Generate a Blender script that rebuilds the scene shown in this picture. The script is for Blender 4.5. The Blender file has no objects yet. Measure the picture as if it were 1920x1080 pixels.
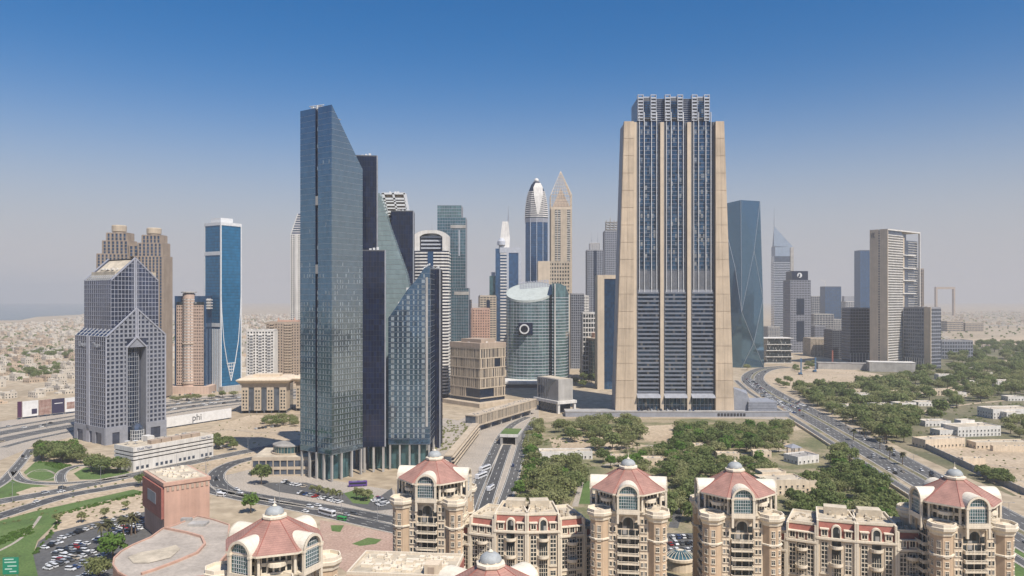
import bpy, math, random
from mathutils import Vector
R = math.radians
rnd = random.Random(11)
SC = bpy.context.scene
COL = SC.collection
# ---------------------------------------------------------------- camera, sky, sun, exposure
F, HZ, H = 1440.0, 558.0, 119.3           # focal length in photo pixels, horizon row, eye height (m)
cam_d = bpy.data.cameras.new('camera'); cam = bpy.data.objects.new('camera', cam_d); COL.objects.link(cam)
cam.location = (0, 0, H); cam.rotation_euler = (R(90), 0, 0)
cam_d.sensor_width = 36; cam_d.lens = 27.0; cam_d.shift_y = 18 / 1920.0
cam_d.clip_start = 1; cam_d.clip_end = 60000
SC.camera = cam
SUN_EL, SUN_AZ = 54.0, 36.0               # sun height; degrees to the right of straight behind the camera
w = bpy.data.worlds.new('World'); SC.world = w; w.use_nodes = True
nt = w.node_tree; nt.nodes.clear()
sky = nt.nodes.new('ShaderNodeTexSky'); sky.sky_type = 'NISHITA'; sky.sun_disc = False
sky.sun_elevation = R(SUN_EL); sky.sun_rotation = R(180 - SUN_AZ)
sky.altitude = 100; sky.air_density = 1.0; sky.dust_density = 1.0; sky.ozone_density = 6.0
SKY = 0.086
bg = nt.nodes.new('ShaderNodeBackground'); bg.inputs[1].default_value = SKY
wo = nt.nodes.new('ShaderNodeOutputWorld')
hs = nt.nodes.new('ShaderNodeHueSaturation'); hs.inputs['Saturation'].default_value = 1.36
nt.links.new(sky.outputs[0], hs.inputs['Color']); 
# dust layer of the sky itself: the same all the way round, thinning with elevation
tcw = nt.nodes.new('ShaderNodeTexCoord'); sep = nt.nodes.new('ShaderNodeSeparateXYZ'); nt.links.new(tcw.outputs['Generated'], sep.inputs[0])
def mth(op, a, b=None):
    n = nt.nodes.new('ShaderNodeMath'); n.operation = op
    for i, v in enumerate((a, b)):
        if v is None: continue
        if isinstance(v, (int, float)): n.inputs[i].default_value = v
        else: nt.links.new(v, n.inputs[i])
    return n.outputs[0]
dust = mth('EXPONENT', mth('MULTIPLY', mth('POWER', mth('DIVIDE', mth('MAXIMUM', sep.outputs['Z'], 0.0), 0.18), 2.6), -1.0))
dmx = nt.nodes.new('ShaderNodeMix'); dmx.data_type = 'RGBA'; dmx.inputs['B'].default_value = (0.385/SKY, 0.385/SKY, 0.415/SKY, 1)
nt.links.new(dust, dmx.inputs['Factor']); nt.links.new(hs.outputs[0], dmx.inputs['A']); nt.links.new(dmx.outputs['Result'], bg.inputs[0]); nt.links.new(bg.outputs[0], wo.inputs[0])
sl = bpy.data.lights.new('sun', 'SUN'); sl.energy = 4.6; sl.angle = R(0.5); sl.color = (1.0, 0.93, 0.84)
sun = bpy.data.objects.new('sun', sl); COL.objects.link(sun)
sdir = Vector((math.sin(R(SUN_AZ)) * math.cos(R(SUN_EL)), -math.cos(R(SUN_AZ)) * math.cos(R(SUN_EL)), math.sin(R(SUN_EL))))
sun.rotation_euler = sdir.to_track_quat('Z', 'Y').to_euler()
sun.location = sdir * 900
vs = SC.view_settings
vs.view_transform = 'Standard'; vs.look = 'None'; vs.exposure = 0.36; vs.gamma = 1.0; vs.use_curve_mapping = False
SC.cycles.use_denoising = True
SC.cycles.max_bounces = 6; SC.cycles.diffuse_bounces = 2; SC.cycles.glossy_bounces = 3
SC.cycles.transparent_max_bounces = 8; SC.cycles.volume_bounces = 1
SC.cycles.caustics_reflective = False; SC.cycles.caustics_refractive = False
SC.cycles.sample_clamp_indirect = 6.0

# ---------------------------------------------------------------- survey helpers: photo pixel -> place
def dist(py): return H * F / (py - HZ)                    # distance of a ground point seen at row py
def X(px, d): return (px - 960.0) / F * d
def Z(py, d): return H - (py - HZ) * d / F
def gp(px, py): d = dist(py); return (X(px, d), d)
def corner(xl, xc, xr, d, yaw):
    """near corner at column xc and distance d; lengths of the faces that end at columns xl and xr"""
    c = (X(xc, d), d); a = R(yaw); dr = (math.cos(a), math.sin(a)); dl = (-math.sin(a), math.cos(a))
    def ln(px, q):
        k = (px - 960.0) / F
        return (k * c[1] - c[0]) / (q[0] - k * q[1])
    return c, ln(xr, dr), ln(xl, dl)

# ---------------------------------------------------------------- mesh helpers
class MB:
    def __init__(s): s.v = []; s.f = []; s.m = []; s.cm = 0
    def add(s, vs_, fs):
        n = len(s.v); s.v.extend(vs_)
        for f in fs: s.f.append([i + n for i in f]); s.m.append(s.cm)
        return s
    def box(s, x0, x1, y0, y1, z0, z1):
        return s.add([(x0,y0,z0),(x1,y0,z0),(x1,y1,z0),(x0,y1,z0),(x0,y0,z1),(x1,y0,z1),(x1,y1,z1),(x0,y1,z1)],
                     [(0,3,2,1),(4,5,6,7),(0,1,5,4),(1,2,6,5),(2,3,7,6),(3,0,4,7)])
    def ob(s, o, u, n, u0, u1, z0, z1, n0, n1):
        """box on a facade: o origin, u horizontal unit, n outward unit (2D)"""
        P = lambda a, b, z: (o[0]+u[0]*a+n[0]*b, o[1]+u[1]*a+n[1]*b, z)
        return s.add([P(u0,n0,z0),P(u1,n0,z0),P(u1,n1,z0),P(u0,n1,z0),P(u0,n0,z1),P(u1,n0,z1),P(u1,n1,z1),P(u0,n1,z1)],
                     [(0,1,2,3),(4,7,6,5),(0,4,5,1),(1,5,6,2),(2,6,7,3),(3,7,4,0)])
    def oq(s, o, u, n, u0, u1, z0, z1, n0):
        P = lambda a, z: (o[0]+u[0]*a+n[0]*n0, o[1]+u[1]*a+n[1]*n0, z)
        return s.add([P(u0,z0),P(u1,z0),P(u1,z1),P(u0,z1)], [(0,1,2,3)])
    def prism(s, poly, z0, z1, cap=True):
        return s.loft([poly, poly], [z0, z1], cap)
    def loft(s, polys, zs, cap=True):
        n = len(polys[0]); vs_ = []; fs = []
        for p, z in zip(polys, zs):
            for i, q in enumerate(p): vs_.append((q[0], q[1], z[i] if isinstance(z, (list, tuple)) else z))
        for k in range(len(polys) - 1):
            for i in range(n):
                j = (i + 1) % n; fs.append((k*n+i, k*n+j, (k+1)*n+j, (k+1)*n+i))
        if cap: fs.append(tuple(range(n - 1, -1, -1))); fs.append(tuple((len(polys)-1)*n + i for i in range(n)))
        return s.add(vs_, fs)
    def tube(s, p, q, r0, r1=None, n=6):
        p, q = Vector(p), Vector(q); r1 = r0 if r1 is None else r1
        d = (q - p).normalized(); a = d.orthogonal().normalized(); b = d.cross(a); vs_ = []
        for c, r in ((p, r0), (q, r1)):
            for i in range(n):
                t = 2*math.pi*i/n; vs_.append(tuple(c + a*(math.cos(t)*r) + b*(math.sin(t)*r)))
        fs = [(i, (i+1)%n, n+(i+1)%n, n+i) for i in range(n)] + [tuple(range(n-1,-1,-1)), tuple(range(n, 2*n))]
        return s.add(vs_, fs)
    def lathe(s, prof, n=16, c=(0,0)):
        vs_ = []; fs = []
        for r, z in prof:
            for i in range(n):
                t = 2*math.pi*i/n; vs_.append((c[0]+r*math.cos(t), c[1]+r*math.sin(t), z))
        for k in range(len(prof)-1):
            for i in range(n):
                j = (i+1)%n; fs.append((k*n+i, k*n+j, (k+1)*n+j, (k+1)*n+i))
        fs.append(tuple((len(prof)-1)*n + i for i in range(n)))
        return s.add(vs_, fs)
    def face(s, *pts): return s.add(list(pts), [tuple(range(len(pts)))])
    def grid(s, o, u, n, W, z0, z1, nu, nv, pw, sh, pr, ends=True):
        """real mullions: nu bays, nv storeys; piers pw wide, bands sh high, standing pr proud"""
        if pw > 0:
            for i in range(nu + 1):
                c = W * i / nu; a, b = max(0, c - pw/2), min(W, c + pw/2)
                s.ob(o, u, n, a, b, z0, z1, 0, pr)
        if sh > 0:
            for k in range(nv + 1):
                c = z0 + (z1 - z0) * k / nv
                s.ob(o, u, n, 0.02, W - 0.02, max(z0, c - sh/2), min(z1, c + sh/2), 0, pr * 0.82)
        return s
    def build(s, name, mat, parent=None, kind=None, smooth=False, loc=None):
        me = bpy.data.meshes.new(name); me.from_pydata(s.v, [], s.f)
        for m in (mat if isinstance(mat, (list, tuple)) else [mat]): me.materials.append(m)
        if any(s.m): me.polygons.foreach_set('material_index', s.m)
        if smooth: me.polygons.foreach_set('use_smooth', [True]*len(me.polygons))
        me.update()
        return put(name, me, parent, kind, loc)
def put(name, me, parent=None, kind=None, loc=None, rz=0.0):
    o = bpy.data.objects.new(name, me); COL.objects.link(o)
    if parent is not None: o.parent = parent
    if kind: o['kind'] = kind
    if loc is not None: o.location = loc
    if rz: o.rotation_euler = (0, 0, rz)
    return o
def tag(o, label, cat, group=None):
    o['label'] = label; o['category'] = cat
    if group: o['group'] = group
    return o
def thing(name, label, cat, loc=(0,0,0), rz=0.0, group=None):
    o = bpy.data.objects.new(name, None); COL.objects.link(o); o.empty_display_size = 1
    o.location = loc if len(loc) == 3 else (loc[0], loc[1], 0); o.rotation_euler = (0, 0, rz)
    return tag(o, label, cat, group)
KIDS = {}
def dup(root, loc, rz, label=None, group=None, scale=None):
    if root.name not in KIDS:
        ch = [o for o in bpy.data.objects if o.parent == root]
        KIDS[root.name] = [(c, [g for g in bpy.data.objects if g.parent == c]) for c in ch]
    r = root.copy(); COL.objects.link(r); r.location = loc; r.rotation_euler = (0, 0, rz)
    if label: r['label'] = label
    if group: r['group'] = group
    if scale is not None: r.scale = scale if hasattr(scale, '__len__') else (scale,)*3
    for c, gs in KIDS[root.name]:
        k = c.copy(); COL.objects.link(k); k.parent = r
        for g in gs:
            d = g.copy(); COL.objects.link(d); d.parent = k
    return r
def structure(mb, name, mat):
    o = mb.build(name, mat); o['kind'] = 'structure'; return o
def ngon(n, r, ph=0.0, c=(0,0)): return [(c[0]+r*math.cos(ph+2*math.pi*i/n), c[1]+r*math.sin(ph+2*math.pi*i/n)) for i in range(n)]
def offs(poly, d):
    """offset a convex counter-clockwise polygon outwards"""
    n = len(poly); out = []
    for i in range(n):
        p, q, r_ = Vector(poly[i-1]), Vector(poly[i]), Vector(poly[(i+1)%n])
        a, b = (q-p).normalized(), (r_-q).normalized()
        na, nb = Vector((a.y,-a.x)), Vector((b.y,-b.x)); m = na+nb
        m = m / max(0.3, m.length_squared) * 2
        out.append((q.x + m.x*d, q.y + m.y*d))
    return out
FACES = lambda W, L: [((0,0),(1,0),(0,-1),W), ((0,L),(0,-1),(-1,0),L), ((W,0),(0,1),(1,0),L), ((W,L),(-1,0),(0,1),W)]

# ---------------------------------------------------------------- materials
def newmat(name):
    m = bpy.data.materials.new(name); m.use_nodes = True; t = m.node_tree
    return m, t, t.nodes['Principled BSDF']
def N(t, k, **kw):
    n = t.nodes.new(k)
    for a, b in kw.items(): setattr(n, a, b)
    return n
def matte(name, col, var=0.12, scale=0.35, rough=0.85, col2=None, streak=0.0, bump=0.0, fine=3.0, objvar=0.0, courses=0.0):
    """weathered solid surface: two noise octaves mixed over the base colour, optional rain streaks"""
    m, t, b = newmat(name)
    tc = N(t, 'ShaderNodeTexCoord'); L = t.links.new
    n1 = N(t, 'ShaderNodeTexNoise'); n1.inputs['Scale'].default_value = scale; n1.inputs['Detail'].default_value = 5
    n1.inputs['Roughness'].default_value = 0.62
    L(tc.outputs['Object'], n1.inputs['Vector'])
    c2 = col2 or tuple(c * (1 - 2.2 * var) for c in col)
    c1 = tuple(min(1, c * (1 + var)) for c in col)
    r = N(t, 'ShaderNodeValToRGB'); r.color_ramp.elements[0].position = 0.3; r.color_ramp.elements[1].position = 0.68
    r.color_ramp.elements[0].color = (*c2, 1); r.color_ramp.elements[1].color = (*c1, 1)
    L(n1.outputs['Fac'], r.inputs['Fac'])
    out = r.outputs['Color']
    n2 = N(t, 'ShaderNodeTexNoise'); n2.inputs['Scale'].default_value = scale * fine; n2.inputs['Detail'].default_value = 3
    mp = N(t, 'ShaderNodeMapping'); L(tc.outputs['Object'], mp.inputs['Vector'])
    if streak: mp.inputs['Scale'].default_value = (1.6, 1.6, 0.06)
    L(mp.outputs['Vector'], n2.inputs['Vector'])
    mx = N(t, 'ShaderNodeMix', data_type='RGBA', blend_type='MULTIPLY')
    mx.inputs['Factor'].default_value = streak or 0.25
    r2 = N(t, 'ShaderNodeValToRGB'); r2.color_ramp.elements[0].position = 0.35; r2.color_ramp.elements[1].position = 0.6
    r2.color_ramp.elements[0].color = (0.55, 0.54, 0.52, 1); r2.color_ramp.elements[1].color = (1, 1, 1, 1)
    L(n2.outputs['Fac'], r2.inputs['Fac']); L(out, mx.inputs['A']); L(r2.outputs['Color'], mx.inputs['B'])
    out = mx.outputs['Result']
    if objvar:
        oi = N(t, 'ShaderNodeObjectInfo'); mr = N(t, 'ShaderNodeMapRange'); mr.inputs['To Min'].default_value = 1-objvar; mr.inputs['To Max'].default_value = 1+objvar*.5
        L(oi.outputs['Random'], mr.inputs['Value']); vm = N(t, 'ShaderNodeVectorMath', operation='SCALE'); L(out, vm.inputs[0]); L(mr.outputs[0], vm.inputs['Scale']); out = vm.outputs[0]
    if courses:
        wv = N(t, 'ShaderNodeTexWave', bands_direction='Z'); wv.inputs['Scale'].default_value = courses; wv.inputs['Distortion'].default_value = .6; wv.inputs['Detail'].default_value = 2
        L(tc.outputs['Object'], wv.inputs['Vector']); mr = N(t, 'ShaderNodeMapRange'); mr.inputs['To Min'].default_value = .86; mr.inputs['To Max'].default_value = 1.04
        L(wv.outputs['Fac'], mr.inputs['Value']); vm = N(t, 'ShaderNodeVectorMath', operation='SCALE'); L(out, vm.inputs[0]); L(mr.outputs[0], vm.inputs['Scale']); out = vm.outputs[0]
    L(out, b.inputs['Base Color'])
    b.inputs['Roughness'].default_value = rough
    if bump:
        bp = N(t, 'ShaderNodeBump'); bp.inputs['Strength'].default_value = bump; bp.inputs['Distance'].default_value = 0.3
        L(n2.outputs['Fac'], bp.inputs['Height']); L(bp.outputs['Normal'], b.inputs['Normal'])
    return m
def glass(name, col, rough=0.09, metal=0.65, var=0.35, cell=(1.6, 3.6), wob=0.012, blinds=0.0):
    """coated curtain-wall glass: every pane has its own tint and a slightly different tilt"""
    m, t, b = newmat(name); L = t.links.new
    tc = N(t, 'ShaderNodeTexCoord')
    a = N(t, 'ShaderNodeVectorMath', operation='ADD'); a.inputs[1].default_value = (0.613, 0.571, 0.2)
    d = N(t, 'ShaderNodeVectorMath', operation='DIVIDE'); d.inputs[1].default_value = (cell[0], cell[0], cell[1])
    fl = N(t, 'ShaderNodeVectorMath', operation='FLOOR')
    wn = N(t, 'ShaderNodeTexWhiteNoise', noise_dimensions='3D')
    L(tc.outputs['Object'], a.inputs[0]); L(a.outputs[0], d.inputs[0]); L(d.outputs[0], fl.inputs[0]); L(fl.outputs[0], wn.inputs['Vector'])
    r = N(t, 'ShaderNodeValToRGB')
    e = r.color_ramp.elements; e[0].position = 0.0; e[1].position = 1.0
    e[0].color = (*[c*(1-var) for c in col], 1); e[1].color = (*[min(1, c*(1+var)) for c in col], 1)
    if blinds:
        x = r.color_ramp.elements.new(1 - blinds); x.color = (*[min(1, c*(1+var)) for c in col], 1)
        y = r.color_ramp.elements.new(1 - blinds + 0.01); y.color = (0.30, 0.30, 0.29, 1)
        e = r.color_ramp.elements; e[len(e)-1].color = (0.42, 0.41, 0.39, 1)
    L(wn.outputs['Value'], r.inputs['Fac']); L(r.outputs['Color'], b.inputs['Base Color'])
    b.inputs['Metallic'].default_value = metal; b.inputs['Roughness'].default_value = rough
    g = N(t, 'ShaderNodeNewGeometry')
    su = N(t, 'ShaderNodeVectorMath', operation='SUBTRACT'); su.inputs[1].default_value = (0.5, 0.5, 0.5)
    sc = N(t, 'ShaderNodeVectorMath', operation='SCALE'); sc.inputs['Scale'].default_value = wob
    ad = N(t, 'ShaderNodeVectorMath', operation='ADD'); nm = N(t, 'ShaderNodeVectorMath', operation='NORMALIZE')
    L(wn.outputs['Color'], su.inputs[0]); L(su.outputs[0], sc.inputs[0]); L(sc.outputs[0], ad.inputs[0]); L(g.outputs['Normal'], ad.inputs[1])
    L(ad.outputs[0], nm.inputs[0]); L(nm.outputs[0], b.inputs['Normal'])
    return m
def paint(name, col, rough=0.5, metal=0.0, emit=0.0):
    m, t, b = newmat(name); b.inputs['Base Color'].default_value = (*col, 1)
    b.inputs['Roughness'].default_value = rough; b.inputs['Metallic'].default_value = metal
    if emit: b.inputs['Emission Color'].default_value = (*col, 1); b.inputs['Emission Strength'].default_value = emit
    return m
M = {}
M['sandstone'] = matte('sandstone', (0.60, 0.475, 0.34), 0.09, 0.05, 0.8, streak=0.35, fine=10, objvar=.07)
M['sandstone_pale'] = matte('sandstone_pale', (0.62, 0.51, 0.38), 0.06, 0.08, 0.8, streak=0.2)
M['white_frame'] = matte('white_frame', (0.70, 0.70, 0.69), 0.05, 0.4, 0.5)
M['white_wall'] = matte('white_wall', (0.72, 0.69, 0.64), 0.07, 0.12, 0.8, streak=0.35)
M['cream'] = matte('cream', (0.70, 0.58, 0.43), 0.06, 0.18, 0.85, streak=0.35)
M['tan'] = matte('tan', (0.58, 0.43, 0.29), 0.07, 0.15, 0.85, streak=0.35)
M['cream_trim'] = matte('cream_trim', (0.76, 0.67, 0.53), 0.05, 0.4, 0.8, streak=0.25)
M['red_tile'] = matte('red_tile', (0.40, 0.215, 0.17), 0.15, 0.16, 0.75, fine=14, courses=.75)
M['red_wall'] = matte('red_wall', (0.36, 0.13, 0.10), 0.08, 0.3, 0.8)
M['roof_beige'] = matte('roof_beige', (0.58, 0.50, 0.38), 0.16, 0.12, 0.9, fine=6)
M['roof_grey'] = matte('roof_grey', (0.36, 0.34, 0.31), 0.2, 0.12, 0.9, fine=6)
M['dome_grey'] = matte('dome_grey', (0.36, 0.38, 0.38), 0.08, 0.5, 0.65)
M['vault_white'] = matte('vault_white', (0.76, 0.69, 0.56), 0.04, 0.3, 0.6)
M['concrete'] = matte('concrete', (0.42, 0.40, 0.37), 0.12, 0.1, 0.9, streak=0.3)
M['grey_panel'] = matte('grey_panel', (0.30, 0.31, 0.34), 0.08, 0.15, 0.6)
M['grey_dark'] = matte('grey_dark', (0.10, 0.105, 0.12), 0.1, 0.2, 0.6)
M['alu'] = matte('alu', (0.50, 0.52, 0.56), 0.06, 0.2, 0.4)
M['alu_frame'] = matte('alu_frame', (0.38, 0.39, 0.44), 0.06, 0.2, 0.45)
M['mauve_frame'] = matte('mauve_frame', (0.27, 0.28, 0.315), 0.06, 0.2, 0.6)
M['pink_stone'] = matte('pink_stone', (0.56, 0.35, 0.26), 0.07, 0.1, 0.85, streak=0.3)
M['brown_stone'] = matte('brown_stone', (0.43, 0.335, 0.255), 0.08, 0.1, 0.85, streak=0.3)
M['beige_stone'] = matte('beige_stone', (0.52, 0.43, 0.32), 0.07, 0.1, 0.85, streak=0.3)
M['joint_and_shade_dark'] = paint('joint_and_shade_dark', (0.03, 0.03, 0.035), 0.8)  # near-black: shade inside gaps put into the colour; joints and thin frames too
M['steel'] = paint('steel', (0.42, 0.43, 0.45), 0.4, 0.6)
M['g_index'] = glass('glass_index', (0.032, 0.08, 0.14), 0.08, 0.55, 0.6, (2.2, 4.1), 0.02, 0.10)
M['g_dark'] = glass('glass_dark', (0.020, 0.035, 0.07), 0.06, 0.45, 0.3, (1.8, 3.6), 0.008)
M['g_navy'] = glass('glass_navy', (0.008, 0.016, 0.045), 0.05, 0.08, 0.35, (1.7, 3.6), 0.006)
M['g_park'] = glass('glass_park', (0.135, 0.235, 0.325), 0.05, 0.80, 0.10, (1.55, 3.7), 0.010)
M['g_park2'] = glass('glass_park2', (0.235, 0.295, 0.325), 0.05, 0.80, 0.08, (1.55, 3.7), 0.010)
M['g_blue'] = glass('glass_blue', (0.02, 0.15, 0.29), 0.10, 0.25, 0.14, (3.0, 3.8), 0.010)
M['g_blue2'] = glass('glass_blue2', (0.05, 0.13, 0.26), 0.08, 0.60, 0.25, (2.5, 3.8), 0.02)
M['g_grey'] = glass('glass_grey', (0.13, 0.16, 0.21), 0.08, 0.65, 0.3, (2.4, 3.7), 0.015)
M['g_dusit'] = glass('glass_dusit', (0.07, 0.09, 0.15), 0.06, 0.65, 0.25, (3.2, 3.6), 0.018)
M['g_green'] = glass('glass_green', (0.16, 0.27, 0.28), 0.07, 0.60, 0.28, (2.6, 3.9), 0.02)
M['g_teal'] = glass('glass_teal', (0.08, 0.17, 0.19), 0.07, 0.5, 0.3, (2.0, 3.4), 0.015)
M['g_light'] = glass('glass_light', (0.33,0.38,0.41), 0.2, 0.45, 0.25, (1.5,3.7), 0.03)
M['g_facet'] = glass('glass_facet', (0.10, 0.19, 0.27), 0.06, 0.75, 0.08, (3.0, 4.0), 0.004)
M['g_win'] = glass('glass_window', (0.030, 0.040, 0.045), 0.10, 0.25, 0.7, (1.4, 3.2), 0.03, 0.10)
M['spandrel'] = matte('spandrel', (0.22,0.24,0.285), .08, .3, .4)
M['pale_roof'] = matte('pale_roof', (0.46,0.50,0.47), .05, .1, .6)
M['hall_roof'] = matte('hall_roof', (0.44,0.385,0.325), .12, .08, .9, fine=8)
M['umber'] = matte('umber', (0.35,0.28,0.22), .08, .1, .85, streak=.3)
M['g_sky_paint'] = glass('glass_sky_paint', (0.34,0.44,0.45), .12, .35, .08, (1.6,3.7), .01)  # sky reflection on the slanted face put into this base colour
M['pale_pink'] = matte('pale_pink', (0.58,0.43,0.34), .07, .1, .85, streak=.3)
M['steel_blue'] = matte('steel_blue', (0.27,0.33,0.41), .06, .1, .4)
M['g_teal2'] = glass('glass_teal2', (0.09,0.19,0.23), .07, .55, .25, (2.4,3.7), .015)
M['g_blue'].node_tree.nodes['Principled BSDF'].inputs['Specular IOR Level'].default_value = .25
M['g_parkb'] = glass('glass_parkb', (0.11,0.195,0.29), .05, .8, .12, (1.55,3.7), .012)
# ================================================================ ground, sea, roads, lawns
def mottled(name, cols, scale, detail=6, rough=.95, spots=None):
    """ground mixed from several real surface colours by noise"""
    m, t, b = newmat(name); L = t.links.new
    tc = N(t,'ShaderNodeTexCoord'); n1 = N(t,'ShaderNodeTexNoise'); n1.inputs['Scale'].default_value = scale; n1.inputs['Detail'].default_value = detail; n1.inputs['Roughness'].default_value = .6
    L(tc.outputs['Object'], n1.inputs['Vector']); r = N(t,'ShaderNodeValToRGB'); e = r.color_ramp.elements
    e[0].position, e[1].position = .28, .72; e[0].color = (*cols[0],1); e[1].color = (*cols[-1],1)
    for k, c in enumerate(cols[1:-1]): x = e.new(.28+.44*(k+1)/(len(cols)-1)); x.color = (*c,1)
    L(n1.outputs['Fac'], r.inputs['Fac'])
    n2 = N(t,'ShaderNodeTexNoise'); n2.inputs['Scale'].default_value = scale*18; n2.inputs['Detail'].default_value = 4; L(tc.outputs['Object'], n2.inputs['Vector'])
    r2 = N(t,'ShaderNodeValToRGB'); r2.color_ramp.elements[0].position = .35; r2.color_ramp.elements[1].position = .65; r2.color_ramp.elements[0].color = (.62,.60,.57,1); r2.color_ramp.elements[1].color = (1.05,1.05,1.05,1)
    L(n2.outputs['Fac'], r2.inputs['Fac']); mx = N(t,'ShaderNodeMix',data_type='RGBA',blend_type='MULTIPLY'); mx.inputs['Factor'].default_value = .8
    L(r.outputs['Color'], mx.inputs['A']); L(r2.outputs['Color'], mx.inputs['B']); L(mx.outputs['Result'], b.inputs['Base Color']); b.inputs['Roughness'].default_value = rough
    return m
SAND, SAND2, GRN, GRN2 = (.50,.40,.28), (.42,.32,.22), (.10,.15,.045), (.055,.085,.028)
M['ground'] = mottled('ground', [(.30,.25,.17),(.40,.32,.22),(.46,.38,.27),(.44,.36,.27)], .006)
M['sand'] = mottled('sand', [(.40,.31,.21),SAND,(.55,.45,.33)], .02)
M['lawn'] = mottled('lawn', [(.06,.10,.025),(.10,.17,.04),(.14,.19,.06)], .05)
M['park'] = mottled('park', [(.10,.12,.05),(.17,.17,.08),(.34,.28,.18),(.40,.33,.23)], .03)
M['scrub'] = mottled('scrub', [(.09,.11,.05),(.16,.15,.08),(.30,.25,.17)], .02)
M['asphalt'] = mottled('asphalt', [(.085,.085,.085),(.11,.11,.108),(.135,.13,.125)], .03, rough=.85)
M['asphalt_new'] = mottled('asphalt_new', [(.06,.06,.062),(.075,.075,.075),(.09,.09,.09)], .03, rough=.8)
M['paving'] = mottled('paving', [(.36,.32,.27),(.42,.37,.31),(.47,.41,.34)], .05)
M['pink_paving'] = mottled('pink_paving', [(.40,.27,.21),(.45,.31,.24),(.50,.37,.29)], .05)
M['kerb'] = matte('kerb', (.52,.46,.38), .1, .2)
M['line'] = paint('line', (.72,.71,.66), .6)
M['hedge_soil'] = M['scrub']
m_, t_, b_ = newmat('sea'); b_.inputs['Base Color'].default_value = (.02,.07,.10,1); b_.inputs['Roughness'].default_value = .18; M['sea'] = m_
g = MB(); g.face((-16000,-1500,0),(16000,-1500,0),(16000,16000,0),(-16000,16000,0)); structure(g, 'ground', M['ground'])
P0 = [gp(-900,620), gp(-300,606), gp(0,601), gp(40,600), gp(70,594), gp(150,590), gp(170,584), gp(330,578)]
g = MB(); g.add([(*p,.3) for p in P0]+[(X(330,15500)*1.0,15500,.3),(-15800,15500,.3),(-15800,2500,.3)],[tuple(range(len(P0)+3))[::-1]]); structure(g, 'sea', M['sea'])
def patch(name, mat, pts, z=.05, label=None):
    q = [gp(*p) for p in pts]
    if sum(q[i][0]*q[(i+1)%len(q)][1]-q[(i+1)%len(q)][0]*q[i][1] for i in range(len(q))) < 0: q = q[::-1]
    return structure(MB().face(*[(a,b_,z) for a,b_ in q]), name, M[mat])
def smooth(pts, k=6):
    out = []; P_ = [Vector(p) for p in pts]
    for i in range(len(P_)-1):
        p0, p1, p2, p3 = P_[max(0,i-1)], P_[i], P_[i+1], P_[min(len(P_)-1,i+2)]
        for j in range(k):
            t = j/k; out.append(.5*((2*p1)+(-p0+p2)*t+(2*p0-5*p1+4*p2-p3)*t*t+(-p0+3*p1-3*p2+p3)*t**3))
    out.append(P_[-1]); return out
def offset_line(c, d):
    out = []
    for i, p in enumerate(c):
        a = (c[min(i+1,len(c)-1)]-c[max(i-1,0)]).normalized(); out.append(p+Vector((a.y,-a.x))*d)
    return out
def ribbon(mb, c, d0, d1, z):
    A, B = offset_line(c, d0), offset_line(c, d1); n = len(c)
    mb.add([(p.x,p.y,z) for p in A]+[(p.x,p.y,z) for p in B],[(i,n+i,n+i+1,i+1) if d0 < d1 else (i,i+1,n+i+1,n+i) for i in range(n-1)])
def wall_ribbon(mb, c, d0, d1, z0, z1):
    A, B = offset_line(c, d0), offset_line(c, d1); n = len(c)
    mb.add([(p.x,p.y,z1) for p in A]+[(p.x,p.y,z1) for p in B]+[(p.x,p.y,z0) for p in A]+[(p.x,p.y,z0) for p in B],
           [(i,n+i,n+i+1,i+1) for i in range(n-1)]+[(i,i+1,2*n+i+1,2*n+i) for i in range(n-1)]+[(n+i,3*n+i,3*n+i+1,n+i+1) for i in range(n-1)])
ROADS = {}
def road(key, pts, width, lanes=3, z=.12, mat='asphalt', kerb=True, shift=0.0, px=True):
    c = smooth([gp(*p) for p in pts] if px else pts)
    if shift: c = offset_line(c, shift)
    b = MB(); ribbon(b, c, -width/2, width/2, z); o = structure(b, 'road', M[mat])
    if kerb:
        for s in (-1, 1):
            b = MB(); d = s*width/2; wall_ribbon(b, c, min(d,d+s*.6), max(d,d+s*.6), 0, z+.14); b.build('kerb', M['kerb'], o)
    b = MB()
    for d in (-width/2+.5, width/2-.7): ribbon(b, c, d, d+.22, z+.02)
    for k in range(1, lanes):
        d = -width/2+width*k/lanes; acc = 0.0; on = True; seg = [c[0]]
        cc = []
        for p, q in zip(c, c[1:]):
            L_ = (q-p).length; m = max(1, int(L_/4))
            for j in range(m): cc.append(p+(q-p)*(j/m))
        for i in range(0, len(cc)-2, 3): ribbon(b, cc[i:i+2], d-.11, d+.11, z+.02)
    b.build('lane_markings', M['line'], o, 'stuff')
    ROADS[key] = (c, width, lanes); return o
# --- left: highway and interchange
patch('paved_ground', 'paving', [(-40,880),(60,838),(140,818),(330,782),(470,760),(566,745),(566,730),(450,738),(320,748),(140,770),(-40,796)], .04)
HW = [(-80,838),(0,819),(140,793),(320,764),(450,749),(560,738),(640,729)]
road('hw1', HW, 19, 5, shift=-14); road('hw2', HW, 19, 5, shift=14)
road('hw3', HW, 8, 2, shift=38); road('hw4', HW, 9, 2, shift=-38)
patch('sand_lot', 'sand', [(400,800),(470,778),(565,782),(566,842),(470,838),(420,838),(385,812)], .05)
patch('sand_lot', 'sand', [(-30,935),(140,915),(240,893),(420,858),(480,842),(565,846),(480,880),(405,888),(398,935),(270,930),(120,960),(-30,1000)], .045)
patch('lawn', 'lawn', [(44,886),(66,866),(108,868),(150,876),(118,888),(112,901),(60,902)], .07)
patch('lawn', 'lawn', [(-30,938),(-30,910),(28,888),(50,906),(100,913),(185,908),(60,932)], .07)
patch('lawn', 'lawn', [(138,888),(160,876),(235,880),(246,890),(180,899),(150,899)], .07)
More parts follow.
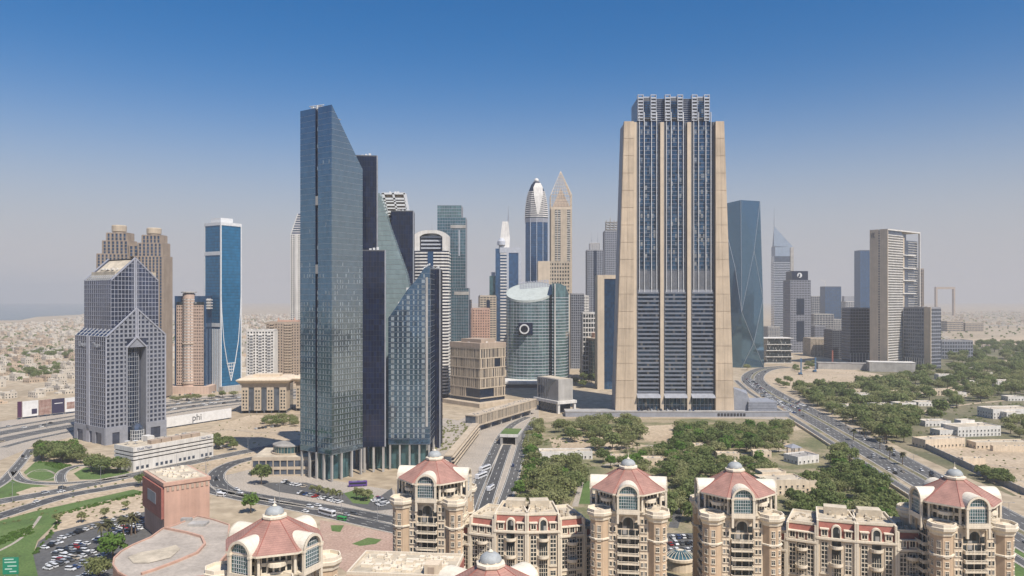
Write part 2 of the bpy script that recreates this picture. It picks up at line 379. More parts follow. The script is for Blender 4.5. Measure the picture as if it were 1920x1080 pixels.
patch('sand_lot', 'sand', [(30,924),(60,914),(130,910),(140,916),(60,928),(36,929)], .09)
patch('lawn', 'lawn', [(-60,1030),(-30,985),(60,960),(250,918),(270,922),(180,944),(112,962),(100,985),(70,1014),(62,1040),(75,1080),(80,1130),(-60,1130)], .08)
patch('sand_lot', 'sand', [(112,962),(270,924),(275,962),(175,980),(100,1000)], .09)
patch('car_park', 'asphalt', [(62,1040),(72,1016),(100,998),(176,979),(280,958),(300,1000),(300,1120),(80,1120)], .10)
road('main_up', [(-60,955),(0,941),(90,925),(175,907),(250,891),(330,874),(400,859),(480,843),(566,826)], 13, 3)
road('main_lo', [(-60,985),(0,968),(62,948),(125,930),(190,918),(260,907),(330,905),(400,921),(462,935),(540,949),(612,964),(737,992),(860,1020)], 11, 3, mat='asphalt_new')
road('curve', [(482,858),(440,868),(411,883),(405,899),(425,918),(475,930),(575,946),(670,962),(737,975),(840,995)], 11, 3, mat='asphalt_new')
road('ramp', [(-30,925),(5,904),(28,880),(48,856),(58,842)], 7, 2)
road('loop', [(26,884),(36,898),(60,905),(110,907),(180,902),(240,893)], 6, 2)
road('loop2', [(116,905),(113,894),(122,882),(145,874),(170,873)], 6, 1)
patch('paved_court', 'pink_paving', [(600,975),(735,1000),(850,1030),(800,1060),(660,1080),(600,1040)], .07)
patch('lawn', 'lawn', [(620,985),(645,985),(638,998),(622,996)], .09)
patch('lawn', 'lawn', [(660,1020),(690,1008),(716,1012),(705,1020),(675,1024)], .09)
# --- forecourt of the glass towers
patch('paved_court', 'paving', [(410,895),(470,880),(560,890),(740,920),(745,968),(600,945),(480,926),(425,914)], .06)
patch('car_park', 'asphalt', [(480,905),(575,905),(700,940),(735,915),(740,955),(700,958),(630,940),(520,922)], .09)
patch('lawn', 'lawn', [(645,925),(680,915),(702,930),(690,946),(662,944)], .12)
# --- middle: cutting with tunnel, service roads, terraces
patch('paved_court', 'paving', [(745,850),(830,800),(900,772),(1010,762),(1010,790),(985,800),(980,830),(950,930),(880,940),(860,890),(760,890)], .05)
road('mid_l', [(868,985),(888,930),(905,892),(925,850),(941,818),(962,796),(990,782)], 8, 2)
road('mid_c', [(898,985),(916,930),(929,893),(942,856),(951,834)], 8, 2, mat='asphalt_new')
road('mid_r', [(935,975),(950,930),(962,893),(974,850),(984,815),(1000,790)], 8, 2)
patch('park_lawn', 'park', [(985,800),(1060,785),(1480,785),(1560,805),(1640,860),(1700,915),(1740,1000),(1740,1120),(960,1120),(965,960)], .05)
for k, q in enumerate(([(1030,822),(1130,818),(1215,836),(1130,850),(1040,850)], [(1196,800),(1275,795),(1270,826),(1210,828)], [(1455,838),(1475,830),(1530,850),(1490,860)],[(1405,800),(1480,792),(1505,806),(1440,812)])):
    patch('sand_clearing', 'sand', q, .08)
patch('lawn', 'lawn', [(1090,905),(1112,900),(1112,945),(1080,945)], .09)
patch('lawn', 'lawn', [(1330,802),(1400,800),(1405,812),(1335,816)], .09)
patch('garden_path', 'paving', [(1072,950),(1088,900),(1096,900),(1084,950)], .1)
patch('paved_court', 'paving', [(1050,780),(1380,784),(1480,788),(1460,776),(1380,774),(1060,772)], .07)
patch('car_court', 'asphalt', [(1250,1000),(1308,1000),(1312,1060),(1248,1060)], .09)
# --- right: wide road and the wooded compound
MAIN_R = [(1478,688),(1440,691),(1417,700),(1412,714),(1440,735),(1480,757),(1549,794),(1627,838),(1731,896),(1830,951),(1960,1023),(2100,1100)]
patch('park_lawn', 'scrub', [(1470,715),(1560,700),(1700,685),(1800,650),(1990,640),(1990,720),(1990,930),(1900,930),(1800,890),(1700,845),(1600,792),(1520,755)], .04)
patch('building_site', 'sand', [(1430,705),(1530,685),(1640,700),(1700,715),(1600,728),(1500,735),(1445,722)], .06)
patch('building_site', 'sand', [(1735,842),(1800,838),(1990,850),(1990,975),(1880,915)], .06)
patch('sand_lot', 'sand', [(1760,640),(1990,625),(1990,642),(1800,652)], .06)
patch('lawn', 'lawn', [(1920,990),(1990,1030),(1990,1100),(1880,1100),(1880,1050)], .09)
road('right_a', MAIN_R, 14, 4, shift=-9); road('right_b', MAIN_R, 14, 4, shift=9)
road('right_s', MAIN_R[3:], 6, 1, shift=24, mat='asphalt')
bm = MB(); wall_ribbon(bm, offset_line(ROADS['right_a'][0], 9), -1.6, 1.6, 0, .3); structure(bm, 'central_reservation', M['scrub'])
def path(pts, width, mat='paving', z=.11):
    c = smooth([gp(*p) for p in pts]); b = MB(); ribbon(b, c, -width/2, width/2, z); return structure(b, 'garden_path', M[mat])
path([(-10,1037),(30,1016),(58,992),(76,968)], 1.6); path([(48,892),(60,884),(80,880),(100,886),(108,896)], .9, 'paving', .1); path([(52,896),(80,901),(104,893),(92,884),(66,884)], .9, 'paving', .1)
path([(1000,965),(1012,925),(1025,880),(1040,852)], 4); path([(1130,872),(1220,862),(1300,858),(1400,850),(1500,842)], 4); path([(1262,990),(1282,930),(1300,880),(1320,845)], 5, 'asphalt'); path([(1210,835),(1300,838),(1420,832),(1480,822)], 3)
path([(1580,790),(1640,775),(1720,778),(1800,760),(1920,748)], 5, 'sand'); path([(1640,830),(1690,800),(1740,770),(1830,735),(1925,700)], 5, 'sand'); path([(1500,735),(1580,745),(1690,742),(1800,722),(1925,680)], 5, 'sand')
for pts in ([(385,812),(430,806),(500,812),(566,808)], [(392,826),(450,822),(566,830)], [(280,925),(330,918),(392,926)], [(1740,850),(1830,868),(1925,880)], [(1760,855),(1840,880),(1925,905)], [(1440,712),(1520,700),(1630,706)]):
    for d in (-1.0, 1.0):
        c = offset_line(smooth([gp(*p) for p in pts]), d); b = MB(); ribbon(b, c, -.35, .35, .115); structure(b, 'tyre_track', M['paving'])
# ================================================================ building helpers
def roof_kit(root, W, L, z, n=10, seed=1, x0=0, y0=0, mat='concrete', big=3.0):
    q = random.Random(seed); b = MB()
    for i in range(n):
        a, c, h = q.uniform(.8, big), q.uniform(.8, big), q.uniform(.6, big*.7)
        x, y = x0 + q.uniform(1.5+a, W-1.5-a), y0 + q.uniform(1.5+c, L-1.5-c)
        b.box(x-a, x+a, y-c, y+c, z, z+h)
        if i % 3 == 0: b.tube((x, y, z+h), (x, y, z+h+q.uniform(.4, 1.2)), .35, n=7)
    return b.build('roof_equipment', M[mat], root, 'stuff')
def parapet(root, W, L, z, h=1.2, t=.4, mat='concrete', x0=0, y0=0):
    b = MB(); b.box(x0, x0+W, y0, y0+t, z, z+h).box(x0, x0+W, y0+L-t, y0+L, z, z+h).box(x0, x0+t, y0+t, y0+L-t, z, z+h).box(x0+W-t, x0+W, y0+t, y0+L-t, z, z+h)
    return b.build('parapet', M[mat], root)
def block(name, label, xl, xc, xr, D, yaw, ytop, wall, gl, nu, nv, pw, sh, pr=.4, depth=None, width=None, cat='tower', z0=0, kit=8, group=None, roofmat='roof_grey', base=0):
    """rectangular building: glass core, real piers and bands on all four faces, roof slab with plant"""
    c, W, L = corner(xl, xc, xr, D, yaw)
    W = width or W; L = depth or L; zt = Z(ytop, D)
    root = thing(name, label, cat, (c[0], c[1], 0), R(yaw), group)
    MB().box(.05, W-.05, .05, L-.05, 0, zt-.3).build('glazing', M[gl], root)
    b = MB(); nf, ns = nu
    for k, (o, u, n, w_) in enumerate(FACES(W, L)):
        b.grid(o, u, n, w_, z0, zt, (nf if k in (0, 3) else ns), nv, pw, sh, pr)
    b.build('facade_frame', M[wall], root, 'stuff')
    MB().box(-pr*.5, W+pr*.5, -pr*.5, L+pr*.5, zt-.1, zt+.5).build('roof', M[roofmat], root)
    parapet(root, W, L, zt+.5, 1.4, .4, wall)
    if base: 
        q = MB()
        for o, u, n, w_ in FACES(W, L): q.ob(o, u, n, -.1, w_+.1, 0, base, .05, pr+.15)
        q.build('base_course', M[wall], root)
    if kit: roof_kit(root, W, L, zt+.5, kit, seed=int(xc))
    return root, W, L, zt
def mast(root, x, y, z0, z1, r=.5, mat='steel', name='mast'):
    return MB().tube((x,y,z0),(x,y,z0+(z1-z0)*.45),r,r*.7).tube((x,y,z0+(z1-z0)*.45),(x,y,z1),r*.45,r*.15).build(name, M[mat], root)

# ================================================================ tall slab tower with sand stone piers
def index_tower():
    D = 781.0; s = D/F; cx = 1264
    u = lambda px: (px-cx)*s
    z = lambda py: Z(py, D)
    t = thing('slab_tower', 'tallest tower, stone piers flaring to the base around three dark glass bays', 'skyscraper', (X(cx, D), D, 0))
    z1, zc = z(228), z(177)
    MB().box(u(1191), u(1341), 3, 40, 0, z1+.5).build('glazing', M['g_index'], t)
    MB().box(u(1196), u(1332), 5, 42, z1+.5, zc-4).build('crown_glazing', M['g_dark'], t)
    # stone piers: tapering core with separate cladding panels on the front
    rows = 17
    for side, (xo0, xo1, xi) in enumerate(((1153, 1170, 1188), (1376, 1357, 1341))):
        a0, a1, b_ = u(xo0), u(xo1), u(xi)
        lo = sorted
        pol = lambda xo, ya=-1.6, yb=4, ins=0.0: [(xo+ins, ya), (b_, ya), (b_, yb), (xo+ins, yb)] if side == 0 else [(b_, ya), (xo-ins, ya), (xo-ins, yb), (b_, yb)]
        MB().loft([pol(a0), pol(a1)], [0, z1]).build('stone_pier', M['sandstone'], t); MB().loft([pol(a0,4.02,30,.4), pol(a1,4.02,30,.4)], [0, z1-1]).build('side_cladding', M['grey_panel'], t)
        for r in range(rows):
            za, zb = z1*r/rows + .2, z1*(r+1)/rows - .2
            oa, ob_ = a0+(a1-a0)*za/z1, a0+(a1-a0)*zb/z1
            for k in range(2):
                f0, f1 = k/2, (k+1)/2
                pa0, pa1 = oa+(b_-oa)*f0, oa+(b_-oa)*f1
                pb0, pb1 = ob_+(b_-ob_)*f0, ob_+(b_-ob_)*f1
                g = .09 if side == 0 else -.09
                m = MB(); m.add([(pa0+g,-1.6,za),(pa1-g,-1.6,za),(pb1-g,-1.6,zb),(pb0+g,-1.6,zb),(pa0+g,-1.95,za),(pa1-g,-1.95,za),(pb1-g,-1.95,zb),(pb0+g,-1.95,zb)],
                                [(4,5,6,7),(0,1,5,4),(1,2,6,5),(2,3,7,6),(3,0,4,7)])
                m.build('stone_panel', M['sandstone'], t)
    for xa, xb in ((1188.3, 1193.5), (1238, 1244.5), (1288.5, 1295.5)):
        MB().box(u(xa), u(xb), -.6, 34, 0, z1-.6).build('stone_fin', M['sandstone_pale'], t)
    bays = ((1194, 1238), (1245, 1288), (1296, 1340))
    za, zb, zl = z(505), z(545), z(742)
    for a, b_ in bays:
        A, B = u(a)+.05, u(b_)-.05
        # dark side channels
        MB().box(A, A+1.6, 1.4, 3, zl, z1).box(B-1.6, B, 1.4, 3, zl, z1).build('bay_channel', M['grey_dark'], t)
        for fr in (.12, .33, .64, .86):
            x = A+(B-A)*fr
            MB().box(x-.28, x+.28, 1.0, 3, zb-1.5, z1+10).build('mullion', M['white_frame'], t)
        m = MB(); nfl = int((z1-za)/4.1)
        for k in range(nfl):
            zz = za+(z1-za)*k/nfl; m.box(A+1.6, B-1.6, 2.6, 3, zz, zz+.5)
        m.build('floor_bands', M['spandrel'], t, 'stuff')
        m = MB()
        for k in range(26): x = A+1.6+(B-A-3.2)*k/26; m.box(x, x+.35, 2.2, 3, zb+1, za-1)
        m.build('plant_louvres', M['grey_panel'], t, 'stuff')
        MB().box(A, B, 1.6, 3, zb-2.6, zb+1).build('plant_ledge', M['grey_panel'], t)
        n = 25
        for k in range(n):
            zz = zl+3+(zb-3-zl-3)*k/(n-1)
            MB().add([(A+.8,.9,zz),(B-.8,.9,zz),(B-.8,3,zz+.2),(A+.8,3,zz+.2),(A+.8,.75,zz+1.55),(B-.8,.75,zz+1.55),(B-.8,3,zz+1.75),(A+.8,3,zz+1.75)],
                     [(0,3,2,1),(4,5,6,7),(0,1,5,4),(1,2,6,5),(2,3,7,6),(3,0,4,7)]).build('spandrel', M['spandrel'], t)
        MB().add([(A,-4.5,zl-1.6),(B,-4.5,zl-1.6),(B,3,zl+3.2),(A,3,zl+3.2),(A,-4.5,zl-2),(B,-4.5,zl-2),(B,3,zl+2.2),(A,3,zl+2.2)],
                 [(0,1,2,3),(7,6,5,4),(4,5,1,0),(5,6,2,1),(6,7,3,2),(7,4,0,3)]).build('entrance_canopy', M['grey_panel'], t)
        m = MB()
        for k in range(6): x = A+(B-A)*(k+.5)/6; m.box(x-.15, x+.15, 2.5, 3, 0, zl-2)
        m.box(A, B, 2.6, 3, zl*.5, zl*.5+.4); m.build('lobby_mullions', M['steel'], t, 'stuff')
    # crown: three blocks, each two framed window columns and a louvred recess
    for a, b_ in ((1196, 1231), (1247, 1281), (1297.5, 1331)):
        A, B = u(a), u(b_); zt = z1 - 3
        cr = MB().box(A+.2, B-.2, 1.6, 6, zt+6, zc-3).build('crown_block', M['grey_dark'], t)
        wd = (B-A)*.31
        for x0 in (A, B-wd):
            m = MB(); m.grid((x0, 1.6), (1, 0), (0, -1), wd, zt+4, zc, 1, 8, 1.0, 1.5, 1.4)
            m.box(x0, x0+.9, 1.6, 6.5, zc-2, zc).box(x0+wd-.9, x0+wd, 1.6, 6.5, zc-2, zc)
            m.build('crown_frame', M['alu'], cr)
        m = MB()
        for k in range(9): zz = zt+8+k*(zc-zt-14)/9; m.box(A+wd, B-wd, 1.2, 1.7, zz, zz+1.1)
        m.build('louvres', M['g_index'], cr, 'stuff')
        MB().box(A+wd, B-wd, 3, 9, zc-4, zc-1.5).build('crown_beam', M['alu'], cr)
    m = MB()
    for k in range(12): zz = z1+2+k*2.0; m.box(u(1196)-.15, u(1332)+.15, 4.8, 42.2, zz, zz+.5)
    m.build('crown_bands', M['grey_panel'], t, 'stuff')
    roof_kit(t, u(1330)-u(1200), 30, zc-4, 14, 5, u(1200), 8)
    return t
index_tower()
D_I = 781.0
# podium wing right of it and the long terrace wall before it
pw = thing('stone_podium', 'dark grey stone podium block at the right foot of the tallest tower', 'podium', (*gp(1377, 778), 0))
s_ = D_I/F
MB().add([(0,2,0),(21,2,0),(21,34,0),(0,34,0),(0,2,27),(14,2,21),(22,34,21),(0,34,27)],[(0,3,2,1),(4,5,6,7),(0,1,5,4),(1,2,6,5),(2,3,7,6),(3,0,4,7)]).build('upper_block', M['grey_panel'], pw)
MB().box(14.0, 43, -1, 30, 0, 13.5).build('lower_block', M['grey_panel'], pw)
b = MB()
for k in range(5): b.box(13.9, 43.1, -1.12, -1, 1.5+k*2.6, 1.6+k*2.6)
b.build('stone_joints', M['joint_and_shade_dark'], pw, 'stuff')
tw = thing('terrace_wall', 'long low grey wall with parking terrace along the foot of the tallest tower', 'wall', (X(1060, 770), 768, 0))
MB().box(0, 224, 0, 6, 0, 5.2).build('wall_body', M['grey_panel'], tw)
b = MB(); b.box(0, 224, -.25, 0, 4.6, 5.6); b.build('coping', M['concrete'], tw)
b = MB()
for k in range(9): b.box(152+k*3.2, 154.4+k*3.2, -.12, .1, .6, 3.6)
b.build('opening_shade', M['joint_and_shade_dark'], tw, 'stuff')  # flat dark boxes, the shade of wall gaps painted on
MB().box(0, 60, 6.1, 22, 0, 5.0).box(60, 182, 6.1, 12, 0, 5.0).build('terrace_deck', M['concrete'], tw)

# ================================================================ folded glass tower with sloping crest
def park_a():
    D = 496.0; yaw = 55
    c, W, L = corner(563, 622, 680, D, yaw)
    t = thing('glass_tower', 'tall folded blue-grey glass tower whose crest slopes down to the right', 'skyscraper', (*c, 0), R(yaw))
    zb, z0, z1 = 17.5, 244.0, Z(320, 523)
    g0 = L*.47
    # left face split by a recessed groove, right face one sheet
    poly = [(0,0),(W,0),(W,L),(0,L),(0,g0+1.3),(1.6,g0+1.3),(1.6,g0-1.3),(0,g0-1.3)]
    zt = [z0, z1, z1, z0, z0, z0-1.5, z0-1.5, z0]
    m = MB(); n = len(poly)
    m.add([(x,y,zb) for x,y in poly]+[(x,y,zt[i]) for i,(x,y) in enumerate(poly)], [])
    for i in range(n):
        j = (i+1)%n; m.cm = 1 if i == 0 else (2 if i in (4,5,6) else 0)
        m.f.append([i, j, n+j, n+i]); m.m.append(m.cm)
    m.cm = 0; m.f.append(list(range(n, 2*n))); m.m.append(0); m.f.append(list(range(n-1,-1,-1))); m.m.append(3)
    m.build('glazing', [M['g_park'], M['g_park2'], M['g_navy'], M['grey_panel']], t)
    b = MB()
    zz = zb
    while zz < z0-1:                                   # storey joints, left face and the sloping right face
        b.ob((0,L),(0,-1),(-1,0),0,L-g0-1.4,zz,zz+.14,0,.06); b.ob((0,L),(0,-1),(-1,0),L-g0+1.4,L,zz,zz+.14,0,.06)
        xm = W if zz < z1 else W*(z0-zz)/(z0-z1)
        if xm > 1: b.ob((0,0),(1,0),(0,-1),0,xm,zz,zz+.14,0,.06)
        zz += 3.7
    b.build('storey_joints', M['steel'], t, 'stuff')
    # narrow opening lights in pairs, thinned upward to imitate sky reflection hiding them
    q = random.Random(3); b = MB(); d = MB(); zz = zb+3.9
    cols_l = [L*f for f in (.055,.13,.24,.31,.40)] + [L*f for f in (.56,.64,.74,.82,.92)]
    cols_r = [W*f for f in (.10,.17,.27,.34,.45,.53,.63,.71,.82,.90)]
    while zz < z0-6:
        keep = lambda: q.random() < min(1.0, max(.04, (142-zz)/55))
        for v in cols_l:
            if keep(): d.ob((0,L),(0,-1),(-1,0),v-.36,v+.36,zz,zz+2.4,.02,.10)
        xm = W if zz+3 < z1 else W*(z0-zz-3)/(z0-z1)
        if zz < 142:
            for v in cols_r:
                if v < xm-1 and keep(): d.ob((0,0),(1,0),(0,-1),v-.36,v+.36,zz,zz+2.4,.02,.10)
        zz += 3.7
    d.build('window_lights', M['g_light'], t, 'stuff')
    for za, zc in ((z0-2, 188), (178, 143), (133, zb)):
        MB().box(.9, 1.5, g0-.15, g0+.15, min(za,zc), max(za,zc)).build('groove_rail', M['alu'], t)
    for za in (183, 138): MB().box(.05, 1.6, g0-1.29, g0+1.29, za-3, za+3).build('groove_bridge', M['concrete'], t)
    b = MB(); b.box(1, W*.35, 2, L-4, z0-8, z0-7.5); b.build('roof_deck', M['roof_grey'], t)
    roof = MB()
    for k in range(6): roof.box(1.0+k%2, 3.2+k%2, L*.35+k*2.1, L*.35+k*2.1+1.4, z0-.5, z0+1.0+.5*(k%3))
    roof.tube((1.5,L*.3,z0+1.5),(2.5,L*.8,z0+2.6),.3); roof.build('roof_equipment', M['white_frame'], t, 'stuff')
    # pilotis and the lobby
    pts = [(.8,.8),(.8,L*.27),(.8,L*.5),(.8,L*.72),(.8,L-.8),(W*.33,.8),(W*.66,.8),(W-.8,.8)]
    for x, y in pts: MB().box(x-.65, x+.65, y-.65, y+.65, 0, zb).build('column', M['concrete'], t)
    MB().lathe([(11.5,0),(11.5,zb-.1)], 28, (W*.52, L*.48)).build('lobby_drum', M['g_teal'], t, smooth=False)
    # darker slabs standing off its right end
    return t, c, W, L
ta, ca, Wa, La = park_a()
def slab(name, label, xl, xr, D, yaw, ytop, zb, depth, curve=0.0, side='grey_dark'):
    c = (X(xl, D), D); a = R(yaw)
    k = (xr-960)/F; W = (k*c[1]-c[0])/(math.cos(a)-k*math.sin(a))
    t = thing(name, label, 'skyscraper', (*c, 0), a); zt = Z(ytop, D)
    MB().box(0, W, 0, depth, zb, zt-.2).build('glazing', M['g_navy'], t)
    b = MB(); b.grid((0,0),(1,0),(0,-1),W,zb,zt,max(4,int(W/1.75)),int((zt-zb)/3.6),.10,.12,.08)
    b.grid((W,0),(0,1),(1,0),depth,zb,zt,max(3,int(depth/2)),int((zt-zb)/3.6),.10,.12,.08)
    b.build('facade_frame', M['joint_and_shade_dark'], t, 'stuff')
    MB().box(-.1, W+.1, -.1, depth+.1, zt-.2, zt+.6).build('roof', M[side], t)
    MB().tube((W,0,zb),(W,0,zt+.5),.55,n=10).build('corner_bead', M['grey_panel'], t)
    m = MB()
    for k in range(3): m.box(W*(.3+.16*k), W*(.4+.16*k), depth*.3, depth*.6, zt+.6, zt+1.8+.5*k)
    m.build('roof_equipment', M['white_frame'], t, 'stuff')
    if zb > 1:
        for x in (W*.1, W*.5, W*.92):
            for y in (1.0, depth-1): MB().box(x-.7, x+.7, y-.7, y+.7, 0, zb).build('column', M['concrete'], t)
    return t, W
slab('dark_slab_tower', 'dark navy glass slab rising behind the tall folded glass tower', 664, 707, 540, 8, 292, 17.5, 16)
slab('dark_slab_tower', 'lower dark navy slab with white roof plant in front of a taller dark slab', 679, 722, 523, 8, 470, 17.5, 10)

def park_b():
    D = 532.0; c = (X(728, D), D); W = X(806, D)-c[0]; L = 33.0
    t = thing('glass_tower', 'shorter blue-grey glass tower with stepped sloping crest and rows of small lights', 'skyscraper', (*c, 0))
    zb = 17.5; prof = [(0, Z(596,D)), (.22, Z(572,D)), (.45, Z(544,D)), (.68, Z(524,D)), (.86, Z(503,D)), (1.0, Z(497,D))]
    m = MB(); pts = [(0,zb)]+[(W*f,z_) for f,z_ in prof]+[(W,zb)]; n = len(pts)
    m.add([(x,0,z_) for x,z_ in pts]+[(x,L,z_) for x,z_ in pts], [tuple(range(n-1,-1,-1)), tuple(range(n,2*n))]+[(i,(i+1)%n,n+(i+1)%n,n+i) for i in range(n)])
    for i in range(len(m.f)): m.m[i] = 0
    m.build('glazing', [M['g_parkb']], t)
    ztop = lambda x: next((prof[i][1]+(prof[i+1][1]-prof[i][1])*(x/W-prof[i][0])/(prof[i+1][0]-prof[i][0]) for i in range(len(prof)-1) if x/W <= prof[i+1][0]+1e-6), prof[-1][1])
    b = MB(); d = MB(); zz = zb+.2
    cols = [W*f for f in (.085,.125,.235,.35,.46,.50,.61,.72,.82,.86)]
    while zz < prof[-1][1]-1:
        x0 = 0
        while ztop(x0) < zz+.3 and x0 < W: x0 += .5
        b.ob((0,0),(1,0),(0,-1),x0,W,zz,zz+.16,0,.06); b.ob((W,0),(0,1),(1,0),0,L,zz,zz+.16,0,.06)
        for v in cols:
            if v > x0+1.5 and ztop(v) > zz+5.5 and zz > zb+3: d.ob((0,0),(1,0),(0,-1),v-.55,v+.55,zz+.7,zz+3.1,.02,.12)
        zz += 3.7
    b.build('storey_joints', M['steel'], t, 'stuff'); d.build('window_lights', M['g_light'], t, 'stuff')
    b = MB()
    for k in range(5): x = W*(.02+.2*k); b.box(x, x+2.6, 3, 9, ztop(x), ztop(x)+1.2+k%3)
    for k in range(4): x = W*(.84+.04*k); b.box(x, x+.8, 4, 7, ztop(x), ztop(x)+2.0)
    b.build('roof_equipment', M['white_frame'], t, 'stuff')
    MB().box(W*.9, W*.955, -.22, -.02, Z(800,D), Z(520,D)).build('vertical_strip', M['concrete'], t)
    for k in range(5): MB().box(W*(.02+.235*k), W*(.02+.235*k)+1.2, .3, 1.5, 0, zb).build('column', M['concrete'], t)
    MB().box(W, W-1.2, L-2, L-.8, 0, zb).build('column', M['concrete'], t)
    MB().box(-14, W-3, 4, 24, 0, zb-.2).build('lobby', M['g_teal'], t)
    slab('dark_slab_tower', 'dark glass slab at the right edge of the stepped glass tower', 812, 824.5, 567, 0, 505, 0, 22)
    return t
park_b()
def park_c():
    D = 590.0
    t = thing('glass_tower', 'pale glass tower with slanted edge and white louvred crown behind dark slabs', 'skyscraper', (X(704, D), D, 0))
    s = D/F; x = lambda px: (px-704)*s; z = lambda py: Z(py, D)
    m = MB(); pr = [(x(704),0),(x(772),0),(x(772),z(560)),(x(762),z(512)),(x(740),z(450)),(x(731),z(425)),(x(712),z(362)),(x(704),z(362))]
    n = len(pr); m.add([(a,0,b_) for a,b_ in pr]+[(a,14,b_) for a,b_ in pr],[tuple(range(n)), tuple(range(2*n-1,n-1,-1))]+[(i,n+i,n+(i+1)%n,(i+1)%n) for i in range(n)])
    m.build('glazing', M['g_sky_paint'], t)
    b = MB(); zz = 30
    while zz < z(365): b.box(x(704), x(712)+max(0,min(x(772)-x(712),(z(362)-zz)*.36)), -.06, 0, zz, zz+.15); zz += 3.7
    b.build('storey_joints', M['steel'], t, 'stuff')
    # white louvred frame behind, leaning the same way
    fr = MB(); y0, y1 = 15, 26
    def lean(a0, a1, b0, b1, ya, yb):  # quad bar between image rows
        fr.add([(x(a0),y0,z(ya)),(x(a1),y0,z(ya)),(x(b1),y0,z(yb)),(x(b0),y0,z(yb)),(x(a0),y1,z(ya)),(x(a1),y1,z(ya)),(x(b1),y1,z(yb)),(x(b0),y1,z(yb))],
               [(3,2,1,0),(4,5,6,7),(0,1,5,4),(1,2,6,5),(2,3,7,6),(3,0,4,7)])
    lean(709,714,726,731,357,440); lean(729,733,739,742,357,400); lean(751,754,765,769,357,440); lean(709,754,709.8,754.2,356,359.5)
    for k, ya in enumerate((366,372,378,385,391,397,404)):
        sh = (ya-357)*.19; lean(711+sh,752+sh,711.4+sh,752.4+sh,ya,ya+(2.4 if k%2 else 3.6))
    fr.build('crown_louvres', M['white_frame'], t)
    m = MB(); m.add([(x(714),18,z(360)),(x(750),18,z(360)),(x(768),18,z(450)),(x(726),18,z(450)),(x(714),24,z(360)),(x(750),24,z(360)),(x(768),24,z(450)),(x(726),24,z(450))],
                    [(3,2,1,0),(4,5,6,7),(0,1,5,4),(1,2,6,5),(2,3,7,6),(3,0,4,7)]); m.build('crown_core', M['brown_stone'], t)
    b = MB()
    for px in (723, 733, 738): b.box(x(px), x(px+3), 18, 21, z(357), z(353))
    b.build('roof_equipment', M['white_frame'], t, 'stuff')
    slab('dark_slab_tower', 'dark navy slab beside the pale slanted tower with louvred crown', 733, 775, 600, 4, 396, 0, 16)
park_c()

# ================================================================ gabled grey tower with tall arch
def grid_gable(b, o, u, n, W, z0, zE, zA, nu, pitch, pw_, sh, pr, skip=None):
    ztop = lambda x: zE + (zA-zE)*(1-abs(x-W/2)/(W/2))
    for i in range(nu+1):
        c = W*i/nu; a, d = max(0,c-pw_/2), min(W,c+pw_/2); zt = ztop(c)-.2
        zs = z0
        if skip and skip[0] < c < skip[1]: zs = skip[2] + 6
        if zt > zs: b.ob(o,u,n,a,d,zs,zt,0,pr)
    zz = z0
    while zz < zA-2:
        h = min(sh, zA-zz)
        lo = 0 if zz+sh < zE else W/2*(zz+sh-zE)/(zA-zE); hi = W-lo
        segs = [(lo,hi)]
        if skip and zz < skip[2]+4: segs = [(lo,skip[0]),(skip[1],hi)]
        for a, d in segs:
            if d-a > .6: b.ob(o,u,n,a+.02,d-.02,zz,zz+sh,0,pr*.85)
        zz += pitch
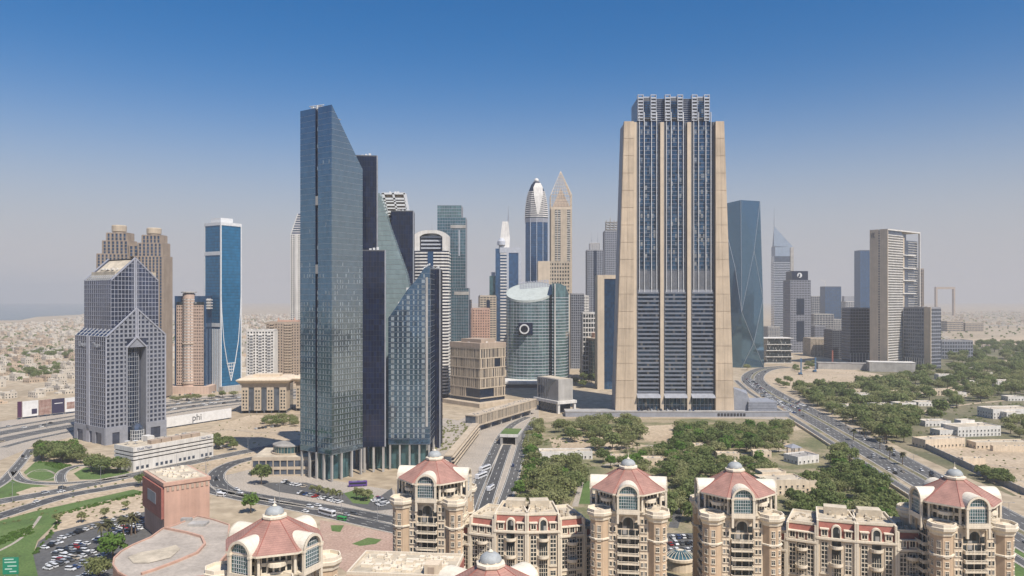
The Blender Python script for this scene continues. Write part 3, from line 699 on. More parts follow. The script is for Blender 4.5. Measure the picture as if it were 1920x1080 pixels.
def dusit():
    D = 620.0; yaw = 55
    c, W, L = corner(141, 198, 310, D, yaw)
    t = thing('gabled_tower', 'grey twin-gabled tower with square window grid and tall pointed arch opening', 'skyscraper', (*c, 0), R(yaw))
    zE, zA, a0, a1 = 87.5, 110.0, W*.345, W*.655
    zN = 80.0
    notch = [(0,0),(a0,0),(a0,8),(a1,8),(a1,0),(W,0),(W,L),(0,L)]
    m = MB(); m.prism(notch, 0, zN)
    m.box(0, W, 0, L, zN, zE)
    m.add([(0,0,zE),(W,0,zE),(W/2,0,zA),(0,L,zE),(W,L,zE),(W/2,L,zA)],[(0,1,2),(5,4,3),(0,2,5,3),(1,4,5,2)])
    m.build('lower_glazing', M['g_dusit'], t)
    MB().lathe([(6.5,0),(6.5,zN-2)], 24, (W/2, 9.5)).build('atrium_glass', M['g_dark'], t)
    b = MB()
    for k in range(11):
        tt = math.pi*(1+ k/10); b.tube((W/2+6.6*math.cos(tt), 9.5+6.6*math.sin(tt), 12),(W/2+6.6*math.cos(tt), 9.5+6.6*math.sin(tt), zN-3),.12,n=4)
    zz = 12
    while zz < zN-3: b.lathe([(6.55,zz),(6.62,zz+.05),(6.55,zz+.2)], 24, (W/2, 9.5)); zz += 3.6
    b.build('atrium_mullions', M['alu'], t, 'stuff')
    b = MB(); grid_gable(b,(0,0),(1,0),(0,-1),W,13,zE,zA,14,3.62,1.35,1.35,.5,(a0-.5,a1+.5,zN))
    grid_gable(b,(W,L),(-1,0),(0,1),W,13,zE,zA,14,3.62,1.75,1.75,.5)
    b.build('front_panels', M['mauve_frame'], t, 'stuff')
    b = MB(); b.grid((0,L),(0,-1),(-1,0),L,13,zE,16,20,.22,.34,.25); b.grid((W,0),(0,1),(1,0),L,13,zE,16,20,.32,.42,.25)
    b.build('side_mullions', M['alu_frame'], t, 'stuff')
    b = MB(); b.ob((0,L),(0,-1),(-1,0),L*.40,L*.50,0,zE,0,.9); b.build('side_rib', M['alu_frame'], t)
    b = MB().ob((0,0),(1,0),(0,-1),W-.9,W+.3,0,zE,0,.7); b.build('corner_trim', M['alu_frame'], t)
    b = MB().ob((0,0),(1,0),(0,-1),-.3,.7,0,zE,0,.7); b.build('corner_trim', M['alu_frame'], t)
    # stone base
    b = MB()
    for o,u,n,w_ in FACES(W,L):
        if n == (0,-1):
            b.ob(o,u,n,-.4,a0-.5,9.5,14,.05,.9); b.ob(o,u,n,a1+.5,w_+.4,9.5,14,.05,.9)
            for p,q_ in ((-.4,5),(11,a0-.5),(a1+.5,a1+4),(w_-5,w_+.4)): b.ob(o,u,n,p,q_,0,9.5,.05,.9)
        else:
            b.ob(o,u,n,-.4,w_+.4,9.5,14,.05,.9)
            for k in range(4): b.ob(o,u,n,-.4+k*(w_-4.5)/3,4.9+k*(w_-4.5)/3,0,9.5,.05,.9)
    b.build('base_course', M['mauve_frame'], t)
    # gable rakes and the arch surround
    for x0, x1 in ((0, W/2), (W, W/2)):
        MB().tube((x0,-.5,zE),(x1,-.5,zA+.4),.75,n=4).build('gable_rake', M['alu_frame'], t)
    for x0, x1 in ((a0-.6, W/2), (a1+.6, W/2)):
        MB().tube((x0,-.7,zN-2),(x1,-.7,zN+6.5),.8,n=4).build('arch_rake', M['alu_frame'], t)
        MB().box(x0-.7, x0+.7, -1.0, 8, 0, zN-2).build('arch_jamb', M['mauve_frame'], t)
    m = MB(); m.add([(a0,-.4,zN-2),(a1,-.4,zN-2),(W/2,-.4,zN+6),(a0,1,zN-2),(a1,1,zN-2),(W/2,1,zN+6)],[(0,1,2),(5,4,3),(0,2,5,3),(1,4,5,2),(0,3,4,1)])
    m.build('arch_head', M['mauve_frame'], t)
    for x in (W/2-.9, W/2+.9): MB().box(x-.55, x+.55, -1.1, 0, zN+6, zA-.5).build('centre_band', M['alu_frame'], t)
    MB().lathe([(5.2,0),(5.2,9),(4.6,12),(2.8,14.2),(.3,15)], 18, (W/2, -1.0)).build('entrance_dome', M['g_grey'], t)
    b = MB()
    for k in range(10):
        tt = math.pi + math.pi*k/9; b.tube((W/2+5.3*math.cos(tt),-1+5.3*math.sin(tt),0),(W/2+5.3*math.cos(tt),-1+5.3*math.sin(tt),9),.18,n=4)
    for zz in (3, 6, 9): b.lathe([(5.28,zz),(5.4,zz+.1),(5.28,zz+.3)],18,(W/2,-1))
    b.build('entrance_mullions', M['white_frame'], t, 'stuff')
    # white glazing bars on the lower side slope
    b = MB()
    for k in range(9):
        y = L*k/8; b.tube((0,y,zE+.2),(W*.14,y,zE+.2+(zA-zE)*.28),.22,n=4)
    for f in (0,.35,.7,1): b.tube((W*.14*f,0,zE+.25+(zA-zE)*.28*f),(W*.14*f,L,zE+.25+(zA-zE)*.28*f),.22,n=4)
    b.build('slope_bars', M['white_frame'], t, 'stuff')
    # upper body
    c2, W2, L2 = corner(158, 208, 297, 628, yaw)
    dx, dy = c2[0]-c[0], c2[1]-c[1]; ca_, sa_ = math.cos(R(yaw)), math.sin(R(yaw))
    ox, oy = dx*ca_+dy*sa_, -dx*sa_+dy*ca_
    y0, y1 = Z(525, 628), Z(485, 650)
    m = MB(); m.box(ox, ox+W2, oy, oy+L2, zE+4, y0)
    A = lambda x, y, z_: (ox+x, oy+y, z_)
    m.add([A(0,0,y0),A(W2,0,y0),A(W2/2,0,y1),A(0,L2,y0),A(W2,L2,y0),A(W2/2,L2,y1),A(0,3,y0),A(W2/2,3,y1),A(W2,3,y0),A(0,L2-2,y0),A(W2/2,L2-2,y1),A(W2,L2-2,y0)],
          [(0,1,2),(5,4,3),(0,2,7,6),(1,8,7,2),(9,10,5,3),(11,4,5,10),(6,7,8),(11,10,9),(1,4,5,2)])
    m.build('upper_glazing', M['g_dusit'], t)
    b = MB(); grid_gable(b,(ox,oy),(1,0),(0,-1),W2,zE+2,y0,y1,14,3.62,.30,.42,.25)
    b.grid((ox,oy+L2),(0,-1),(-1,0),L2,zE+2,y0,14,12,.26,.36,.22); b.grid((ox+W2,oy),(0,1),(1,0),L2,zE+2,y0,14,12,.26,.36,.22)
    grid_gable(b,(ox+W2,oy+L2),(-1,0),(0,1),W2,zE+2,y0,y1,14,3.62,.30,.42,.25)
    b.build('upper_mullions', M['alu_frame'], t, 'stuff')
    for x in (W2/2-.9, W2/2+.9): MB().box(ox+x-.5, ox+x+.5, oy-.6, oy, zA-4, y1-1).build('centre_band', M['alu_frame'], t)
    for xa, xb in ((0,W2/2),(W2,W2/2)):
        for yy in (oy-.2, oy+L2): MB().tube((ox+xa,yy,y0),(ox+xb,yy,y1+.4),.65,n=4).build('gable_rake', M['alu_frame'], t)
    # recessed roof deck between the gables, glazed eaves strip
    MB().box(ox+5, ox+W2-.4, oy+3.2, oy+L2-2.2, y0+2, y0+7.2).build('roof_deck', M['roof_beige'], t)
    b = MB()
    for k in range(13):
        y = oy+3+(L2-5)*k/12; b.tube((ox,y,y0+.1),(ox+6,y,y0+5.4),.22,n=4)
    for f in (0,.33,.66,1): b.tube((ox+6*f,oy+3,y0+.1+5.3*f),(ox+6*f,oy+L2-2,y0+.1+5.3*f),.22,n=4)
    b.build('eaves_bars', M['white_frame'], t, 'stuff')
    m = MB(); m.add([(ox+6,oy+3,y0+5.0),(ox+W2/2,oy+3,y1-1.2),(ox+W2/2,oy+L2-2,y1-1.2),(ox+6,oy+L2-2,y0+5.0),(ox+W2-1,oy+3,y0+.8),(ox+W2-1,oy+L2-2,y0+.8)],[(0,1,2,3),(1,4,5,2)]); m.build('roof_slope', M['roof_beige'], t)
    roof_kit(t, W2*.3, L2-8, y0+9, 14, 4, ox+6, oy+4, 'white_wall', 1.6)
    return t
dusit()
# ================================================================ towers left of the folded glass tower
def shangri():
    D = 905.0; s = D/F
    t = thing('twin_crowned_tower', 'beige twin-crowned tower with fluted piers behind the grey gabled tower', 'skyscraper', (X(249, D), D, 0), 0)
    x = lambda px: (px-249)*s
    def tier(name, c0, c1, ya, yb, n, par, dep, yc):
        a, b_ = x(c0), x(c1); w_ = b_-a; m = MB().box(a+.3, b_-.3, yc+.3, yc+dep-.3, Z(yb, D), Z(ya, D)-.2).build(name, M['g_blue2'], par)
        f = MB(); f.grid((a,yc),(1,0),(0,-1),w_,Z(yb,D),Z(ya,D),n,1,w_/n*.42,0,1.1); f.grid((a,yc+dep),(0,-1),(-1,0),dep,Z(yb,D),Z(ya,D),n,1,dep/n*.52,0,1.1); f.grid((b_,yc),(0,1),(1,0),dep,Z(yb,D),Z(ya,D),n,1,dep/n*.52,0,1.1)
        f.grid((a,yc),(1,0),(0,-1),w_,Z(yb,D),Z(ya,D),n,max(1,int((Z(ya,D)-Z(yb,D))/3.6)),0,.7,.35)
        f.box(a-.6, b_+.6, yc-.6, yc+dep+.6, Z(ya,D)-.4, Z(ya,D)+.8)
        f.build('fluted_piers', M['umber'], m, 'stuff')
    tier('main_body', 252, 305, 481, 745, 8, t, 24, 0)
    tier('main_body', 177, 236, 476, 745, 8, t, 24, 6)
    tier('link_body', 236, 262, 460, 480, 3, t, 16, 8)
    tier('upper_tier', 186, 234, 451, 476, 6, t, 20, 8)
    tier('upper_tier', 258, 302, 456, 481, 6, t, 20, 2)
    tier('top_tier', 192, 230, 436, 451, 5, t, 16, 10)
    tier('top_tier', 264, 298, 441, 456, 5, t, 16, 4)
    for px, ya, yb, yc in ((209, 420, 436, 18), (280, 426, 441, 12)):
        r = 17.5*s*.75; c = (x(px), yc)
        MB().lathe([(r*.9,Z(yb,D)),(r*.9,Z(yb-4,D)),(r,Z(yb-4,D)),(r,Z(ya,D)-1),(r*.92,Z(ya,D))], 20, c).build('crown_drum', M['beige_stone'], t)
    return t
shangri()
def pink_tower():
    D = 955.0; s = D/F
    t = thing('apartment_tower', 'pink apartment tower with rounded central bay between blue glass corners', 'apartment tower', (X(352, D), D, 0), R(2))
    x = lambda px: (px-352)*s; z = lambda py: Z(py, D)
    MB().box(x(326), x(384), 3, 30, 0, z(555)).build('glazing', M['g_blue2'], t)
    MB().box(x(331), x(381), 1, 26, 0, z(566)).build('core_glazing', M['g_win'], t)
    f = MB(); a, b_ = x(331), x(341.5)
    for a, b_, n in ((x(331),x(341.5),3),(x(362),x(381),6)):
        f.grid((a,1),(1,0),(0,-1),b_-a,z(722),z(572),n,26,(b_-a)/n*.38,1.6,.9)
    f.build('window_wall', M['pale_pink'], t, 'stuff')
    m = MB(); r = 7.4
    m.lathe([(r,0),(r,z(551)),(r*.6,z(548))], 20, (x(352), 4)); m.build('round_bay', M['pale_pink'], t)
    m = MB(); k = 0
    zz = z(720)
    while zz < z(560):
        for q in (-3.4, 0, 3.4): m.box(x(352)+q-1.1, x(352)+q+1.1, -3.5+abs(q)*.3, -1.2, zz, zz+1.7)
        zz += 3.6
    m.build('bay_windows', M['g_win'], t, 'stuff')
    m = MB(); zz = z(718)
    while zz < z(560): m.lathe([(r+.05,zz-1.1),(r+.35,zz-1),(r+.35,zz-.4),(r+.05,zz-.3)], 20, (x(352),4)); zz += 3.6
    m.build('bay_bands', M['white_wall'], t, 'stuff')
    for py in (646, 720): MB().lathe([(r+.3,z(py)),(r+.9,z(py)+.3),(r+.9,z(py)+1.6),(r+.3,z(py)+2)], 20, (x(352),4)).build('ring_cornice', M['brown_stone'], t)
    MB().lathe([(r+1.6,z(549)),(r+1.6,z(548)+.6),(r*.4,z(547)+.6)], 20, (x(352),4)).build('bay_roof', M['concrete'], t)
    m = MB()
    for k in range(4): m.box(x(380), x(391), 4, 14, z(579-k*5.2), z(577-k*5.2))
    m.box(x(382), x(389), 6, 12, z(580), z(560)); m.build('corner_balconies', M['white_wall'], t)
    MB().box(x(320), x(394), -6, 34, 0, z(724)).build('podium', M['pale_pink'], t)
    return t
pink_tower()
def blue_tower():
    D = 970.0; yaw = 57
    c, W, L = corner(384, 414, 452, D, yaw); z = lambda py: Z(py, D)
    t = thing('blue_glass_tower', 'deep blue glass tower with white edges and V-shaped white lattice low down', 'skyscraper', (*c, 0), R(yaw))
    zt = z(422)
    MB().box(0, W, 0, L, 0, zt).build('glazing', M['g_blue'], t)
    MB().box(-.6, W+.6, -.6, L+.6, zt, zt+4).build('crown_band', M['white_frame'], t)
    MB().box(W*.15, W*.75, L*.2, L*.8, zt+4, z(407)).build('roof_house', M['white_frame'], t)
    b = MB(); zz = 8
    while zz < zt: b.ob((0,0),(1,0),(0,-1),0,W,zz,zz+.2,0,.06); b.ob((0,L),(0,-1),(-1,0),0,L,zz,zz+.2,0,.06); zz += 3.8
    b.build('storey_joints', M['g_navy'], t, 'stuff')
    for xx, yy, w_ in ((-.7,-.7,1.5),(W-.8,-.7,1.4),(-.7,L-.9,1.4)): MB().box(xx, xx+w_, yy, yy+w_, 0, zt).build('edge_post', M['white_frame'], t)
    for ya, yb in ((471, 478), (606, 613)): MB().ob((0,L),(0,-1),(-1,0),0,L-.9,z(yb),z(ya),0,.6).build('sky_band', M['white_frame'], t)
    b = MB()
    for k in range(4): b.ob((0,L),(0,-1),(-1,0),L*(.48+.13*k),L*(.54+.13*k),0,z(617),0,.7)
    b.build('white_piers', M['white_frame'], t, 'stuff')
    # V of white ribs on the right face
    pts = [(.5, z(716)), (.30, z(680)), (.14, z(640)), (.04, z(585)), (0.0, z(540))]
    for sgn in (1, -1):
        for (a, za), (b2, zb) in zip(pts, pts[1:]):
            p = lambda f: W*(f if sgn > 0 else 1-f)
            MB().tube((p(a),-.3,za),(p(b2),-.3,zb),.55,n=5).build('lattice_rib', M['white_frame'], t)
    b = MB()
    for k in range(5):
        zz = z(683+k*6); hw = .5-.30*(k+.2)/5.6-.2
        hw = max(.02, .22*(1-k/5.5)); b.box(W*(.5-hw), W*(.5+hw), -.5, -.1, zz, zz+.9)
    for k in (-1,0,1): b.box(W*.5+k*3.2-.25, W*.5+k*3.2+.25, -.5, -.1, z(705-abs(k)*10), z(683))
    b.build('lattice_bars', M['white_frame'], t, 'stuff')
    MB().box(-3, W+10, -8, -.9, 0, 7).build('podium', M['concrete'], t)
    mast(t, W*.5, L*.5, z(407), z(398), .4)
    return t
blue_tower()
r_, W, L, zt = block('apartment_block', 'white apartment block with stacked balconies beside the blue glass tower', 459, 463, 513, 1000, 6, 621, 'white_wall', 'g_win', (9,7), 20, 1.6, 1.5, .9, depth=24, cat='apartment block')
b = MB()
for k in range(19):
    for f in (.12,.45,.78): b.box(W*f, W*(f+.13), -2.4, -.9, zt*k/20+2, zt*k/20+3.1)
b.build('balconies', M['white_wall'], r_, 'stuff')
r_, W, L, zt = block('apartment_block', 'beige brown apartment block with small pointed roof turrets', 497, 500, 566, 1060, 4, 606, 'brown_stone', 'g_win', (13,8), 22, 2.0, 1.9, .8, depth=26, cat='apartment block')
for f in (.32, .78): MB().loft([ngon(4,3.2,R(45),(W*f,4)),ngon(4,.1,R(45),(W*f,4))],[zt,Z(596,1060)+1]).build('turret_roof', M['pink_stone'], r_)
MB().box(W*.3, W*.9, 2, 20, zt, zt+4).build('penthouse', M['pink_stone'], r_)
b = MB()
for k in range(22):
    for f in (.1,.5,.62): b.box(W*f, W*(f+.10), -2.0, -.8, zt*k/22+2, zt*k/22+3.0)
b.build('balconies', M['sandstone_pale'], r_, 'stuff')
def low_hotel():
    D = 790.0; c, W, L = corner(453, 453, 537, D, 4); L = 34
    t = thing('office_block', 'low beige office block with broad flat eaves and curved dark glass bays', 'office block', (*c, 0), R(4))
    def wing(x0, W, y0, L):
        zt = Z(722, D)
        MB().box(x0+.3, x0+W-.3, y0+.6, y0+L, 3, zt).build('glazing', M['g_grey'], t)
        n = max(1, round(W/15))
        for k in range(n+1):
            a = x0+(W-7)*k/n
            p = MB(); p.box(a, a+7, y0-.6, y0+L*.5, 3, zt); p = p.build('stone_bay', M['beige_stone'], t)
            w_ = MB()
            for j in range(6):
                for q in (1.3, 4.2): w_.box(a+q, a+q+1.5, y0-.72, y0-.5, 5+j*3.4, 6.9+j*3.4)
            w_.build('bay_windows', M['g_win'], p, 'stuff')
            if k < n:
                MB().box(a+7, x0+(W-7)*(k+1)/n, y0-.6, y0+1, zt-2.5, zt).build('bay_lintel', M['beige_stone'], t)
        MB().box(x0-1, x0+W+1, y0-1.6, y0+L+1, zt, zt+2).build('cornice', M['beige_stone'], t)
        m = MB(); m.loft([[(x0-2,y0-2.6),(x0+W+2,y0-2.6),(x0+W+2,y0+L+2),(x0-2,y0+L+2)],[(x0-4.5,y0-5),(x0+W+4.5,y0-5),(x0+W+4.5,y0+L+4),(x0-4.5,y0+L+4)],[(x0-4.5,y0-5),(x0+W+4.5,y0-5),(x0+W+4.5,y0+L+4),(x0-4.5,y0+L+4)],[(x0,y0),(x0+W,y0),(x0+W,y0+L),(x0,y0+L)]],[zt+2,zt+4.6,zt+5.6,zt+7.5]); m.build('eaves_roof', M['cream'], t)
        MB().box(x0+W*.2, x0+W*.8, y0+L*.3, y0+L*.7, zt+7, zt+10).build('roof_house', M['cream'], t)
        m = MB()
        for k in range(7): m.box(x0+W*k/6-.6 if k else x0, x0+W*k/6+.6 if k < 6 else x0+W, y0+.4, y0+L, 0, 3.2)
        m.build('ground_piers', M['g_grey'], t, 'stuff')
    wing(0, W, 0, L); wing(W+7, 22, 14, 26)
low_hotel()
# slim tower half hidden by the folded glass tower
def attar():
    D = 1150.0; s = D/F; t = thing('balcony_tower', 'slim white balcony tower with tapering lattice top, half hidden by the glass tower', 'skyscraper', (X(545, D), D, 0))
    W = 40*s; x = lambda px: (px-545)*s; z = lambda py: Z(py, D)
    MB().box(.4, W, .4, 24, 0, z(440)).build('glazing', M['g_grey'], t)
    f = MB(); f.grid((0,0),(1,0),(0,-1),W,0,z(440),10,70,1.1,1.3,.9); f.build('balcony_frame', M['white_wall'], t, 'stuff')
    MB().box(x(554.5), x(559), -2.2, 0, 0, z(440)).build('stair_shaft', M['white_wall'], t)
    m = MB(); m.loft([[(.6,.5),(W-.6,.5),(W-.6,23),(.6,23)],[(x(557),5),(W-x(557),5),(W-x(557),18),(x(557),18)]],[z(440),z(400)]); m.build('taper', M['g_grey'], t)
    m = MB()
    for k in range(9):
        f_ = k/9; a = .2+(x(557)-.6)*f_; zz = z(440)+(z(400)-z(440))*f_; m.box(a, W-a, .1+4.5*f_-.3, 22-5*f_, zz, zz+1.3)
    m.tube((0,0,z(440)),(x(557),4.6,z(400)),.7,n=4); m.build('taper_bands', M['white_wall'], t, 'stuff')
attar()
# ================================================================ towers between the glass towers and the round one
def arch_tower():
    D = 900.0; s = D/F; t = thing('striped_tower', 'white striped tower with big white arch crown behind the stepped glass tower', 'skyscraper', (X(775, D), D, 0))
    x = lambda px: (px-775)*s; z = lambda py: Z(py, D); W = x(840)
    pol = [(0,6),(W*.06,2.5),(W*.2,.6),(W*.5,0),(W*.8,.6),(W*.94,2.5),(W,6),(W,28),(0,28)]
    MB().prism(pol, 0, z(470)).build('glazing', M['g_dark'], t)
    b = MB(); zz = 6; o = offs(pol, .9)
    while zz < z(472):
        b.prism(o, zz, zz+1.75); zz += 3.75
    b.build('floor_bands', M['white_wall'], t, 'stuff')
    MB().box(W*.42, W*.58, -1.6, 4, 0, z(472)).build('centre_shaft', M['g_blue2'], t)
    MB().box(1, W-1, 8, 26, z(470), z(440)).build('penthouse', M['g_dark'], t)
    # arch crown
    m = MB(); n = 14; vs_ = []
    out, inn = [], []
    for k in range(n+1):
        f = k/n; a = f*2-1
        out.append((W*.5+a*(W*.5+.3), z(431)-(abs(a)**3)*(z(431)-z(438))*1.4)); inn.append((W*.5+a*W*.33, z(437)-(abs(a)**3)*4))
    ring = [(W*.5-W*.5-.3, z(470))]+out+[(W+.3, z(470)), (W*.83, z(470))]+inn[::-1]+[(W*.17, z(470))]
    k = len(ring); m.add([(a,3,b_) for a,b_ in ring]+[(a,27,b_) for a,b_ in ring], [])
    N_ = n+1
    for i in range(n):
        for off, fl in ((0,0),(k,1)):
            q = [1+i, 2+i, 1+N_+2+(N_-1)-(i+1), 1+N_+2+(N_-1)-i]; q = [a+off for a in q]; m.f.append(q if fl else q[::-1]); m.m.append(0)
    for off, fl in ((0,0),(k,1)):
        q = [0+off, 1+off, 1+N_+2+N_-1+off, k-1+off]; m.f.append(q if fl else q[::-1]); m.m.append(0)
        q = [N_+off, N_+1+off, N_+2+off, N_+3+off]; m.f.append(q if fl else q[::-1]); m.m.append(0)
    for i in range(k): j = (i+1)%k; m.f.append([i, j, k+j, k+i]); m.m.append(0)
    m.build('arch_crown', M['white_wall'], t)
    b = MB()
    for j in range(4): b.box(W*.2, W*.8, 6.5, 8, z(466-j*7), z(463-j*7))
    b.build('crown_screens', M['alu'], t, 'stuff')
    mast(t, W*.5, 14, z(432), z(412), .4)
arch_tower()
def grey_green():
    D = 960.0; s = D/F; t = thing('stepped_glass_tower', 'grey-green stepped glass tower with pale glass box on top', 'skyscraper', (X(820, D), D, 0))
    x = lambda px: (px-820)*s; z = lambda py: Z(py, D)
    tiers = ((0,45,385,408,'g_green'),(0,53,408,540,'g_teal2'),(0,58.5,540,720,'g_teal2'))
    for i,(a,b_,ya,yb,g_) in enumerate(tiers):
        p = MB().box(x(820+a), x(820+b_), i*-.4, 30, z(yb), z(ya)).build('glass_tier', M[g_], t)
        W = x(820+b_); f = MB(); f.grid((0,i*-.4),(1,0),(0,-1),W,z(yb),z(ya),int(W/3),int((z(ya)-z(yb))/3.7),.25,.5,.25); f.grid((W,i*-.4),(0,1),(1,0),30,z(yb),z(ya),9,int((z(ya)-z(yb))/3.7),.25,.5,.25)
        f.build('tier_mullions', M['mauve_frame'], p, 'stuff')
    for a, b_, ya, yb in ((845,873,422,428),(852,879,547,553)): MB().box(x(a), x(b_)+.2, -1.2, 6, z(yb), z(ya)).build('sky_lobby_band', M['concrete'], t)
    MB().box(x(860), x(862), -.9, 2, z(480), z(431)).build('light_fin', M['alu'], t)
    MB().box(x(870), x(882), 8, 34, 0, z(562)).build('side_wing', M['g_grey'], t)
grey_green()
block('apartment_block', 'small pink apartment block right of the grey-green stepped tower', 884, 886, 918, 1150, 5, 580, 'pink_stone', 'g_win', (7,5), 26, 2.0, 1.8, .6, depth=20, cat='apartment block')
r_, W, L, zt = block('apartment_block', 'beige and glass apartment block behind the small pink one', 895, 900, 930, 1260, 8, 556, 'beige_stone', 'g_grey', (5,4), 32, 1.2, 1.9, .6, depth=22, cat='apartment block')
MB().box(W*.4, W*.62, -.9, 2, 0, zt-6).build('glass_strip', M['g_dark'], r_)
def spike_tower():
    D = 1300.0; s = D/F; t = thing('spire_tower', 'blue glass tower with striped front, white wedge crown and needle spire', 'skyscraper', (X(929, D), D, 0))
    x = lambda px: (px-929)*s; z = lambda py: Z(py, D); W = x(977)
    MB().box(0, W, 0, 34, 0, z(466)).build('glazing', M['g_blue2'], t)
    b = MB(); zz = 10
    while zz < z(474): b.box(x(938), x(950), -.8, .5, zz, zz+2.3); zz += 5.2
    b.build('balcony_stripes', M['white_wall'], t, 'stuff')
    MB().box(x(950), x(954), -1, .3, 0, z(468)).build('front_frame', M['alu'], t)
    MB().box(x(972), x(977)+.2, -1, .3, 0, z(468)).build('front_frame', M['alu'], t)
    MB().box(x(937)-.1, x(977)+.3, -1.1, 34.1, z(474), z(464)).build('crown_beam', M['alu'], t)
    m = MB(); m.loft([[(x(935),6),(x(955),6),(x(955),26),(x(935),26)],[(x(938),10),(x(956),10),(x(956),22),(x(938),22)],[(x(942),12),(x(953),12),(x(953),20),(x(942),20)]],[z(464),z(443),z(414)]); m.build('wedge_crown', M['white_wall'], t)
    MB().lathe([(7,z(459)),(7,z(452)),(3,z(446))],14,(x(940),8)).build('crown_disc', M['alu'], t)
    mast(t, x(953), 16, z(416), z(384), 1.2)
    MB().box(x(917.5), x(929)-.1, 6, 30, 0, z(517)).build('side_wing', M['g_teal'], t)
    MB().box(x(920), x(928), 10, 24, z(517), z(510)).build('wing_house', M['alu'], t)
spike_tower()
def rose():
    D = 1370.0; s = D/F; t = thing('rocket_tower', 'slender blue tower with white curved pointed top and ball finial', 'skyscraper', (X(1006.5, D), D, 0))
    z = lambda py: Z(py, D); hw = 21.5*s
    pl = lambda f: [(a*hw*f, b_*hw*.8*f+18) for a, b_ in ((-1,-.35),(-.55,-.85),(0,-1),(.55,-.85),(1,-.35),(1,.6),(0,1),(-1,.6))]
    MB().prism(pl(1), 0, z(408)).build('glazing', M['g_blue2'], t)
    b = MB()
    for px in (-1,-.55,0,.55,1):
        yy = {-1:-.35,-.55:-.85,0:-1,.55:-.85,1:-.35}[px]; b.tube((px*hw,yy*hw*.8+17.9,0),(px*hw,yy*hw*.8+17.9,z(408)),.6,n=4)
    b.build('vertical_ribs', M['alu'], t, 'stuff')
    b = MB(); zz = 20
    while zz < z(418): b.prism(offs(pl(1),.15), zz, zz+.5, True); zz += 4
    b.build('storey_joints', M['g_navy'], t, 'stuff')
    MB().prism(offs(pl(1),.5), z(416), z(408)).build('collar', M['mauve_frame'], t)
    prof = [(1.0,408),(.98,396),(.92,382),(.82,368),(.66,355),(.46,344),(.22,338)]
    MB().loft([pl(f) for f,_ in prof],[z(y) for _,y in prof]).build('upper_glazing', M['g_dark'], t)
    b = MB()
    for k in range(13):
        y = 406-k*3.9; f = next(prof[i][0]+(prof[i+1][0]-prof[i][0])*(prof[i][1]-y)/(prof[i][1]-prof[i+1][1]) for i in range(len(prof)-1) if y >= prof[i+1][1])
        b.prism(offs(pl(f),.7), z(y), z(y)+1.9)
    b.build('floor_bands', M['white_wall'], t, 'stuff')
    m = MB(); st = [(-1.5,1.5,402),(-4,5,385),(-7,9,366),(-8,9,350),(-4,5,341)]
    vs_ = []; 
    for a, c, y in st:
        f = next((prof[i][0]+(prof[i+1][0]-prof[i][0])*(prof[i][1]-y)/(prof[i][1]-prof[i+1][1]) for i in range(len(prof)-1) if y >= prof[i+1][1]), .3)
        yy = -hw*.8*f+17.0; vs_ += [(a*1.0+2,yy,z(y)),(c*1.0+2,yy,z(y)),(c+2,yy+6,z(y)),(a+2,yy+6,z(y))]
    fs = []
    for i in range(len(st)-1):
        for j in range(4): k = (j+1)%4; fs.append((i*4+j,i*4+k,i*4+4+k,i*4+4+j))
    m.add(vs_, fs); m.build('white_petal', M['white_wall'], t)
    for a, b_ in ((-9,6),(9,-6)): MB().tube((a,14,z(350)),(b_,17,z(338)),1.1,n=5).build('crown_brace', M['mauve_frame'], t)
    m = MB(); m.lathe([(.2,z(338)-3),(3.2,z(338)-1),(4.4,z(335)),(3.2,z(332)-.5),(.3,z(332)+1)],14,(0,18)); m.build('ball_finial', M['white_wall'], t, smooth=True)
rose()
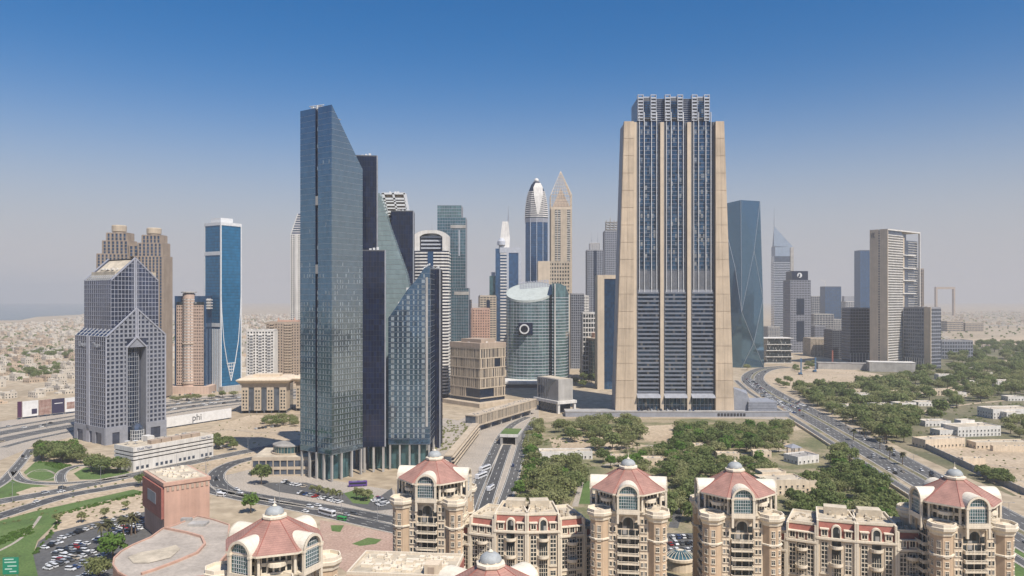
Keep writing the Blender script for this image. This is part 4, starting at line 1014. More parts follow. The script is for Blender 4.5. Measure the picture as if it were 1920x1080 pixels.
def gevora():
    D = 1422.0; s = D/F; t = thing('spired_hotel_tower', 'gold-grey tower with pointed lattice pyramid crown', 'skyscraper', (X(1052.5, D), D, 0))
    z = lambda py: Z(py, D); h = 19.5*s
    MB().box(-h, h, 0, 2*h, 0, z(392)).build('glazing', M['g_win'], t)
    b = MB()
    for a, c in ((-h,-h*.62),(-h*.08,h*.55),(h*.85,h)): b.box(a, c, -1, .3, 0, z(392))
    b.box(-h*.42,-h*.34,-.8,.3,0,z(392)); b.build('stone_strips', M['beige_stone'], t)
    b = MB(); zz = 12
    while zz < z(394): b.box(-h*.6, -h*.1, -.6, .2, zz, zz+1.5); b.box(h*.55, h*.85, -.6, .2, zz, zz+1.5); zz += 4.1
    b.build('window_bands', M['white_wall'], t, 'stuff')
    b = MB(); b.grid((h,0),(0,1),(1,0),2*h,0,z(392),8,60,1.4,1.4,.5); b.grid((-h,2*h),(0,-1),(-1,0),2*h,0,z(392),8,60,1.4,1.4,.5); b.build('side_frame', M['beige_stone'], t, 'stuff')
    MB().box(-h-.5, h+.5, -.8, 2*h+.5, z(393), z(388)).build('crown_cornice', M['sandstone_pale'], t)
    MB().loft([[(-h*.85,2),(h*.85,2),(h*.85,2*h-2),(-h*.85,2*h-2)],[(-1,h-1),(1,h-1),(1,h+1),(-1,h+1)]],[z(388),z(352)]).build('crown_core', M['brown_stone'], t)
    b = MB(); zb, zm, zt = z(390), z(365), z(318)
    cs = [(-h,0),(h,0),(h,2*h),(-h,2*h)]
    for k in range(4):
        p, q = cs[k], cs[(k+1)%4]
        for i in range(7):
            f = i/7; c = (p[0]+(q[0]-p[0])*f, p[1]+(q[1]-p[1])*f)
            b.tube((*c,zb),(*c,zm),.7 if i==0 else .35,n=4); b.tube((*c,zm),(c[0]*.02,h+(c[1]-h)*.02,zt),.8 if i==0 else .35,.2,n=4)
        for i in range(11):
            f = 0 if i < 3 else (i-3)/8; zz = zb+(zm-zb)*i/3 if i < 3 else zm+(zt-zm)*f
            sc_ = 1-f; b.tube((p[0]*sc_,h+(p[1]-h)*sc_,zz),(q[0]*sc_,h+(q[1]-h)*sc_,zz),.4,n=4)
    b.build('crown_lattice', M['sandstone_pale'], t, 'stuff')
gevora()
r_, W, L, zt = block('office_block', 'beige block with windowless left bay below the two slender spired towers', 1009, 1009, 1068, 1200, 0, 492, 'beige_stone', 'g_win', (12,6), 30, 1.7, 2.6, .7, depth=30, cat='office block')
MB().box(-.2, W*.38, -1.0, 6, 0, zt+2).build('blank_bay', M['sandstone_pale'], r_)
block('office_tower', 'grey tower just right of the round glass tower', 1071, 1071, 1095, 1290, 0, 552, 'grey_panel', 'g_grey', (6,5), 30, .8, 1.0, .5, depth=24)
block('apartment_block', 'narrow white block between grey towers left of the tallest tower', 1093, 1094, 1104, 1400, 0, 556, 'white_wall', 'g_win', (3,4), 24, 1.4, 1.8, .5, depth=20, cat='apartment block')
block('apartment_block', 'low white and dark banded block left of the tallest tower', 1092, 1093, 1123, 1120, 0, 588, 'white_wall', 'g_win', (6,5), 14, .8, 1.7, .7, depth=24, cat='apartment block')
r_, W, L, zt = block('masted_tower', 'slim grey tower with square crown and paired masts', 1101, 1101, 1131, 1500, 0, 470, 'mauve_frame', 'g_grey', (9,6), 60, 1.2, 1.0, .5, depth=28, kit=0)
MB().box(W*.42, W*.58, -.9, 2, 0, zt).build('dark_strip', M['g_dark'], r_)
MB().box(W*.18, W*.82, 5, 22, zt, Z(456,1500)).build('crown', M['grey_panel'], r_)
b = MB(); b.grid((W*.18,5),(1,0),(0,-1),W*.64,zt+1,Z(455,1500),5,1,1.2,1.2,.8); b.build('crown_frame', M['white_wall'], r_, 'stuff')
for f in (.3,.7): mast(r_, W*f, 12, Z(456,1500), Z(434,1500), .5)
r_, W, L, zt = block('unfinished_tower', 'grey unfinished tower with open frame top behind the tallest tower', 1134, 1134, 1160, 1600, 0, 434, 'mauve_frame', 'g_grey', (7,6), 55, 1.5, 1.9, .8, depth=28, kit=0)
b = MB()
for k in range(4): b.box(W*.12, W*.95, 4, 22, zt+4+k*5, zt+5.5+k*5)
for f in (.12,.4,.68,.93): b.box(W*f, W*f+1.2, 4, 5.2, zt, zt+24); b.box(W*f, W*f+1.2, 20.8, 22, zt, zt+24)
b.build('open_frame', M['concrete'], r_, 'stuff'); mast(r_, W*.45, 12, zt+24, Z(404,1600), 1.0, 'concrete')
r_, W, L, zt = block('office_tower', 'blue glass office tower with beige frame beside the tallest tower', 1121, 1121, 1165, 1000, 0, 520, 'g_grey', 'g_blue2', (10,7), 26, .2, .3, .2, depth=30, kit=5)
MB().box(-.6, 8.2, -1.0, 30, 0, zt+3).build('stone_frame', M['sandstone_pale'], r_); MB().box(8.3, W+.4, -1.0, 3, zt-2, zt+3).build('stone_frame', M['sandstone_pale'], r_)
def round_tower():
    D = 1020.0; s = D/F; t = thing('round_glass_tower', 'round green glass tower with slanted white roof disc and square ring sign', 'office tower', (X(1010, D), D+40, 0))
    x = lambda px: (px-1010)*s; z = lambda py: Z(py, D); n = 40
    xc, rx, ry = x(996), 47.5*s*.98, 30.0
    ell = [(xc+rx*math.cos(2*math.pi*i/n), ry*math.sin(2*math.pi*i/n)-8) for i in range(n)]
    ztop = [z(546)+ (p[1]+8)/ry*12.5 + (p[0]-xc)/rx*3.0 for p in ell]
    m = MB(); m.loft([ell, ell],[0, ztop], False); m.build('glass_drum', M['g_green'], t)
    ringo = offs(ell, .5)
    m = MB(); m.loft([ringo, ringo, offs(ell,-.5)],[[a-2.4 for a in ztop],[a+.5 for a in ztop],[a+.5 for a in ztop]],False); m.add([(p[0],p[1],ztop[i]+.2) for i,p in enumerate(ell)],[tuple(range(n))]); m.build('roof_disc', M['pale_roof'], t)
    b = MB()
    for i in range(5):
        for j in range(11): 
            X_, Y_ = xc-rx*.45+j*rx*.115, -14+i*5+16; zz = z(546)+(Y_+8)/ry*12.5+(X_-xc)/rx*3+.3
            b.add([(X_,Y_,zz+.3),(X_+rx*.09,Y_,zz+.5),(X_+rx*.09,Y_+3.6,zz+1.9),(X_,Y_+3.6,zz+1.7)],[(0,1,2,3)])
    b.build('solar_panels', M['grey_panel'], t, 'stuff')
    b = MB(); zz = 8
    while zz < z(560): b.loft([offs(ell,.03),offs(ell,.4),offs(ell,.4),offs(ell,.03)],[zz,zz,zz+.75,zz+.75],False); zz += 4.1
    for i in range(0, n): p = offs(ell,.25)[i]; b.tube((p[0],p[1],6),(p[0],p[1],ztop[i]-2),.16,n=4)
    b.build('floor_bands', M['alu'], t, 'stuff')
    # taller curved blade on the right
    bl = [(x(1036),-34),(x(1050),-31),(x(1062),-22),(x(1070),-8),(x(1070),20),(x(1036),28)]
    zb = [z(531),z(531),z(536),z(552),z(548),z(527)]
    m = MB(); m.loft([bl,bl],[0,zb]); m.build('glass_blade', M['g_green'], t)
    b = MB(); zz = 8
    while zz < z(556): b.loft([offs(bl,.05),offs(bl,.45),offs(bl,.45),offs(bl,.05)],[zz,zz,zz+.75,zz+.75],False); zz += 4.1
    b.build('floor_bands', M['alu'], t, 'stuff')
    MB().box(x(1040), x(1042), -36, -33, 0, z(532)).build('edge_fin', M['white_wall'], t)
    MB().tube((x(1070),-8,0),(x(1070),-8,z(552)),.8,n=6).build('edge_fin', M['white_wall'], t)
    # square sign with ring
    sx0, sx1 = x(972), x(999); yy = -8-ry*.96
    MB().box(sx0, sx1, yy-2.2, yy+1, z(628), z(605)).build('sign_board', M['g_navy'], t)
    m = MB(); cx_, cz, R0, R1 = x(983), z(617), 9.2*s, 6.9*s; k = 24
    vs_ = [(cx_+r*math.cos(2*math.pi*i/k), yv, cz+r*math.sin(2*math.pi*i/k)) for yv in (yy-2.2, yy-8) for r in (R0, R1) for i in range(k)]
    fs = []
    for i in range(k):
        j = (i+1)%k; fs += [(2*k+i,2*k+j,3*k+j,3*k+i),(i,2*k+i,2*k+j,j)][:2]+[(k+i,k+j,3*k+j,3*k+i)]
    m.add(vs_, fs); m.build('sign_ring', M['white_frame'], t)
    MB().box(x(1003), x(1052), -60, -33.5, 0, 6).build('podium', M['concrete'], t)
    MB().box(x(949)-6, x(1008), -62, -20, 0, z(716)).build('podium_wing', M['concrete'], t)
    MB().box(x(949)-6.5, x(1008)+.5, -63, -20, z(716), z(712)).build('podium_roof', M['white_wall'], t)
    MB().box(x(949)-5.9, x(1007), -62.2, -61, 2, z(718)).build('podium_glazing', M['g_dark'], t)
round_tower()
def fin_block():
    D = 842.0; yaw = 45; c, W, L = corner(844, 900, 948, D, yaw)
    t = thing('fin_block', 'beige cube of a building with uneven vertical stone fins in bands', 'office block', (*c, 0), R(yaw)); z = lambda py: Z(py, D)
    z0, z1 = 8.0, z(655); n = 5; q = random.Random(8)
    MB().box(.8, W-.8, .8, L-.8, 0, z1+3).build('glazing', M['g_dark'], t)
    for k in range(n+1):
        zz = z0+(z1-z0)*k/n
        MB().box(-.2, W+.2, -.2, L+.2, zz, zz+1.2).build('floor_slab', M['beige_stone'], t)
    MB().box(-.3, W+.3, -.3, L+.3, z1+1.2, z1+6.5).build('attic', M['brown_stone'], t)
    f = MB()
    for k in range(n):
        a, b_ = z0+(z1-z0)*k/n+1.2, z0+(z1-z0)*(k+1)/n
        for o,u,n_,w_ in FACES(W,L):
            v = q.uniform(0,.8)
            while v < w_-.6:
                wd = q.choice((.5,.7,.7,1.4,1.8)); 
                if not (k == 3 and .55 < v/w_ < .8 and n_ == (0,-1)) and not (k == 0 and n_ in ((0,-1),(-1,0)) and .5 < (v/w_ if n_==(-1,0) else 1-v/w_)): f.ob(o,u,n_,v,min(w_,v+wd),a,b_,-.7,-.02)
                v += wd+q.choice((.7,.9,1.2,1.2,1.8))
    f.build('stone_fins', M['beige_stone'], t, 'stuff')
    MB().box(W*.15, W*.7, L*.1, L*.75, z1+6.5, z1+10.5).build('roof_house', M['brown_stone'], t)
    roof_kit(t, W-6, L-6, z1+6.5, 24, 4, 3, 3, 'white_wall', 2.2)
    for x in (1.5, W*.33, W*.66, W-1.5):
        for y in (1.5, L-1.5): MB().box(x-.6,x+.6,y-.6,y+.6,0,8).build('column', M['beige_stone'], t)
    MB().box(-9, W+4, -9, L+4, 0, 4.4).build('podium', M['beige_stone'], t)
fin_block()
def cube_pavilion():
    D = 790.0; c, W, L = corner(1007, 1047, 1074, D, 32)
    t = thing('white_cube_pavilion', 'pale concrete cube with scooped opening on legs beside the fin building', 'pavilion', (*c, 0), R(32)); z = lambda py: Z(py, D)
    z0, z1 = z(752), z(712)
    b = MB().box(0, W, 0, L, z0, z1).build('cube', M['concrete'], t)
    m = MB(); pts = []
    for k in range(9): f = k/8; pts.append((L*(.08+.42*(1-(1-f)**2.2)), z1-1-(z1-z0-2)*f))
    poly = [(L*.94, z1-1)]+pts+[(L*.94, z0+1)]
    m.add([(-.15,y,zz) for y,zz in poly],[tuple(range(len(poly)))]); m.build('scooped_opening', M['g_grey'], t)
    b = MB()
    for k in range(5): b.box(-.3,-.1,L*(.5+.08*k),L*(.5+.08*k)+.25,z0+1,z1-1)
    b.build('opening_mullions', M['alu'], t, 'stuff')
    MB().box(2, W-2, 2, L-2, z1, z1+.4).build('roof_deck', M['roof_beige'], t)
    MB().box(-3, W+3, -3, L+3, z0-3, z0-.05).build('platform', M['white_wall'], t)
    for x, y in ((-2,-2),(W,-2),(-2,L),(W,L)): MB().box(x,x+2.6,y,y+2.6,0,z0-3.05).build('leg', M['white_wall'], t)
    MB().box(1, W-1, 3, L-1, 0, z0-3.1).build('lobby', M['g_dark'], t)
cube_pavilion()
r_, W, L, zt = block('office_block', 'green glass office with beige end tower behind the round tower', 1066, 1122, 1146, 1090, 20, 640, 'beige_stone', 'g_green', (3,10), 11, .6, .5, .4, depth=60, kit=8, cat='office block')
MB().box(2, W+.6, -1, 12, 0, zt+3).build('end_tower', M['beige_stone'], r_)
MB().box(-3, W+2, 4, 50, zt+2, zt+4).build('flat_eaves', M['cream'], r_)
MB().box(4, W+8, 20, 56, zt+4, zt+11).build('penthouse', M['pink_stone'], r_)
# ================================================================ right of the tallest tower
def facet_tower():
    D = 1300.0; s = D/F; t = thing('faceted_glass_tower', 'faceted dark blue glass tower with kite-shaped folds beside the tallest tower', 'skyscraper', (X(1389, D), D, 0))
    x = lambda px: (px-1389)*s; z = lambda py: Z(py, D)
    P = {'tl':(x(1358)*1.06,22,z(381)),'tc':(0,0,z(375)),'tr':(x(1428),8,z(376)),'bk':(x(1400),50,z(376)),
         'bl':(x(1362)*1.05,22,0),'bc':(x(1392),4,0),'br':(x(1436)*1.02,12,0),'bb':(x(1400),54,0),
         'm1':(x(1390),-2,z(585)),'m2':(x(1414),1.5,z(643)),'m3':(x(1415),3,z(470)),'m4':(x(1434),9,z(560)),'m5':(x(1380),6,z(500))}
    m = MB(); names = list(P); m.add([P[k] for k in names], []); ix = {k:i for i,k in enumerate(names)}
    for k, f in enumerate((('tl','bl','m5'),('tl','m5','tc'),('m5','m1','tc'),('bl','m1','m5'),('bl','bc','m1'),('tc','m1','m3'),('tc','m3','tr'),('m1','m2','m3'),('m3','m4','tr'),('m3','m2','m4'),('m1','bc','m2'),('bc','br','m2'),('m2','br','m4'),('tr','m4','br'),('tr','br','bb','bk'),('tl','bk','bb','bl'),('tl','tc','tr','bk'))):
        m.f.append([ix[a] for a in f]); m.m.append(0)
    m.build('glazing', M['g_facet'], t)
    b = MB()
    for a, c in (('tc','m1'),('m1','m3'),('m3','tr'),('m1','m2'),('m2','m4'),('m3','m4'),('m2','bc'),('m2','br'),('tl','m5'),('m5','m1')):
        b.tube(P[a],P[c],.35,n=4)
    b.build('fold_joints', M['steel'], t, 'stuff')
facet_tower()
def terraced(name_label, xa, xb, D, ya, yb, n, depth):
    t = thing('terraced_building', name_label, 'low building', (X(xa, D), D, 0)); W = X(xb,D)-X(xa,D)
    za, zb = Z(yb, D), Z(ya, D)
    for k in range(n+1):
        zz = max(0.2, za)+(zb-max(.2,za))*k/n; g_ = k*1.5
        MB().box(g_ if k<n else -2, W-(0 if k<n else -3), -4+g_, depth, zz-.9, zz).build('terrace_slab', M['white_wall'], t)
        if k < n: MB().box(g_+2, W-2, g_, depth-2, zz+.01, zz+(zb-max(.2,za))/n-.95).build('glazing', M['g_win'], t)
    return t
terraced('white terraced low building right of the faceted glass tower', 1434, 1486, 1400, 634, 680, 4, 40)
terraced('small white terraced building between tallest tower and faceted tower', 1366, 1396, 1330, 640, 672, 4, 30)
def emirates():
    D = 2050.0; s = D/F; t = thing('wedge_top_tower', 'pale grey tower with wedge-shaped pointed top and thin mast', 'skyscraper', (X(1452, D), D, 0))
    x = lambda px: (px-1452)*s; z = lambda py: Z(py, D)
    MB().loft([[(0,0),(x(1489),10),(x(1475),60),(x(1460),60)]]*2,[0,z(480)]).build('glazing', M['g_grey'], t)
    b = MB(); zz = 10
    while zz < z(490): b.loft([offs([(0,0),(x(1489),10),(x(1475),60),(x(1460),60)],d) for d in (.1,.8,.8,.1)],[zz,zz,zz+1.3,zz+1.3],False); zz += 4.6
    b.build('floor_bands', M['alu'], t, 'stuff')
    b = MB(); b.loft([[(x(1454),2),(x(1489),10),(x(1475),60),(x(1460),58)]]*2,[z(484),z(461)]); b.build('upper_body', M['steel_blue'], t)
    m = MB(); m.add([(-1,0,z(462)),(x(1489),10,z(462)),(x(1462),60,z(462)),(-1,0,z(424))],[(0,1,3),(1,2,3),(2,0,3),(2,1,0)]); m.build('wedge_top', M['steel_blue'], t)
    MB().box(x(1484), x(1490), 7, 16, 0, z(463)).build('edge_pier', M['concrete'], t)
    mast(t, 0, 2, z(430), z(388), 1.1)
emirates()
def logo_tower():
    D = 1660.0; c, W, L = corner(1478, 1482, 1520, D, 4); L = 36
    t = thing('punched_tower', 'blue-grey punched-window tower with round white emblem on dark crown', 'office tower', (*c, 0), R(4)); z = lambda py: Z(py, D)
    zt = z(525)
    MB().box(0, W, 0, L, 0, zt).build('glazing', M['g_dark'], t)
    b = MB()
    for k, (o,u,n,w_) in enumerate(FACES(W,L)): b.grid(o,u,n,w_,0,zt,13,30,1.5,1.7,.5)
    b.build('punched_frame', M['mauve_frame'], t, 'stuff')
    for a, c_ in ((590, 560), (640, 602)): MB().box(W*.3, W*.68, -.8, .2, z(a), z(c_)).build('glass_panel', M['g_dark'], t)
    MB().box(W*.1, W*.9, 3, L-3, zt, z(508)).build('crown', M['g_navy'], t)
    m = MB(); m.lathe([(.1,0),(5.5,0),(5.5,.6),(.1,.6)],20); o = m.build('emblem', M['white_frame'], t); o.rotation_euler = (R(90),0,0); o.location = (W*.48, 2.9, z(516))
    MB().box(W*.44, W*.50, 2.0, 2.2, z(519), z(513.5)).box(W*.40, W*.45, 2.0, 2.2, z(520), z(517)).build('emblem_mark', M['g_navy'], t)
logo_tower()
def sky_gardens():
    D = 1290.0; c, W, L = corner(1631, 1664, 1725, D, 38)
    t = thing('slab_apartment_tower', 'cream slab tower with slit window line and open framed garden side', 'apartment tower', (*c, 0), R(38)); z = lambda py: Z(py, D)
    zt = z(429); wm = W*.46; zo = z(578)
    # cream end wall in two panels with a dark slit of windows between
    MB().box(0, wm, 1.2, L, 0, zt-2).box(wm, W*.75, L*.35, L, 0, zt-4).build('body', M['g_grey'], t)
    MB().ob((0,L),(0,-1),(-1,0),0,L*.49,0,zt,-1.2,.5).build('end_wall', M['sandstone_pale'], t)
    MB().ob((0,L),(0,-1),(-1,0),L*.57,L+.6,0,zt,-1.2,.5).build('end_wall', M['sandstone_pale'], t)
    b = MB(); zz = 6
    while zz < zt-3: b.ob((0,L),(0,-1),(-1,0),L*.49,L*.57,zz,zz+1.6,-.9,.35); zz += 4.3
    b.build('slit_bands', M['sandstone_pale'], t, 'stuff')
    b = MB(); zz = 5
    while zz < z(440): b.box(.6, wm, -.7, 1.3, zz, zz+1.3); zz += 4.3
    b.build('balcony_bands', M['white_wall'], t, 'stuff')
    b = MB()
    for k in range(12): xx = wm*(k+1)/12; b.box(xx-.2, xx+.2, -.4, 1.3, 4, z(440))
    b.build('balcony_posts', M['white_wall'], t, 'stuff')
    MB().box(0, W, -.9, L, zt-2, zt).build('roof_frame', M['white_wall'], t)
    MB().box(W-2.2, W, -.9, 2, 0, zt-2).build('edge_post', M['white_wall'], t)
    MB().box(W-2.2, W, L-2, L, 0, zt-2).build('edge_post', M['white_wall'], t)
    for py in (475, 500, 524, 549): MB().box(wm, W*.86, -.9, L*.3, z(py)-1.6, z(py)).build('garden_slab', M['white_wall'], t)
    MB().box(wm, W-2.3, L*.12, L*.34, 0, zt-16).build('set_back_wing', M['g_grey'], t)
    b = MB(); zz = 5
    while zz < zt-18: b.box(W*.68, W-2.3, L*.1, L*.121, zz, zz+1.2); zz += 4.3
    b.build('wing_bands', M['concrete'], t, 'stuff')
    MB().box(wm+1, wm+9, L*.05, L*.3, z(577), zt-12).build('stair_core', M['beige_stone'], t)
    # raised letter marks on the end wall
    for k, (a0, z0_, a1, z1_) in enumerate(((.08,1,.13,0),(.13,0,.18,1),(.22,0,.22,1),(.22,.5,.30,1),(.22,.5,.30,0))):
        zb = zt-14; MB().tube((-.7, L*(1-a0), zb+9*z0_), (-.7, L*(1-a1), zb+9*z1_), .45, n=4).build('letter_stroke', M['grey_dark'], t)
sky_gardens()
r_, W, L, zt = block('office_block', 'dark grey banded office block at the right foot of the cream slab tower', 1695, 1745, 1764, 1270, 24, 578, 'mauve_frame', 'g_grey', (5,12), 17, .5, 1.9, .5, kit=10, cat='office block')
MB().ob((0,L),(0,-1),(-1,0),L-11,L+1.2,0,zt+2,0,1.4).build('cream_pier', M['sandstone_pale'], r_)
b = MB()
for k in range(9): b.ob((0,L),(0,-1),(-1,0),3+k*(L-16)/8,4.4+k*(L-16)/8,0,18,.6,1.6)
b.build('arcade_piers', M['white_wall'], r_, 'stuff')
r_, W, L, zt = block('office_block', 'dark glass office block at the left foot of the cream slab tower', 1590, 1594, 1640, 1420, 5, 579, 'mauve_frame', 'g_dark', (9,7), 18, .5, 1.3, .4, depth=30, kit=9, cat='office block')
b = MB()
for k in range(9): b.box(W*k/8.3, W*k/8.3+1, -1.2, -.5, 0, 17)
b.build('arcade_piers', M['white_wall'], r_, 'stuff')
block('office_tower', 'plain blue-grey tower in haze left of the cream slab tower', 1613, 1613, 1640, 2300, 0, 470, 'g_grey', 'g_blue2', (8,8), 30, .3, .4, .3, depth=40, kit=3)
block('office_tower', 'thin brown tower edge right of the cream slab tower', 1716, 1716, 1732, 1600, 0, 505, 'brown_stone', 'g_grey', (5,6), 26, 1.2, .6, .5, depth=24, kit=2)
for k, (a, b_, y, D_, wl, gl, lab) in enumerate((
    (1523, 1550, 556, 2900, 'concrete', 'g_grey', 'pale grey hazy tower, left of a blue one on the skyline'),
    (1547, 1577, 538, 2500, 'g_grey', 'g_blue2', 'hazy blue tower with crane on the skyline right of the punched-window tower'),
    (1586, 1617, 566, 2700, 'white_wall', 'g_grey', 'hazy white tower with dark bridge box behind the dark office block'),
    (1526, 1563, 590, 1900, 'concrete', 'g_grey', 'grey mid-rise behind the punched-window tower, under the hazy skyline'),
    (1560, 1582, 600, 1950, 'concrete', 'g_grey', 'low grey mid-rise left of the dark glass office block'),
    (1528, 1548, 612, 1750, 'mauve_frame', 'g_dark', 'small dark roofed block right of the punched-window tower'),
    (1440, 1462, 614, 1900, 'concrete', 'g_blue2', 'low blue-grey block at the foot of the wedge-topped tower'),
    (1520, 1564, 636, 1560, 'beige_stone', 'g_win', 'low beige building with square windows right of the punched-window tower'),
    (1561, 1591, 620, 1500, 'grey_dark', 'g_dark', 'low dark glass block left of the dark office block'))):
    r_, W, L, zt = block('office_tower' if k < 3 else 'office_block', lab, a, a, b_, D_, 0, y, wl, gl, (7,7), 14, .9, 1.4, .5, depth=40, kit=5, cat='office tower' if k < 3 else 'office block')
    if k == 1: mast(r_, 6, 12, zt, zt+22, 1.4, 'white_wall', 'crane_mast'); MB().tube((6,12,zt+18),(-10,12,zt+24),.8,n=4).build('crane_jib', M['white_wall'], r_)
    if k == 2: MB().box(-4, W+30, 4, 24, zt, zt+20).build('bridge_box', M['grey_panel'], r_)
def frame():
    D = 4600.0; s = D/F; t = thing('giant_frame', 'giant rectangular picture-frame monument faint in the haze', 'monument', (X(1755, D), D, 0)); W = 36*s; zt = Z(538, D)
    for x in (0, W-9): MB().box(x, x+9, 0, 18, 0, zt).build('frame_leg', M['brown_stone'], t)
    MB().box(9, W-9, 0, 18, zt-13, zt).build('frame_top', M['brown_stone'], t); MB().box(9, W-9, 0, 18, 0, 12).build('frame_base', M['beige_stone'], t)
frame()
# ================================================================ near residential towers with red octagonal roofs
def arc_pts(cx, cz, r, n, a0=0.0, a1=math.pi): return [(cx+r*math.cos(a0+(a1-a0)*k/n), cz+r*math.sin(a0+(a1-a0)*k/n)) for k in range(n+1)]
ROT = [((1,0),(0,-1)), ((0,1),(1,0)), ((-1,0),(0,1)), ((0,-1),(-1,0))]     # (u, n) of the four sides
def win(g, f, o, u, n, c, z, w_, h, n0=0.0, bars=True):
    """pane set in a projecting frame with sill and centre bar"""
    g.ob(o,u,n,c-w_/2,c+w_/2,z,z+h,n0,n0+.03)
    f.ob(o,u,n,c-w_/2-.22,c+w_/2+.22,z-.25,z,n0,n0+.30)
    f.ob(o,u,n,c-w_/2-.16,c+w_/2+.16,z+h,z+h+.18,n0,n0+.2)
    f.ob(o,u,n,c-w_/2-.14,c-w_/2,z,z+h,n0,n0+.16); f.ob(o,u,n,c+w_/2,c+w_/2+.14,z,z+h,n0,n0+.16)
    if bars: f.ob(o,u,n,c-.05,c+.05,z,z+h,n0+.03,n0+.09); f.ob(o,u,n,c-w_/2,c+w_/2,z+h*.62,z+h*.62+.1,n0+.03,n0+.08)
ZT, FH = 40.5, 3.2
def roda_tower():
    t = thing('residential_tower', 'x', 'residential tower', (0,0,0))
    body = [(-9.5,-11.5),(9.5,-11.5),(11.5,-9.5),(11.5,9.5),(9.5,11.5),(-9.5,11.5),(-11.5,9.5),(-11.5,-9.5)]
    MB().prism(body, 0, ZT).build('shaft', M['cream'], t)
    g, f = MB(), MB()
    for (u, n) in ROT:
        o = (n[0]*11.5, n[1]*11.5)
        # flank bays beside the balcony recess, a little proud
        for sg in (-1, 1):
            c0, c1 = (4.1, 7.3) if sg > 0 else (-7.3, -4.1)
            f2 = MB(); f2.ob(o,u,n,c0,c1,0,ZT-1.0,.0,.55); f2.build('flank_bay', M['cream'], t)
            for k in range(12):
                z = 1.0+k*FH
                for c in (5.05, 6.35): win(g, f, o, u, n, sg*c, z, .72, 1.55, .55, False)
                if k not in (9,10): win(g, f, o, u, n, sg*8.3, z, .8, 1.6)
            g.ob(o,u,n,sg*8.3-.4,sg*8.3+.4,1+9*FH,1+10*FH+1.6,.0,.03)
        # balcony stack
        g.ob(o,u,n,-3.9,3.9,2,ZT-7,.0,.05)
        for k in range(10):
            z = 2.2+k*FH
            b = MB(); b.ob(o,u,n,-4.0,4.0,z-.25,z,.05,1.9)
            b.ob(o,u,n,-3.95,3.95,z+.85,z+1.0,1.72,1.9)
            for j in range(17): q = -3.9+7.8*j/16; b.ob(o,u,n,q-.05,q+.05,z,z+.86,1.76,1.86)
            b.ob(o,u,n,-3.95,-3.6,z,z+1.0,.05,1.9); b.ob(o,u,n,3.6,3.95,z,z+1.0,.05,1.9)
            b.ob(o,u,n,-3.6,3.6,z,z+.5,1.6,1.74)
            b.build('balcony', M['cream_trim'], t)
            for q in (-2.6, -.1, 2.4): f.ob(o,u,n,q,q+.22,z,z+FH-.3,.05,.3)
        # arched loggia at the head of the stack
        z = ZT-6.4; ap = arc_pts(0, z+2.3, 1.9, 10)
        g.ob(o,u,n,-3.7,-2.1,z,z+2.3,0,.04); g.ob(o,u,n,2.1,3.7,z,z+2.3,0,.04); g.ob(o,u,n,-1.9,1.9,z,z+2.3,0,.04)
        P = lambda a, zz, d: (o[0]+u[0]*a+n[0]*d, o[1]+u[1]*a+n[1]*d, zz)
        g.add([P(a,zz,.05) for a,zz in ap], [tuple(range(len(ap)))])
        ao, ai = arc_pts(0,z+2.3,2.6,10), arc_pts(0,z+2.3,1.9,10)
        for i in range(10): f.add([P(*ao[i],.5),P(*ao[i+1],.5),P(*ai[i+1],.5),P(*ai[i],.5),P(*ao[i],0),P(*ao[i+1],0),P(*ai[i+1],0),P(*ai[i],0)],[(0,1,2,3),(0,4,5,1),(3,2,6,7)])
        f.ob(o,u,n,-4.0,4.0,ZT-1.8,ZT-1.2,.0,.8); f.ob(o,u,n,-7.3,7.3,ZT-.9,ZT-.2,.0,1.0)
    g.build('windows', M['g_win'], t, 'stuff'); f.build('window_trim', M['cream_trim'], t, 'stuff')
    # corner bays with window columns, string course and a flared terrace cornice
    for cx, cy in ((10.6,-10.6),(10.6,10.6),(-10.6,10.6),(-10.6,-10.6)):
        oc = ngon(8, 3.5, R(22.5), (cx,cy))
        b = MB().prism(oc, 0, ZT-3).build('corner_bay', M['tan'], t)
        g, f = MB(), MB()
        for i in range(8):
            p, q = Vector(oc[i]), Vector(oc[(i+1)%8]); d = (q-p).normalized(); n_ = (d.y,-d.x); mid = (p+q)/2
            if n_[0]*cx+n_[1]*cy < 1.5: continue
            for k in range(11):
                z = 1.0+k*FH; win(g, f, (mid.x,mid.y), (d.x,d.y), n_, 0, z, 1.1, 1.6 if k < 9 else 2.3, .0, True)
        g.build('bay_windows', M['g_win'], b, 'stuff'); f.build('bay_trim', M['cream_trim'], b, 'stuff')
        for zz in (ZT-10.6, 7): MB().loft([ngon(8,3.5,R(22.5),(cx,cy)),ngon(8,4.0,R(22.5),(cx,cy)),ngon(8,4.0,R(22.5),(cx,cy)),ngon(8,3.5,R(22.5),(cx,cy))],[zz,zz+.2,zz+.7,zz+.8],False).build('string_course', M['cream_trim'], b)
        s5 = [(3.5,ZT-3.4),(3.9,ZT-3.2),(4.1,ZT-2.2),(4.8,ZT-1.4),(4.9,ZT-.4),(4.6,ZT-.3),(4.6,ZT+.8),(4.2,ZT+.8),(4.2,ZT-.2)]
        m = MB(); m.loft([ngon(8,r,R(22.5),(cx,cy)) for r,_ in s5],[z for _,z in s5]); m.build('terrace_cornice', M['cream_trim'], t)
    # pavilion storey
    oc = ngon(8, 11.2, R(22.5)); MB().prism(oc, ZT, ZT+6.6).build('pavilion_glazing', M['g_win'], t)
    m = MB(); m.prism(ngon(8, 14.0, R(22.5)), ZT-.1, ZT+.25); m.build('terrace_floor', M['roof_beige'], t)
    m = MB()
